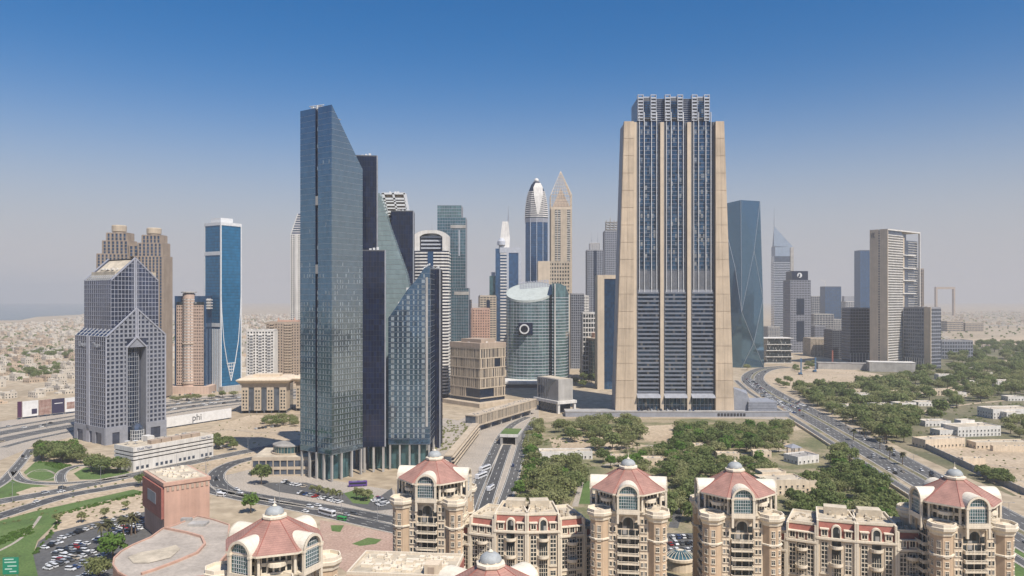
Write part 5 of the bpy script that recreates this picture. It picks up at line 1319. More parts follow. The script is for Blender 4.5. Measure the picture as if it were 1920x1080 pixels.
    for i in range(8):
        p, q = Vector(oc[i]), Vector(oc[(i+1)%8]); d = (q-p).normalized(); L_ = (q-p).length; n_ = (d.y,-d.x)
        m.ob((p.x,p.y),(d.x,d.y),n_,0,L_,ZT+2.7,ZT+3.7,0,.5); m.ob((p.x,p.y),(d.x,d.y),n_,0,L_,ZT+5.9,ZT+6.7,0,.4); m.ob((p.x,p.y),(d.x,d.y),n_,0,L_,ZT,ZT+.8,0,.4)
        for k in range(6): c = L_*k/5; m.ob((p.x,p.y),(d.x,d.y),n_,max(0,c-.25),min(L_,c+.25),ZT,ZT+6.6,0,.45)
        m.tube((p.x*1.16,p.y*1.16,ZT),(p.x*1.16,p.y*1.16,ZT+6.4),.45,n=8)
    m.build('pavilion_frame', M['cream_trim'], t, 'stuff')
    # curved balconies on the diagonal faces
    for k in range(4):
        a = R(45+90*k); m = MB(); c = (10.6*math.cos(a), 10.6*math.sin(a))
        m.lathe([(2.6,ZT+2.8),(2.75,ZT+2.8),(2.75,ZT+3.9),(2.6,ZT+3.9)],16,c); m.build('round_balcony', M['cream_trim'], t)
    # octagonal roof
    rb = [(14.4,ZT+6.0),(14.8,ZT+6.1),(14.8,ZT+6.7),(14.3,ZT+7.0),(2.9,ZT+13.6)]
    m = MB(); m.loft([ngon(8,r,R(22.5)) for r,_ in rb[:3]],[z for _,z in rb[:3]]); m.build('eaves', M['cream_trim'], t)
    m = MB(); m.loft([ngon(8,r,R(22.5)) for r,_ in rb[2:]],[z for _,z in rb[2:]]); ro = m.build('roof', M['red_tile'], t)
    m = MB()
    for p, q in zip(ngon(8,14.35,R(22.5)), ngon(8,2.9,R(22.5))): m.tube((*p,ZT+7.02),(*q,ZT+13.63),.13,n=4)
    m.build('roof_hips', M['red_wall'], ro, 'stuff')
    m = MB(); m.loft([ngon(8,r,R(22.5)) for r in (3.0,3.6,3.7,3.7,2.8,2.8)],[ZT+12.9,ZT+13.6,ZT+13.7,ZT+14.3,ZT+14.5,ZT+14.9]); m.build('dome_collar', M['cream_trim'], t)
    pr = [(2.75*math.cos(R(a)), ZT+14.8+2.1*math.sin(R(a))) for a in range(0, 86, 9)]
    d = MB().lathe(pr, 24).build('dome', M['dome_grey'], t, smooth=True)
    MB().lathe([(.5,ZT+16.7),(.7,ZT+17.0),(.3,ZT+17.4),(.12,ZT+17.6),(.08,ZT+19.3)],10).build('finial', M['cream_trim'], d)
    # barrel-vault dormers with tall arched windows on the four sides
    for (u, n) in ROT:
        P = lambda a, d_, z: (u[0]*a+n[0]*d_, u[1]*a+n[1]*d_, z)
        zs, r0, r1, y0 = ZT+6.4, 4.1, 3.35, 13.9
        n_ = 14; ao, ai = arc_pts(0,zs,r0,n_), arc_pts(0,zs,r1,n_)
        m = MB(); vs_ = []
        for d_ in (y0+.5, 3.5): vs_ += [P(a,d_,z) for a,z in ao]
        K = n_+1; m.add(vs_, [(i,i+1,K+i+1,K+i) for i in range(n_)]); va = m.build('vault', M['vault_white'], t)
        m = MB(); m.add([P(a,y0+.6,z) for a,z in ao]+[P(a,y0+.6,z) for a,z in ai]+[P(a,y0-.4,z) for a,z in ai]+[P(a,y0+.2,z) for a,z in ao],
              [(i,i+1,K+i+1,K+i) for i in range(n_)]+[(K+i,K+i+1,2*K+i+1,2*K+i) for i in range(n_)]+[(i,3*K+i,3*K+i+1,i+1) for i in range(n_)])
        m.build('vault_arch', M['cream_trim'], va)
        m = MB(); z0 = ZT+.3
        pane = [(r1,z0)]+ai+[(-r1,z0)]
        m.add([P(a,y0-.35,z) for a,z in pane],[tuple(range(len(pane)))]); wn = m.build('arched_window', M['g_teal'], t)
        m = MB()
        for k in range(1,8):
            a = -r1+2*r1*k/8; zt = zs+math.sqrt(max(0,r1*r1-a*a)); q = P(a,y0-.3,z0); e = P(a,y0-.3,zt); m.tube(q,e,.07,n=4)
        zz = z0+1.1
        while zz < zs+r1-.3:
            hw = r1 if zz <= zs else math.sqrt(max(0,r1*r1-(zz-zs)**2)); m.tube(P(-hw,y0-.3,zz),P(hw,y0-.3,zz),.07,n=4); zz += 1.1
        m.build('glazing_bars', M['white_frame'], wn, 'stuff')
        for sg in (-1,1):
            m = MB(); a, b_ = sg*3.75-.38, sg*3.75+.38
            m.ob((n[0]*y0,n[1]*y0),u,n,a,b_,ZT-4,zs+.1,-.2,.56); m.ob((n[0]*y0,n[1]*y0),u,n,a-.15,b_+.15,zs-.5,zs+.1,-.3,.7); m.build('dormer_pier', M['cream_trim'], t)
        m = MB(); m.ob((n[0]*11.5,n[1]*11.5),u,n,-4.2,4.2,ZT-.5,ZT+.3,0,3.0); m.ob((n[0]*11.5,n[1]*11.5),u,n,-4.2,4.2,ZT+.3,ZT+1.25,2.7,2.95); m.build('dormer_balcony', M['cream_trim'], t)
    return t
RT = roda_tower()
def place_tower(px, apex_y, rel, label, first=False):
    d = (H-(ZT+19.0))*F/(apex_y-HZ); a = math.atan2(X(px,d), d)
    rz = R(rel) - a                                     # front faces the viewer, turned by rel
    if first: RT.location = (X(px,d), d, 0); RT.rotation_euler = (0,0,rz); RT['label'] = label; RT['group'] = 'red-roofed residential towers'; return RT
    return dup(RT, (X(px,d), d, 0), rz, label, 'red-roofed residential towers')
place_tower(815, 835, -14, 'red-roofed cream tower below the dark glass towers, left end of a curved block', True)
place_tower(1178, 850, 0, 'red-roofed cream tower squarely in front of the park, left of a car court')
place_tower(1378, 855, 12, 'red-roofed cream tower right of the car court, flat villa roofs behind it')
place_tower(1790, 868, 30, 'red-roofed cream tower beside the wide road, at the right end of a curved block')
place_tower(515, 935, -42, 'large near red-roofed tower with two arched dormers beside the pink stone hall')
place_tower(920, 1018, -40, 'nearest red-roofed tower, only its roof and dome showing at the bottom edge')

# ================================================================ curved blocks with red mansard storeys
def crescent(label, cx, D, rz, W=60.0, sag=8.0):
    t = thing('curved_block', label, 'apartment block', (X(cx,D), D, 0), rz, 'curved apartment blocks with red mansards')
    segs = [('low',.11,29.0,'2'),('mid',.17,33.5,'3'),('hi',.22,35.5,'a'),('hi',.22,35.5,'a'),('mid',.17,33.5,'3'),('low',.11,29.0,'2')]
    curve = lambda f: (W*(f-.5), sag*(2*f-1)**2)
    f0 = 0.0; dep = 19
    for kind, fw, zt, typ in segs:
        p, q = Vector(curve(f0)), Vector(curve(f0+fw)); f0 += fw
        d = (q-p).normalized(); n = (d.y,-d.x); L_ = (q-p).length; o = (p.x,p.y); u = (d.x,d.y)
        P = lambda a, b_, z: (o[0]+u[0]*a+n[0]*b_, o[1]+u[1]*a+n[1]*b_, z)
        zm = zt-5.8
        sg = MB(); sg.ob(o,u,n,0,L_,0,zm,-dep,0); sg = sg.build('wing', M['cream'], t)
        m = MB(); m.add([P(0,0,zm),P(L_,0,zm),P(L_,-1.5,zt),P(0,-1.5,zt),P(0,-dep,zm),P(L_,-dep,zm),P(L_,-dep+1,zt),P(0,-dep+1,zt)],
                        [(0,1,2,3),(1,5,6,2),(5,4,7,6),(4,0,3,7)]); m.build('mansard', M['red_wall'], sg)
        m = MB(); m.ob(o,u,n,-.1,L_+.1,zt-.15,zt+.15,-dep+.6,-1.2); m.build('flat_roof', M['roof_beige'], sg)
        m = MB()
        for a, b_, c0, c1 in ((0,L_,-1.75,-1.3),(0,L_,-dep+.6,-dep+1.1),(0,.45,-dep+1.1,-1.75),(L_-.45,L_,-dep+1.1,-1.75)): m.ob(o,u,n,a,b_,zt+.15,zt+.95,c0,c1)
        m.build('roof_parapet', M['cream_trim'], sg, 'stuff')
        roof_q = random.Random(int(f0*100)); m = MB()
        for k in range(9): a, c = roof_q.uniform(1,L_-2), roof_q.uniform(4,dep-4); h = roof_q.uniform(.5,1.6); s = roof_q.uniform(.5,1.3); m.ob(o,u,n,a,a+s,zt+.15,zt+.15+h,-c,-c+s)
        if kind == 'hi': m.ob(o,u,n,L_*.2,L_*.8,zt+.15,zt+3.0,-dep+3,-dep+8)
        m.build('roof_equipment', M['roof_beige'], sg, 'stuff')
        m = MB(); m.ob(o,u,n,-.1,L_+.1,zm-.5,zm+.25,0,.9); m.ob(o,u,n,-.1,L_+.1,zm-.9,zm-.5,0,.5); m.build('cornice', M['cream_trim'], sg)
        for c in (.0, L_-.7): m = MB(); m.ob(o,u,n,c,c+.7,0,zt+.6,-1.4,.7); m.build('pilaster', M['cream_trim'], sg)
        g, f = MB(), MB()
        cols = {'2':(.28,.72),'3':(.2,.5,.8),'a':(.2,.5,.8)}[typ]
        for i, cf in enumerate(cols):
            c = L_*cf; arch = typ == 'a' and i == 1
            if arch:
                m = MB(); r0, r1 = 1.75, 1.2; zs = zm+3.2; ao, ai = arc_pts(c,zs,r0,10), arc_pts(c,zs,r1,10)
                for j in range(10): m.add([P(*(ao[j][0],.35),ao[j][1]),P(ao[j+1][0],.35,ao[j+1][1]),P(ai[j+1][0],.35,ai[j+1][1]),P(ai[j][0],.35,ai[j][1]),P(ao[j][0],-1.5,ao[j][1]),P(ao[j+1][0],-1.5,ao[j+1][1])],[(0,1,2,3),(0,4,5,1)])
                m.ob(o,u,n,c-r0,c-r1,zm+.25,zs,-1,.35); m.ob(o,u,n,c+r1,c+r0,zm+.25,zs,-1,.35); dm = m.build('arched_dormer', M['cream_trim'], sg)
            else:
                m = MB(); w_ = 1.25
                m.ob(o,u,n,c-w_-.35,c+w_+.35,zm+3.1,zm+3.5,-1.2,.65); m.ob(o,u,n,c-w_,c-w_+.4,zm+.7,zm+3.1,-1,.3); m.ob(o,u,n,c+w_-.4,c+w_,zm+.7,zm+3.1,-1,.3); m.ob(o,u,n,c-w_,c+w_,zm+.45,zm+.9,-1,.3)
                m.build('dormer', M['cream_trim'], sg)
                g.ob(o,u,n,c-w_+.4,c+w_-.4,zm+.9,zm+3.1,-.9,.05); f.ob(o,u,n,c-.08,c+.08,zm+.9,zm+3.1,.05,.12)
                # tall paired window column below
                g.ob(o,u,n,c-1.0,c+1.0,zm-13,zm-1.3,0,.04)
                for j in range(3): f.ob(o,u,n,c-1.25+j*1.15,c-1.05+j*1.15,zm-13,zm-1.3,.04,.2)
                for j in range(8): f.ob(o,u,n,c-1.25,c+1.25,zm-13+j*1.62,zm-12.7+j*1.62,.04,.18)
                f.ob(o,u,n,c-1.5,c+1.5,zm-13.6,zm-13.1,0,.4)
                win(g,f,o,u,n,c,zm-17,1.9,1.8); win(g,f,o,u,n,c,zm-20.5,1.9,1.8); win(g,f,o,u,n,c,zm-24,1.9,1.8)
            if arch or (typ == '3' and i == 1):
                g.ob(o,u,n,c-1.6,c+1.6,1,zm-1,.0,.05)
                for j in range(2):
                    z = zm-3.4-j*6.6; bm_ = MB(); bm_.lathe([(2.1,z-.3),(2.3,z),(2.3,z+1.05),(2.1,z+1.05),(2.1,z)],18,(P(c,.1,0)[0],P(c,.1,0)[1])); bm_.build('curved_balcony', M['cream_trim'], sg)
                for j in range(5): f.ob(o,u,n,c-1.65+j*.825-.07,c-1.65+j*.825+.07,1,zm-6,.05,.15)
                for j in range(14): f.ob(o,u,n,c-1.65,c+1.65,1+j*1.6,1.14+j*1.6,.05,.14)
        if arch or True:
            pass
        if typ == 'a': g.add([P(a,.12,z) for a,z in arc_pts(L_*.5,zm+3.2,1.2,10)]+[P(L_*.5-1.2,.12,zm+.3),P(L_*.5+1.2,.12,zm+.3)],[tuple(range(13))])
        g.build('windows', M['g_win'], sg, 'stuff'); f.build('window_trim', M['cream_trim'], sg, 'stuff')
    return t
crescent('curved cream block with red mansard between the two central red-roofed towers', 988, 294, R(-2), 57)
crescent('curved cream block with red mansard between the two right-hand red-roofed towers', 1606, 283, R(-17), 62, 4.5)
# low roof terrace between the nearest towers
lb = thing('low_block', 'low cream block with cluttered flat roof before the left central red-roofed tower', 'apartment block', (X(765,255), 255, 0), R(-6))
MB().box(-21, 15, 0, 22, 0, 26.5).build('body', M['cream'], lb)
MB().box(-21.5, 15.5, -.8, 22.6, 22.1, 22.9).build('cornice', M['cream_trim'], lb)
MB().box(-21.2, 15.2, -.5, 22.3, 22.9, 26.0).build('mansard', M['red_wall'], lb)
MB().box(-20.2, 14.2, .6, 21, 26.5, 26.8).build('flat_roof', M['roof_beige'], lb)
parapet(lb, 36, 22, 26.5, 1.0, .5, 'cream_trim', -21, 0)
roof_kit(lb, 34, 20, 26.8, 60, 21, -20, 1, 'cream_trim', 1.3)
MB().box(5, 10, 2, 7, 26.8, 30.1).build('roof_hut', M['cream'], lb)
MB().box(6.2, 8.4, 1.9, 2.1, 27, 29.3).build('hut_door', M['brown_stone'], lb)
pa = thing('glazed_rotunda', 'round pavilion with ribbed glass roof in the court between two red-roofed towers', 'pavilion', (*gp(1275, 1066), 0))
MB().lathe([(6.2,0),(6.2,4.5),(7,4.6),(7,5.6),(6.3,5.7)],28).build('drum', M['cream'], pa)
MB().lathe([(6.0,5.6),(4.2,7.2),(2.2,8.1),(.3,8.5)],28).build('glass_roof', M['g_teal'], pa)
b = MB()
for k in range(20):
    a = 2*math.pi*k/20; b.tube((6*math.cos(a),6*math.sin(a),5.75),(4.2*math.cos(a),4.2*math.sin(a),7.3),.12,n=4); b.tube((4.2*math.cos(a),4.2*math.sin(a),7.3),(.3*math.cos(a),.3*math.sin(a),8.6),.12,n=4)
b.build('roof_ribs', M['cream_trim'], pa, 'stuff')

# ================================================================ pink stone hall with flat curved roof, lower left
def hall():
    D = 372.0; t = thing('stone_hall', 'pink stone hall with tall dark sign panel and rounded low roof beside the car park', 'hall', (X(312,D), D, 0), R(0))
    c, W, L = corner(271, 308, 393, D, 40); zt = Z(912, D)
    th = bpy.data.objects.new('tall_block', None); 
    b = MB(); b.box(0, W, 0, L, 0, zt); b = b.build('tall_block', M['pink_stone'], t); b.location = (c[0]-X(312,D), 0, 0); b.rotation_euler = (0,0,R(40))
    MB().box(-.5, W+.5, -.5, L+.5, zt, zt+1.6).build('cornice', M['pink_stone'], b)
    m = MB()
    for k in range(9): m.box(1+k*(W-3)/8, 2.2+k*(W-3)/8, -.35, .1, zt-2.6, zt-.6)
    m.build('attic_slots', M['brown_stone'], b, 'stuff')
    MB().box(1, W-1, 1, L-1, zt+1.6, zt+1.9).build('roof_deck', M['roof_beige'], b)
    roof_kit(b, W-2, L-2, zt+1.9, 30, 9, 1, 1, 'cream_trim', 1.0)
    MB().ob((0,L),(0,-1),(-1,0),L*.02,L*.98,zt-16,zt-1,0,1.2).build('sign_panel', M['red_wall'], b)
    MB().ob((0,L),(0,-1),(-1,0),L*.3,L*.72,zt-10.5,zt-5,1.2,1.32).build('sign_screen', M['grey_panel'], b)
    # low curved wings
    n = 20; lx = lambda px, py, h: (X(px, (H-h)*F/(py-HZ))-X(312,D), (H-h)*F/(py-HZ)-D)
    h = 13.0
    ring = [lx(*q, h) for q in ((214,1047),(212,1060),(222,1074),(243,1085),(300,1092),(390,1080),(425,1040),(430,985),(400,975),(370,968),(330,985),(305,992),(283,1008),(250,1022),(228,1034))][::-1]
    if sum((ring[i][0]*ring[(i+1)%len(ring)][1]-ring[(i+1)%len(ring)][0]*ring[i][1]) for i in range(len(ring))) < 0: ring = ring[::-1]
    MB().prism(ring, 0, h-.4).build('low_wing', M['pink_stone'], t)
    m = MB(); m.prism(ring, h-.4, h); m.build('wing_roof', M['hall_roof'], t)
    m = MB(); nn = len(ring)
    for i in range(nn):
        p, q = ring[i], ring[(i+1)%nn]; m.tube((p[0],p[1],h+.2),(q[0],q[1],h+.2),.45,n=4)
    m.build('roof_coping', M['pink_stone'], t)
    inner = [lx(*q, h+.1) for q in ((240,1045),(262,1036),(300,1030),(330,1022),(338,1030),(320,1046),(280,1056),(250,1056))][::-1]
    m = MB(); m.add([(p[0],p[1],h+.25) for p in inner],[tuple(range(len(inner)))]); m.build('roof_patch', M['roof_beige'], t)
    arc = [lx(*q, h) for q in ((310,992),(350,1000),(378,1008),(384,1022),(370,1038),(330,1055),(290,1070),(265,1078))]
    m = MB()
    for p, q in zip(arc, arc[1:]): m.tube((p[0],p[1],h+.4),(q[0],q[1],h+.4),.7,n=4)
    m.build('curved_upstand', M['pink_stone'], t)
    m = MB(); p = lx(372,984,h); m.box(p[0]-4, p[0]+4, p[1]-3, p[1]+3, h, h+1.1); p = lx(350,978,h); m.box(p[0]-3,p[0]+2,p[1],p[1]+2,h,h+1.5); m.build('roof_equipment', M['concrete'], t, 'stuff')
hall()
# ================================================================ low buildings, walls, hoardings
def lettering(par, txt, size, loc, rot, mat, name='lettering', depth=.06):
    c = bpy.data.curves.new(name, 'FONT'); c.body = txt; c.size = size; c.extrude = depth; c.align_x = 'CENTER'; c.align_y = 'CENTER'; c.materials.append(M[mat])
    o = bpy.data.objects.new(name, c); COL.objects.link(o)
    me = bpy.data.meshes.new_from_object(o.evaluated_get(bpy.context.evaluated_depsgraph_get())); bpy.data.objects.remove(o)
    o = put(name, me, par); o.location = loc; o.rotation_euler = rot; return o
M['ink'] = paint('ink', (.03,.03,.035), .6); M['ink_blue'] = paint('ink_blue', (.06,.09,.18), .6); M['navy_print'] = paint('navy_print', (.035,.03,.07), .5)
M['plum_print'] = paint('plum_print', (.07,.02,.06), .5); M['photo_print'] = mottled('photo_print', [(.20,.12,.10),(.38,.24,.20),(.5,.42,.36)], .3)
M['white_print'] = matte('white_print', (.75,.74,.72), .03, .1); M['sign_green'] = paint('sign_green', (.01,.22,.13), .4); M['pale_green'] = paint('pale_green', (.45,.62,.55), .5)
M['blue_steel'] = paint('blue_steel', (.08,.20,.36), .5, .2); M['red_steel'] = paint('red_steel', (.45,.15,.10), .5, .2)
def car_building():
    D = 525.0; yaw = 57; c, W, L = corner(214, 250, 400, D, yaw); zt = 16.6
    t = thing('white_car_park', 'long white car park building with dark slot bands beside the gabled tower', 'car park', (*c, 0), R(yaw))
    MB().box(.6, W-.6, .6, L-.6, 0, zt-.4).build('dark_core', M['joint_and_shade_dark'], t)  # solid box; the shade inside the parking slots is its colour
    lv = [0, 7.2, 8.1, 10.6, 11.5, 13.6, 14.2, zt]
    b = MB(); b.box(0, W, 0, L, 0, 7.3); b.build('lower_wall', M['white_wall'], t)
    for z0, z1 in ((8.2,10.0),(10.9,12.6),(13.5,zt)): MB().box(0, W, 0, L, z0, z1).build('wall_band', M['white_wall'], t)
    MB().box(.5, W-.5, .5, L-.5, zt, zt+.1).build('roof_deck', M['roof_beige'], t)
    for k in range(5): m = MB(); m.box(W*.22+k*W*.125, W*.22+k*W*.125+W*.115, 1, 6, zt+.1, zt+2.6); m.build('roof_shade', M['brown_stone'], t)
    roof_kit(t, W*.75, L-6, zt+.1, 40, 13, W*.2, 5, 'concrete', 1.0)
    MB().box(W*.28, W*.36, L*.5, L*.8, zt+.1, zt+4).build('roof_hut', M['white_wall'], t)
    for x, y in ((4,L*.6),(8,L*.45)): MB().lathe([(.2,zt+.1),(.2,zt+1.6),(1.8,zt+2.6),(1.7,zt+2.7)],12,(x,y)).build('dish_aerial', M['white_frame'], t)
    b = MB()
    for k in range(17):
        if k % 5 != 3: b.box(2+k*W/17.5, 4+k*W/17.5, -.04, .1, 1.2, 3.4)
    b.build('ground_windows', M['g_grey'], t, 'stuff')
    lettering(t, 'Dusit Thani', 2.3, (W*.13,-.1,15.1), (R(90),0,0), 'ink_blue'); lettering(t, 'Dusit Thani', 1.7, (W*.9,-.1,15.0), (R(90),0,0), 'ink_blue')
car_building()
gt = next(o for o in bpy.data.objects if o.name.startswith('gabled_tower'))
for y_, s_ in ((36,'Dusit'),(14,'Thani')): lettering(gt, s_, 6, (-.6, y_, 80.5), (R(90),0,R(-90)), 'alu')
# hoarding with the three letters
p, q = Vector(gp(312,804)), Vector(gp(434,785)); L_ = (q-p).length; a = math.atan2(q.y-p.y, q.x-p.x)
t = thing('hoarding', 'long white hoarding reading phi along the highway', 'hoarding', (p.x,p.y,0), a)
n_ = 9
for k in range(n_): MB().box(L_*k/n_+.05, L_*(k+1)/n_-.05, 0, .5, 1.2, 10.4).build('hoarding_panel', M['white_print'], t)
for k in range(n_+1): MB().box(L_*k/n_-.15, L_*k/n_+.15, .5, 1.0, 0, 10).build('post', M['steel'], t)
lettering(t, 'phi', 8.5, (L_*.45,-.08,6.2), (R(90),0,0), 'ink')
# billboards across the highway
p, q = Vector(gp(33,787)), Vector(gp(143,774)); L_ = (q-p).length; a = math.atan2(q.y-p.y, q.x-p.x); u = (q-p).normalized()
f0 = 0
for k, (fw, mt, lab) in enumerate(((.08,'plum_print','narrow plum billboard, leftmost of the row across the highway'),(.27,'white_print','white billboard with dark square picture across the highway'),(.22,'photo_print','brown photographic billboard across the highway'),(.23,'navy_print','dark navy billboard across the highway'),(.20,'white_print','white billboard with photo inset next to the gabled tower'))):
    o_ = p+u*L_*f0; t = thing('billboard', lab, 'billboard', (o_.x,o_.y,0), a, 'billboards across the highway'); w_ = L_*fw-.6; f0 += fw; z1 = 17.5-k*.3
    MB().box(0, w_, 0, .6, 2, z1).build('panel', M[mt], t)
    for x in (.3, w_-.7): MB().box(x, x+.4, .6, 1.2, 0, z1-1).build('post', M['steel'], t)
    if k == 1: MB().box(w_*.58, w_*.92, -.1, 0, 4, 9).build('printed_picture', M['navy_print'], t)
    if k == 3: MB().box(w_*.2, w_*.85, -.1, 0, 11.6, 12.3).build('printed_line', M['white_print'], t)
    if k == 4: MB().box(w_*.15, w_*.9, -.1, 0, 5, 12).build('printed_picture', M['photo_print'], t)
# podium left of the folded tower
D = 512.0
t = thing('terraced_podium', 'low podium with planted terraces and glazed drum left of the tall glass tower', 'podium', (X(472,D), D, 0), R(3)); W = X(577,D)-X(472,D); zt = Z(858,D)
MB().box(.6, W, .6, 34, 0, zt-.5).build('glazing', M['g_grey'], t)
for z0, z1 in ((0,1.0),(4.4,6.2),(zt-2.2,zt)): MB().box(0, W, 0, 34, z0, z1).build('terrace_band', M['beige_stone'], t)
MB().box(.5, W-.3, .5, 33, zt, zt+.15).build('terrace_deck', M['roof_beige'], t)
MB().lathe([(12,zt),(12,zt+1.2),(11.4,zt+1.2),(11.4,zt+1.1)],30,(W*.56,17)).build('planter_ring', M['beige_stone'], t)
MB().lathe([(10.5,zt),(10.5,zt+5.4)],30,(W*.56,17)).build('drum_glazing', M['g_teal'], t)
MB().lathe([(11.2,zt+5.4),(11.2,zt+6.2),(9,zt+6.5),(.2,zt+7.2)],30,(W*.56,17)).build('drum_roof', M['roof_grey'], t)
b = MB()
for k in range(30): an = 2*math.pi*k/30; b.tube((W*.56+10.6*math.cos(an),17+10.6*math.sin(an),zt),(W*.56+10.6*math.cos(an),17+10.6*math.sin(an),zt+5.4),.14,n=4)
for k in range(9): b.box(W*k/8-.3 if k else 0, W*k/8+.3 if k<8 else W, -.1, .6, 1.0, zt-2)
b.build('mullions', M['beige_stone'], t, 'stuff')
# finned gallery and terrace wall, middle
def fin_wall(label, a_, b_, h, dep, fins, lift=0.0):
    p, q = Vector(a_), Vector(b_); L_ = (q-p).length; an = math.atan2(q.y-p.y,q.x-p.x)
    t = thing('gallery', label, 'gallery', (p.x,p.y,0), an)
    MB().box(0, L_, .6, dep, lift, h).build('gallery_body', M['g_grey'], t)
    MB().box(-.3, L_+.3, -.2, dep+.4, h, h+1.0).build('roof_slab', M['beige_stone'], t); MB().box(-.2, L_+.2, -.1, dep+.3, lift-.9 if lift else 0, lift+.4).build('floor_slab', M['beige_stone'], t)
    q_ = random.Random(3); b = MB(); x = 0
    while x < L_: w_ = q_.choice((.5,.8,1.3)); b.box(x, x+w_, -.1, .6, lift+.4, h); x += w_+q_.choice((1.0,1.4,2.0))
    if fins: b.build('stone_fins', M['beige_stone'], t, 'stuff')
    if lift:
        for k in range(6): MB().box(L_*(k+.5)/6-.7, L_*(k+.5)/6+.7, 2, dep-2, 0, lift-.9).build('pier', M['concrete'], t)
    return t, L_
t, L_ = fin_wall('raised gallery with stone fins linking the fin building to the pale cube', gp(893,812), gp(1006,776), 14.5, 11, True, 6.5)
b = MB(); q_ = random.Random(4)
for k in range(46): x, y = q_.uniform(1,L_-1), q_.uniform(1,9); b.box(x-.5,x+.5,y-.5,y+.5,15.5,16.1)
b.build('roof_planters', M['concrete'], t, 'stuff')
t, L_ = fin_wall('long stepped terrace wall beside the road cutting', gp(848,880), gp(897,815), 9.0, 5, False)
for z0 in (2.4, 5.4, 8.2): MB().box(0, L_, -1.6, .6, z0, z0+.5).build('ledge', M['beige_stone'], t)
t = thing('planted_terrace', 'raised paved terrace with planting between glass tower and road cutting', 'terrace', (0,0,0)); 
q4 = [gp(838,880), gp(842,870), gp(893,812), gp(832,800), gp(800,838), gp(812,868)]
if sum(q4[i][0]*q4[(i+1)%6][1]-q4[(i+1)%6][0]*q4[i][1] for i in range(6)) < 0: q4 = q4[::-1]
MB().prism(q4, 0, 8.2).build('deck', M['paving'], t)
# white garden building and other small park houses
HB = []
def house(name, label, px, py, w_, d, h, yaw=0.0, wall='white_wall', group=None, wings=(), cat='house', win_=True, roof='roof_beige', sc=None):
    x, y = gp(px, py)
    t = thing(name, label, cat, (x,y,0), R(yaw), group)
    ca_, sa_ = math.cos(R(yaw)), math.sin(R(yaw)); HB.append([(x+a_*ca_-c_*sa_, y+a_*sa_+c_*ca_) for a_, c_ in ((-5,-16),(w_+5,-16),(w_+5,d+4),(-5,d+4))])
    g, f = MB(), MB()
    for (ox, oy, ww, dd, hh) in ((0,0,w_,d,h),)+tuple(wings):
        MB().box(ox, ox+ww, oy, oy+dd, 0, hh).build('wall_block', M[wall], t)
        MB().box(ox+.3, ox+ww-.3, oy+.3, oy+dd-.3, hh, hh+.12).build('roof', M[roof], t)
        parapet(t, ww, dd, hh, .8, .3, wall, ox, oy)
        if win_:
            for o,u,n,wl in FACES(ww,dd):
                k = max(1,int(wl/3.4))
                for fl in range(max(1,int(hh/3.4))):
                    for i in range(k): win(g, f, (o[0]+ox,o[1]+oy), u, n, wl*(i+.5)/k, 1.0+fl*3.3, 1.1, 1.5, 0, False)
    if win_: g.build('windows', M['g_win'], t, 'stuff'); f.build('window_trim', M[wall], t, 'stuff')
    q = random.Random(int(px*7+py)); b = MB()
    for k in range(4): a_, c_ = q.uniform(.8,w_-2), q.uniform(.8,d-2); b.box(a_,a_+1,c_,c_+1,h+.1,h+.9)
    b.build('roof_equipment', M['concrete'], t, 'stuff')
    return t
house('garden_house', 'long low white garden building in the park before the tallest tower', 1012, 862, 39, 12, 5.2, 2, cat='house')
house('garden_house', 'small low beige hut in the park behind the middle red roof', 1142, 866, 12, 6, 4, 0, 'cream', cat='hut')
house('villa', 'flat-roofed cream villa behind the third red-roofed tower', 1436, 930, 26, 16, 8.5, 8, 'cream', wings=((27,4,8,10,6.5),(6,17,16,10,9.5)), cat='villa')
house('villa', 'low white flat roof just behind the right-hand curved block', 1612, 1012, 16, 9, 6, -8, 'cream', cat='villa')
house('garden_house', 'flat grey-roofed pavilion among trees left of the wide road', 1496, 872, 20, 14, 5, 24, 'white_wall', cat='pavilion', roof='roof_grey')
house('villa', 'large white two-storey villa at the right edge below the wood', 1862, 786, 46, 22, 9, 6, cat='villa', wings=((8,-8,16,8,7),))
house('villa', 'white arcaded villa in the wood left of the large white villa', 1796, 820, 42, 20, 8, 10, cat='villa', wings=((-14,4,14,12,5),(20,20,14,8,10)))
house('store_building', 'long low cream building behind the long wall', 1735, 842, 38, 14, 6.5, 14, 'cream', cat='building')
house('store_building', 'row of low white sheds at the right edge above the bare site', 1830, 842, 46, 12, 4.5, 3, 'cream', cat='building')
house('site_hut', 'pale site hut on the bare ground behind the long wall', 1806, 872, 17, 6, 4, 6, 'cream', cat='hut', win_=False)
house('site_hut', 'cream wall-like shed on the bare ground at the right edge', 1862, 846, 34, 4, 3.5, -2, 'cream', cat='hut', win_=False)
house('villa', 'small cream house half hidden in the wood right of the wide road', 1510, 740, 26, 14, 6, 8, 'cream', cat='villa')
house('villa', 'cream house with flat roof in the middle of the wood', 1658, 745, 30, 14, 6, 8, 'cream', cat='villa')
house('villa', 'pale house in a clearing of the wood near the right edge', 1868, 725, 34, 18, 7, 4, cat='villa')
qh = random.Random(2)
for px, py in ((1562,768),(1605,752),(1640,772),(1688,770),(1722,762),(1752,742),(1786,744),(1822,722),(1856,706),(1890,752),(1760,712),(1700,732),(1818,690),(1876,682),(1735,800),(1590,742)):
    house('wood_house', 'small pale flat-roofed house among the trees of the right-hand wood', px, py, qh.uniform(14,26), qh.uniform(9,14), qh.choice((4,4.5,7)), qh.uniform(-5,20), qh.choice(('cream','white_wall')), 'small houses in the right-hand wood', cat='house')
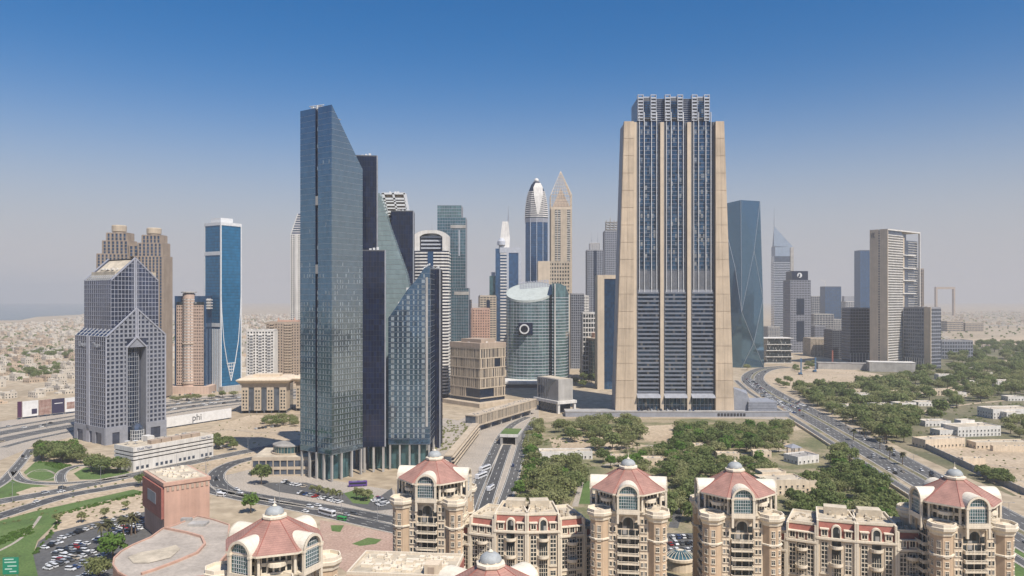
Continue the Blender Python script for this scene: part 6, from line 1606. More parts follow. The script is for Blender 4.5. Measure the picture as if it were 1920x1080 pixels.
for px, py in ((1205,872),(1300,846),(1345,862),(1412,858)):
    house('park_lodge', 'small cream lodge among the park trees above the middle red roofs', px, py, qh.uniform(10,16), 8, 4.2, qh.uniform(-6,10), 'cream', 'lodges in the park', cat='house')
x, y = gp(1487, 856); t = thing('garden_kiosk', 'square kiosk with hipped grey roof among park trees', 'kiosk', (x,y,0), R(15))
for a_, c_ in ((-3,-3),(3,-3),(3,3),(-3,3)): MB().box(a_-.3,a_+.3,c_-.3,c_+.3,0,7).build('post', M['concrete'], t)
MB().loft([ngon(4,6.6,R(45)),ngon(4,6.6,R(45)),ngon(4,.6,R(45))],[7,7.4,9.6]).build('roof', M['grey_panel'], t)
# long wall, site hoarding, tunnel portal
def wall_line(name, label, pts, h, th, mat, step=8.0, z=0):
    P_ = [p if isinstance(p, Vector) else Vector(gp(*p)) for p in pts]; t = thing(name, label, 'wall', (P_[0].x,P_[0].y,0))
    for p, q in zip(P_, P_[1:]):
        d = (q-p); n = max(1,int(d.length/step)); u = d.normalized()
        for k in range(n):
            a_ = p-P_[0]+d*(k/n); m = MB(); m.ob((a_.x,a_.y),(u.x,u.y),(u.y,-u.x),.04,d.length/n-.04,z,z+h,-th/2,th/2); m.build('wall_panel', M[mat], t)
            m = MB(); m.ob((a_.x,a_.y),(u.x,u.y),(u.y,-u.x),-.3,.3,z,z+h+.35,-th/2-.15,th/2+.15); m.build('wall_pier', M[mat], t)
    return t
wall_line('boundary_wall', 'long brown boundary wall along the right side of the wide road', [(1722,835),(1780,862),(1832,887),(1925,930)], 4.2, .5, 'concrete')
wall_line('garden_wall', 'low cream garden wall between park trees and the wide road', offset_line(ROADS['right_s'][0], 6)[18:40:3], 2.0, .4, 'cream', 10)
t = thing('site_shed', 'long pale grey flat-roofed shed at the foot of the cream slab tower', 'shed', (*gp(1534,692),0), R(-14)); 
MB().box(0, 105, 0, 22, 0, 10).build('body', M['concrete'], t); MB().box(-.4,105.4,-.4,22.4,10,10.6).build('roof', M['roof_grey'], t)
MB().box(74, 142, -26, -.1, 0, 15).build('front_body', M['concrete'], t); MB().box(73.6,142.4,-26.4,.3,15,15.6).build('front_roof', M['white_wall'], t)
for k, (px, py, h, mt, lab) in enumerate(((1502,703,26,'blue_steel','blue drilling rig on the building site'),(1529,698,24,'blue_steel','blue drilling rig next to the long grey shed'),(1561,690,30,'red_steel','red drilling mast rising before the long grey shed'))):
    x, y = gp(px,py); t = thing('drilling_rig', lab, 'drilling rig', (x,y,0)); b = MB()
    for a_, c_ in ((-.8,-.8),(.8,-.8),(.8,.8),(-.8,.8)): b.tube((a_,c_,1.5),(a_*.8,c_*.8,h),.25,n=4)
    for j in range(9): b.tube((-.8,-.8,1.5+j*h/10),(.8,-.8,1.5+(j+1)*h/10),.15,n=4)
    b.build('mast', M[mt], t, 'stuff'); MB().box(-2.2,2.2,1,6,.9,3.4).build('cab', M[mt], t)
    for a_ in (-2.6,1.6): MB().box(a_,a_+1.0,-.5,6.5,0,.95).build('track', M['ink'], t)
x, y = gp(954,834); t = thing('tunnel_portal', 'white-topped tunnel portal where the road cutting ends', 'tunnel portal', (x,y,0), R(-8))
MB().box(-7, -5.2, 0, 26, 0, 6.2).build('side_wall', M['concrete'], t); MB().box(5.2, 7, 0, 26, 0, 6.2).build('side_wall', M['concrete'], t)
MB().box(-7.3, 7.3, -.4, 26, 6.2, 8.6).build('lintel', M['white_wall'], t); MB().box(-5.2, 5.2, 24, 26, 0, 6.2).build('dark_end', M['joint_and_shade_dark'], t); MB().box(-7.2, 7.2, .4, 26, 8.6, 8.9).build('planted_top', M['lawn'], t)  # end wall has the tunnel's darkness as its colour
# blocks on the far right plain
for k, (a_, b_, y0, D_, wl, lab) in enumerate(((1766,1824,640,1500,'mauve_frame','long dark low building right of the dark banded office block'),(1776,1806,603,2700,'beige_stone','left of two hazy beige blocks on the plain under the frame monument'),(1810,1844,606,2700,'beige_stone','right of two hazy beige blocks on the plain'))):
    block('low_block', lab, a_, a_, b_, D_, 0, y0, wl, 'g_grey', (12,6), 5, 1.0, 2.0, .5, depth=40, kit=10, cat='low building')
t = thing('elevated_railway', 'long faint elevated line crossing the hazy plain at the right', 'viaduct', (X(1765,3000),3000,0), R(4)); MB().box(0, 520, 0, 10, 9, 12).build('deck', M['concrete'], t)
for k in range(14): MB().box(10+k*38, 13+k*38, 3, 7, 0, 9).build('pier', M['concrete'], t)
# ---------------------------------------------------------------- low-rise district behind the highway
M['house_white'] = matte('house_white', (.62,.56,.47), .10, .05); M['house_tan'] = matte('house_tan', (.52,.41,.30), .12, .05)
HP = []
for s in range(8):
    q = random.Random(40+s); w_, d, h = q.uniform(11,20), q.uniform(11,18), q.choice((4.2,7.2,7.6,8.4)); b = MB()
    b.box(-w_/2,w_/2,-d/2,d/2,0,h); b.box(-w_/2+.5,w_/2-.5,-d/2+.5,d/2-.5,h,h+.1)
    for o,u,n,wl in FACES(w_,d): b.ob((o[0]-w_/2,o[1]-d/2),u,n,0,wl,h,h+.9,-.3,0)
    b.box(-w_/2+1,-w_/2+5,0,4,h,h+2.6); b.box(w_/2,w_/2+5,-d/2,d*.1,0,h*.55)
    b.cm = 1
    for o,u,n,wl in FACES(w_,d):
        for fl in range(max(1,int(h/3.5))):
            for i in range(int(wl/3.6)): b.ob((o[0]-w_/2,o[1]-d/2),u,n,1.2+i*3.6,2.5+i*3.6,1+fl*3.3,2.6+fl*3.3,0,.05)
    me = bpy.data.meshes.new('house'); me.from_pydata(b.v,[],b.f); me.materials.append(M['house_white' if s%3 else 'house_tan']); me.materials.append(M['g_win']); me.polygons.foreach_set('material_index', b.m); me.update(); HP.append((me,b))
HOUSES = []
q = random.Random(77)
def field(poly_px, n, minsep):
    """plots along a street grid turned like the district"""
    poly = [gp(*p) for p in poly_px]; xs = [p[0] for p in poly]; ys = [p[1] for p in poly]; got = []
    ca_, sa_ = math.cos(R(-28)), math.sin(R(-28)); cx_, cy_ = (min(xs)+max(xs))/2, (min(ys)+max(ys))/2; rr = int(math.hypot(max(xs)-min(xs),max(ys)-min(ys))/2/minsep)+2
    for i in range(-rr, rr):
        if i % 9 == 0: continue
        for j in range(-rr, rr):
            if j % 3 == 0 or (i*7+j*13) % 11 == 0: continue
            a_, c_ = i*minsep+q.uniform(-.18,.18)*minsep, j*minsep*.92+q.uniform(-.12,.12)*minsep; p = (cx_+a_*ca_-c_*sa_, cy_+a_*sa_+c_*ca_)
            if q.random() < .16 or not inpoly_(p, poly): continue
            got.append(p)
    q.shuffle(got); return got[:n]
def inpoly_(p, poly):
    r = False; j = len(poly)-1
    for i in range(len(poly)):
        a, b_ = poly[i], poly[j]
        if (a[1] > p[1]) != (b_[1] > p[1]) and p[0] < (b_[0]-a[0])*(p[1]-a[1])/(b_[1]-a[1])+a[0]: r = not r
        j = i
    return r
near = field([(-60,768),(-60,640),(150,632),(160,735),(100,745)], 170, 21)
for k, p in enumerate(sorted(near, key=lambda p: p[1])):
    o = put('house', HP[q.randrange(8)][0], None, None, (p[0],p[1],0), R(-28)+R(90)*q.randrange(4)+q.uniform(-.06,.06)); o.scale = (1,1,q.uniform(.85,1.25)); tag(o, 'low flat-roofed house in the district left of the gabled tower', 'house', 'houses of the low-rise district')
far = field([(-200,640),(-100,612),(60,606),(180,592),(900,590),(930,640),(760,700),(560,720),(300,690),(160,700),(150,632)], 3600, 24)
far += field([(1560,640),(1480,600),(1600,586),(1960,584),(2000,612),(1850,612),(1780,640)], 700, 30)
v, f, mi = [], [], []
for p in far:
    b = HP[q.randrange(8)][1]; an = R(-28)+R(90)*q.randrange(4); ca_, sa_ = math.cos(an), math.sin(an); s = q.uniform(.8,1.25); n = len(v); sm = q.random() < .3
    nv = 8
    w_, d, h = b.v[1][0], b.v[2][1], b.v[4][2]*s*q.uniform(.8,1.5)
    bb = MB().box(-w_,w_,-d,d,0,h).box(-w_*.6,-w_*.1,0,d*.5,h,h+2.5).box(w_,w_*1.5,-d,d*.2,0,h*.6)
    v += [(p[0]+a_*ca_-c_*sa_, p[1]+a_*sa_+c_*ca_, z) for a_,c_,z in bb.v]; f += [[i+n for i in ff] for ff in bb.f]; mi += [1 if sm else 0]*len(bb.f)
me = bpy.data.meshes.new('distant_houses'); me.from_pydata(v,[],f); me.materials.append(M['house_white']); me.materials.append(M['house_tan']); me.polygons.foreach_set('material_index', mi); me.update()
tag(put('distant_houses', me, None, 'stuff'), 'distant low-rise houses spreading to the hazy coast', 'houses')
v, f = [], []
for p in field([(-200,640),(-100,612),(60,606),(900,592),(930,640),(760,700),(300,690),(150,690),(-60,740)], 3000, 19)+field([(1560,640),(1480,600),(1960,584),(2000,625),(1780,645)], 700, 26):
    r = q.uniform(2.5,5.0)
    for j in range(14):
        d = Vector((q.gauss(0,1),q.gauss(0,1),abs(q.gauss(0,1)))).normalized()*r; c = Vector((p[0],p[1],r*.9))+d*.8; u = d.orthogonal().normalized()*r*.55; w_ = d.cross(u).normalized()*r*.45; i = len(v)
        v += [tuple(c-u),tuple(c+w_),tuple(c+u),tuple(c-w_)]; f.append((i,i+1,i+2,i+3))
FARGREEN = (v, f)
for unseen_dark_ground in ([(-2600,-300),(-420,-300),(-330,250),(-420,440),(-900,470),(-2600,520)],[(-900,-1200),(900,-1200),(420,-30),(-420,-30)]):  # unseen dark ground added so the glass towers mirror something darker
    structure(MB().face(*[(a_,c_,.06) for a_,c_ in unseen_dark_ground]), 'park_lawn', M['scrub'])
# ---------------------------------------------------------------- the rest of the city, behind and beside the viewpoint, mirrored in the glass
b = MB(); q = random.Random(9)
for k in range(380):
    an = q.uniform(0, 2*math.pi); rr = q.uniform(350, 2300); x, y = rr*math.cos(an), rr*math.sin(an)
    if y > -160 and abs(x) < 420+max(0,y)*.9: continue
    w_, d, h = q.uniform(18,42), q.uniform(18,42), q.choice((20,25,30,40,60,90,140,190,240)); 
    if y > -100 and x > 0: h = min(h, 40)
    b.cm = q.randrange(3); b.box(x-w_/2,x+w_/2,y-d/2,y+d/2,0,h); b.cm = 3
    z = 3
    while z < h-2: b.box(x-w_/2-.1,x+w_/2+.1,y-d/2-.1,y+d/2+.1,z,z+2.5); z += 3.8
tag(b.build('city_behind', [M['beige_stone'],M['concrete'],M['brown_stone'],M['g_dark']], None, 'stuff'), 'city blocks outside the view, mirrored in the glass towers', 'city blocks')
# ================================================================ trees
def leafmat(name, a, b_, c):
    m, t, b = newmat(name); L = t.links.new
    g = N(t,'ShaderNodeTexCoord'); n = N(t,'ShaderNodeTexNoise'); n.inputs['Scale'].default_value = .55; n.inputs['Detail'].default_value = 3
    L(g.outputs['Object'], n.inputs['Vector']); oi = N(t,'ShaderNodeObjectInfo')
    ad = N(t,'ShaderNodeMath',operation='MULTIPLY_ADD'); ad.inputs[1].default_value = .45; L(oi.outputs['Random'], ad.inputs[0])
    s = N(t,'ShaderNodeMath',operation='SUBTRACT'); s.inputs[1].default_value = .22; L(n.outputs['Fac'], s.inputs[0]); L(s.outputs[0], ad.inputs[2])
    r = N(t,'ShaderNodeValToRGB'); e = r.color_ramp.elements; e[0].position=.25; e[1].position=.75; e[0].color=(*a,1); e[1].color=(*c,1); x=e.new(.5); x.color=(*b_,1)
    L(ad.outputs[0], r.inputs['Fac']); L(r.outputs['Color'], b.inputs['Base Color']); b.inputs['Roughness'].default_value=.7
    b.inputs['Specular IOR Level'].default_value = .25
    tr = N(t,'ShaderNodeBsdfTranslucent'); L(r.outputs['Color'], tr.inputs['Color']); ms = N(t,'ShaderNodeMixShader'); ms.inputs[0].default_value = .45
    out = t.nodes['Material Output']; L(b.outputs[0], ms.inputs[1]); L(tr.outputs[0], ms.inputs[2]); L(ms.outputs[0], out.inputs['Surface'])
    return m
M['leaf_dark'] = leafmat('leaf_dark', (.12,.165,.05),(.175,.22,.07),(.235,.275,.105))
M['leaf_olive'] = leafmat('leaf_olive', (.18,.205,.075),(.25,.27,.105),(.33,.335,.155))
M['leaf_fresh'] = leafmat('leaf_fresh', (.09,.17,.03),(.13,.23,.04),(.18,.29,.06))
M['leaf_palm'] = leafmat('leaf_palm', (.09,.10,.04),(.13,.13,.06),(.19,.17,.09))
M['bark'] = matte('bark', (.17,.12,.085), .15, 1.0)
def crown_mesh(seed, rx, rz, zc, nclump, nleaf, size, name, mat):
    q = random.Random(seed); v, f = [], []
    for k in range(nclump):
        a = q.uniform(0, 2*math.pi); el = math.asin(q.uniform(-.45, 1)); rr = q.uniform(.35, .85)
        c = Vector((rx*rr*math.cos(a)*math.cos(el), rx*rr*math.sin(a)*math.cos(el), zc+rz*rr*math.sin(el)))
        cr = q.uniform(.26, .46)*rx
        for j in range(nleaf):
            d = Vector((q.gauss(0,1), q.gauss(0,1), q.gauss(.25,1))).normalized(); p = c + Vector((d.x*cr, d.y*cr, d.z*cr*.75))*q.uniform(.72,1.05)
            nrm = (d + Vector((q.uniform(-.7,.7),q.uniform(-.7,.7),q.uniform(-.5,.7)))).normalized()
            u = nrm.orthogonal().normalized(); w_ = nrm.cross(u); an = q.uniform(0,6.28); u, w_ = u*math.cos(an)+w_*math.sin(an), w_*math.cos(an)-u*math.sin(an)
            s = size*q.uniform(.6,1.3); i = len(v)
            v += [tuple(p-u*s), tuple(p+w_*s*.7), tuple(p+u*s), tuple(p-w_*s*.7)]; f.append((i,i+1,i+2,i+3))
    me = bpy.data.meshes.new(name); me.from_pydata(v,[],f); me.materials.append(mat); me.update(); return me
def trunk_mesh(seed, h, r, rx, zc):
    q = random.Random(seed); b = MB(); b.tube((0,0,-.3),(q.uniform(-.3,.3),q.uniform(-.3,.3),h),r,r*.6,7)
    for k in range(5):
        a = 2*math.pi*k/5+q.uniform(-.4,.4); e = (math.cos(a)*rx*.55, math.sin(a)*rx*.55, zc+q.uniform(-.3,1.4)); b.tube((0,0,h*q.uniform(.75,.97)),e,r*.5,r*.18,5)
    me = bpy.data.meshes.new('trunk'); me.from_pydata(b.v,[],b.f); me.materials.append(M['bark']); me.update(); return me
PROTO = {}
for nm, seeds, rx, rz, zc, ncl, nl, sz, mt in (('dark',(1,2,3),5.6,4.3,6.2,34,34,.62,'leaf_dark'),('olive',(4,5,6),6.0,3.6,5.6,32,32,.60,'leaf_olive'),('fresh',(7,8),5.0,4.6,6.0,30,36,.6,'leaf_fresh'),('small',(9,10),2.4,2.0,3.4,14,26,.42,'leaf_olive')):
    PROTO[nm] = [(crown_mesh(s,rx,rz,zc,ncl,nl,sz,'crown',M[mt]), trunk_mesh(s,zc*.8,.34 if rx>3 else .16,rx,zc)) for s in seeds]
def palm_meshes(seed):
    q = random.Random(seed); h = 9.0; b = MB(); b.tube((0,0,-.2),(.2,.1,h*.5),.36,.28,8); b.tube((.2,.1,h*.5),(.1,.3,h),.28,.24,8)
    v, f = [], []
    for k in range(26):
        a = 2*math.pi*k/26*2.618; up = q.uniform(-.5,1.0); L_ = q.uniform(2.8,3.9); pts = []
        for j in range(6):
            t = j/5; r = L_*t; pts.append(Vector((.1+math.cos(a)*r*.92, .3+math.sin(a)*r*.92, h+up*r*.75-t*t*L_*(.42+.25*(1-up)))))
        sd = Vector((-math.sin(a), math.cos(a), 0))
        for j in range(5):
            w0, w1 = (.62*math.sin(math.pi*(j/5*.85+.12))), (.62*math.sin(math.pi*((j+1)/5*.85+.12)) if j < 4 else .05)
            for s in (-1,1):
                i = len(v); dr = Vector((0,0,-.28)); v += [tuple(pts[j]),tuple(pts[j+1]),tuple(pts[j+1]+sd*s*w1+dr*w1),tuple(pts[j]+sd*s*w0+dr*w0)]; f.append((i,i+1,i+2,i+3))
    me = bpy.data.meshes.new('crown'); me.from_pydata(v,[],f); me.materials.append(M['leaf_palm']); me.update()
    tm = bpy.data.meshes.new('trunk'); tm.from_pydata(b.v,[],b.f); tm.materials.append(M['bark']); tm.update()
    return me, tm
PROTO['palm'] = [palm_meshes(1), palm_meshes(2)]
TREES = []
def tree(kind, x, y, s, label, group, z=0.0, sz=None):
    TREES.append((kind, x, y, s, label, group, z, sz, rnd.randrange(9), rnd.uniform(0,6.28), rnd.uniform(.88,1.12), rnd.uniform(.85,1.1)))
def place_trees(limit=300):
    far = sorted([t for t in TREES if t[0] != 'palm'], key=lambda t: -t[3]*(.5 if t[0]=='small' else 1)/t[2])[limit:]
    farset = set(id(t) for t in far); v, f, mi = [], [], []; mats = [M['leaf_dark'], M['leaf_olive'], M['leaf_fresh'], M['bark']]
    adj = {'dark':'dark green','olive':'olive green','fresh':'fresh green','small':'small'}
    for t in TREES:
        kind, x, y, s, label, group, z, sz, ch, r, ky, kz = t
        cm, tm = PROTO[kind][ch % len(PROTO[kind])]; S = (s, s*ky, (sz or s)*kz)
        if id(t) in farset:
            ca, sa = math.cos(r), math.sin(r)
            for me, m in ((cm, {'dark':0,'olive':1,'fresh':2,'small':1}[kind]), (tm, 3)):
                n = len(v)
                for q in me.vertices:
                    a, b_ = q.co.x*S[0], q.co.y*S[1]; v.append((x+a*ca-b_*sa, y+a*sa+b_*ca, z+q.co.z*S[2]))
                for p in me.polygons: f.append([i+n for i in p.vertices]); mi.append(m)
            continue
        o = bpy.data.objects.new('palm_tree' if kind == 'palm' else 'tree', None); COL.objects.link(o); o.location = (x,y,z); o.rotation_euler = (0,0,r); o.scale = S
        if group and kind in adj: label = ('large ' if s > 1.12 else '') + (adj[kind] + ' ' if adj[kind] not in label else '') + label.replace('tree', 'tree', 1)
        tag(o, label, 'palm tree' if kind == 'palm' else 'tree', group); put('crown', cm, o); put('trunk', tm, o)
    me = bpy.data.meshes.new('distant_woodland'); me.from_pydata(v,[],f)
    for m in mats: me.materials.append(m)
    me.polygons.foreach_set('material_index', mi); me.update(); o = put('distant_woodland', me, None, 'stuff'); tag(o, 'mass of far trees merging into one dark canopy at the right', 'woodland')
def inpoly(p, poly):
    r = False; j = len(poly)-1
    for i in range(len(poly)):
        a, b_ = poly[i], poly[j]
        if (a[1] > p[1]) != (b_[1] > p[1]) and p[0] < (b_[0]-a[0])*(p[1]-a[1])/(b_[1]-a[1])+a[0]: r = not r
        j = i
    return r
def near_road(x, y, clear=4.0, keys=None):
    for k, (c, w_, _) in ROADS.items():
        if keys and k not in keys: continue
        for p in c:
            if abs(p.x-x) < w_/2+clear and abs(p.y-y) < w_/2+clear and math.hypot(p.x-x,p.y-y) < w_/2+clear: return True
    return False
HOLES = []
def wood(poly_px, spacing, kinds, smin, smax, label, group, cap=400, tries=4000):
    poly = [gp(*p) for p in poly_px]; xs = [p[0] for p in poly]; ys = [p[1] for p in poly]; got = []
    for _ in range(tries):
        if len(got) >= cap: break
        p = (rnd.uniform(min(xs),max(xs)), rnd.uniform(min(ys),max(ys)))
        if not inpoly(p, poly) or near_road(*p): continue
        if any(inpoly(p, h) for h in HOLES): continue
        sp = spacing*rnd.uniform(.75,1.2)
        if any((p[0]-a)**2+(p[1]-b_)**2 < sp*sp for a, b_ in got): continue
        got.append(p); k = rnd.choices([a for a,_ in kinds],[b_ for _,b_ in kinds])[0]
        tree(k, p[0], p[1], rnd.uniform(smin,smax), label, group)
    return got
wood_park = [(1310,858),(1460,862),(1455,925),(1312,985)]
HOLES += HB
HOLES += [[gp(*p) for p in q] for q in ([(1005,850),(1120,845),(1120,868),(1005,872)], [(1196,800),(1275,795),(1270,826),(1210,828)], [(1440,870),(1530,862),(1535,915),(1440,920)],[(1480,815),(1550,815),(1550,865),(1480,868)],[(1055,832),(1110,832),(1110,850),(1050,850)],[(1090,905),(1112,900),(1112,945),(1072,950)])]
wood([(982,815),(1012,800),(1010,850),(1000,900),(985,955),(960,950),(975,880)], 7.5, (('olive',3),('fresh',1)), .75,1.05, 'tree in the row right of the road cutting', 'trees along the road cutting', 24)
wood([(1040,800),(1195,795),(1205,838),(1130,850),(1060,835)], 9, (('olive',5),('dark',1)), .95,1.3, 'spreading tree in the grove before the tallest tower', 'trees in the grove before the tallest tower', 40)
wood([(1000,890),(1085,872),(1092,905),(1075,950),(1005,965)], 8.5, (('olive',3),('dark',1)), 1.0,1.4, 'rounded tree in the garden behind the central curved block', 'garden trees behind the central curved block', 22)
wood([(1262,808),(1480,810),(1480,845),(1440,868),(1400,862),(1320,858),(1262,848)], 8, (('olive',3),('dark',2),('fresh',1)), .8,1.25, 'tree in the park between sand clearing and villa', 'park trees between clearing and villa', 75)
wood([(1120,868),(1262,850),(1320,860),(1310,868),(1252,890),(1250,900),(1140,880)], 9, (('olive',2),('dark',2),('fresh',2)), .7,1.05, 'tree in the park just above the middle red roofs', 'park trees above the middle red roofs', 26)
wood(wood_park, 8.5, (('dark',3),('olive',2),('fresh',1)), .8,1.2, 'tree around the lodges behind the third red-roofed tower', 'trees around the park lodges', 40)
wood([(1252,890),(1310,868),(1312,985),(1252,995)], 7.5, (('dark',2),('olive',2)), .9,1.2, 'tree filling the gap between the two middle red-roofed towers', 'trees between the middle red-roofed towers', 24)
wood([(1455,925),(1550,868),(1580,850),(1640,905),(1690,950),(1690,1010),(1500,1000)], 8, (('dark',4),('fresh',1),('olive',1)), .9,1.25, 'tree behind the right-hand curved block', 'trees behind the right-hand curved block', 50)
wood([(1485,735),(1570,735),(1640,722),(1720,728),(1690,790),(1715,835),(1650,830),(1570,785)], 12, (('dark',3),('olive',3)), 1.0,1.6, 'tree in the wood right of the wide road', 'trees in the wood right of the wide road', 130)
wood([(1640,722),(1700,708),(1800,690),(1930,672),(1930,745),(1860,745),(1790,775),(1715,815),(1690,790)], 14, (('dark',3),('olive',2)), 1.1,1.7, 'tree in the wood around the white villas', 'trees in the wood around the white villas', 150)
wood([(1765,668),(1800,650),(1930,645),(1930,672),(1800,690)], 19, (('dark',3),('olive',2)), 1.3,1.9, 'distant tree at the far edge of the right-hand wood', 'trees at the far edge of the wood', 70)
wood([(1885,795),(1930,790),(1930,830),(1890,820)], 10, (('dark',1),('olive',2)), .9,1.2, 'tree among the walled houses at the right edge of the picture', 'trees among the walled houses', 7)
wood([(1838,893),(1880,900),(1900,918),(1870,912)], 8, (('dark',1),), .7,1.0, 'low tree against the long wall behind the right-most red-roofed tower', 'trees against the long wall', 6)
wood([(64,852),(140,845),(150,868),(236,884),(228,892),(170,886),(150,872),(80,868)], 8, (('dark',2),('olive',1),('fresh',1)), .9,1.25, 'bushy tree at the foot of the grey gabled tower', 'trees at the foot of the gabled tower', 26)
wood([(30,668),(130,655),(135,672),(50,680)], 17, (('dark',1),), 1.0,1.5, 'distant tree in the low-rise district, upper clump', 'upper clump of trees in the low-rise district', 16)
wood([(36,700),(108,695),(112,712),(40,712)], 13, (('dark',1),), .9,1.3, 'distant tree in the low-rise district, lower clump', 'lower clump of trees in the low-rise district', 14)
wood([(490,792),(548,786),(560,800),(500,802)], 7, (('dark',1),('olive',2)), .6,.9, 'low shrubby tree on the sand beside the beige office block', 'trees beside the beige office block', 14)
wood([(400,828),(442,830),(440,845),(404,843)], 7, (('dark',1),), .6,.9, 'small tree at the end of the white car park building', 'trees at the end of the white building', 8)
wood([(322,752),(450,740),(452,746),(325,760)], 9, (('dark',1),('olive',1)), .6,.9, 'street tree on the far side of the highway', 'street trees beyond the highway', 20)
wood([(835,700),(850,690),(850,735),(835,745)], 9, (('dark',1),), .8,1.1, 'tree in the gap left of the fin building', 'trees left of the fin building', 6)
wood([(1072,705),(1118,703),(1118,722),(1075,735)], 9, (('dark',1),('olive',1)), .9,1.2, 'tree between the round tower and the tallest tower', 'trees between round tower and tallest tower', 10)
wood([(1395,685),(1412,682),(1412,692),(1396,696)], 9, (('olive',1),), .9,1.1, 'tree at the foot of the faceted tower', 'trees at the foot of the faceted tower', 4)
wood([(1455,718),(1480,716),(1490,728),(1462,728)], 9, (('dark',1),), .7,1.0, 'tree on the building site inside the road bend', 'trees on the building site', 6)
wood([(1480,690),(1530,680),(1535,690),(1485,700)], 12, (('dark',1),('olive',1)), .6,.9, 'street tree below the terraced white building', 'street trees below the terraced building', 12)
for px, py, s, k, lab in ((470,962,1.05,'fresh','round bright green tree beside the road behind the large near red roof'),(212,1052,1.35,'fresh','round green tree between car park and the pink hall roof'),(490,908,1.15,'dark','broad tree in front of the terraced podium'),
        (1131,868,1.05,'dark','dark round tree at the right end of the white garden building'),(1050,905,1.15,'fresh','dark pointed tree behind the garden trees'),(1205,862,.85,'fresh','bright round tree in the park above the middle red roof'),(1255,865,.9,'fresh','light green tree in the park right of the bright round one'),
        (185,1090,1.1,'olive','rounded bush-like tree at the bottom edge beside the pink hall'),(264,912,.75,'dark','small tree on the verge left of the pink hall')):
    tree(k, *gp(px,py), s, lab, None)
for px, py in ((108,985),(152,980),(197,974),(235,957)): tree('small', *gp(px,py), 1.15, 'small round tree on the sand strip above the car park', 'small trees above the car park')
for k in range(5): tree('small', *gp(585+k*13,926+k*3.2), 1.1, 'small tree in the dark parking bays below the glass tower', 'trees in the parking bays')
for px, py in ((668,936),(676,938),(684,940),(690,936)): tree('small', *gp(px,py), 1.25, 'small tree on the lawn island below the glass tower', 'trees on the lawn island')
for px, py, s in ((190,1022,1.1),(205,1020,1.15),(232,1006,1.1),(246,1004,1.15),(254,1002,1.0)): tree('palm', *gp(px,py), s, 'date palm standing in the car park', 'palms in the car park')
for px, py in ((1600,826),(1622,822),(1668,862),(1692,872),(1586,800),(1612,812),(1650,842)): tree('palm', *gp(px,py), 1.0, 'palm on the verge of the wide road', 'palms along the wide road')
for px, py in ((822,800),(828,795),(1165,845),(1175,850),(1185,842),(1195,848),(1120,855),(1330,845),(1340,852),(1010,868)): tree('palm', *gp(px,py), .8, 'small palm in the gardens', 'palms in the gardens')
place_trees()
# undergrowth nobody could count
def bushes(name, label, polys, n, smin, smax, mats):
    q = random.Random(5); v, f = [], []
    for poly_px in polys:
        poly = [gp(*p) for p in poly_px]; xs = [p[0] for p in poly]; ys = [p[1] for p in poly]; k = 0; tr = 0
        while k < n and tr < n*30:
            tr += 1; p = (q.uniform(min(xs),max(xs)), q.uniform(min(ys),max(ys)))
            if not inpoly(p, poly) or near_road(*p, .8) or any(inpoly(p,h) for h in HOLES): continue
            k += 1; r = q.uniform(smin,smax)
            for j in range(40):
                d = Vector((q.gauss(0,1),q.gauss(0,1),abs(q.gauss(0,.8)))).normalized()*r*q.uniform(.6,1.05); nn = (d.normalized()+Vector((q.uniform(-.6,.6),q.uniform(-.6,.6),q.uniform(-.3,.8)))).normalized()
                u = nn.orthogonal().normalized()*.42; w_ = nn.cross(u).normalized()*.3; c = Vector((p[0],p[1],.1))+d; i = len(v)
                v += [tuple(c-u),tuple(c+w_),tuple(c+u),tuple(c-w_)]; f.append((i,i+1,i+2,i+3))
    me = bpy.data.meshes.new(name); me.from_pydata(v,[],f); me.materials.append(mats); me.update(); o = put(name, me, None, 'stuff'); return tag(o, label, 'undergrowth')
bushes('undergrowth', 'low green undergrowth between the park trees', [[(985,815),(1480,800),(1480,870),(1310,990),(1255,995),(1255,870),(1000,960),(965,955)],[(1455,925),(1580,850),(1690,950),(1690,1010),(1500,1000)]], 330, .8, 2.0, M['leaf_dark'])
bushes('scrub', 'dark scrub filling the wood right of the wide road', [[(1485,735),(1720,715),(1930,680),(1930,790),(1715,840),(1650,830)]], 520, 1.0, 2.6, M['leaf_dark'])
bushes('hedge_plants', 'flowering hedge plants along lawns and verges of the interchange', [[(62,1040),(100,990),(112,962),(180,944),(270,922),(272,926),(186,948),(118,966),(106,992),(72,1042)],[(66,866),(108,868),(150,876),(120,884)],[(-20,1015),(60,985),(62,1000),(-20,1030)]], 160, .4, .9, M['leaf_fresh'])
me = bpy.data.meshes.new('far_greenery'); me.from_pydata(FARGREEN[0],[],FARGREEN[1]); me.materials.append(M['leaf_dark']); me.update()
tag(put('far_greenery', me, None, 'stuff'), 'countless distant trees among the low-rise houses', 'trees')
bushes('terrace_plants', 'shrubs planted on the raised terrace beside the road cutting', [[(838,872),(884,815),(840,806),(808,838),(818,866)]], 110, .6, 1.3, M['leaf_olive']); bpy.data.objects['terrace_plants'].location.z = 8.2
bushes('sand_shrubs', 'scattered desert shrubs and weeds on the sandy plots', [[(400,800),(470,778),(565,782),(566,842),(420,838)],[(270,930),(398,935),(405,888),(560,846),(480,842),(240,893)],[(112,962),(270,924),(275,962),(175,980)],[(1735,842),(1800,838),(1990,850),(1990,975),(1880,915)],[(1430,705),(1530,685),(1640,700),(1600,728),(1445,722)],[(1030,822),(1130,818),(1215,836),(1040,850)],[(-30,1000),(120,960),(250,895),(-30,935)]], 40, .25, .8, M['leaf_olive'])
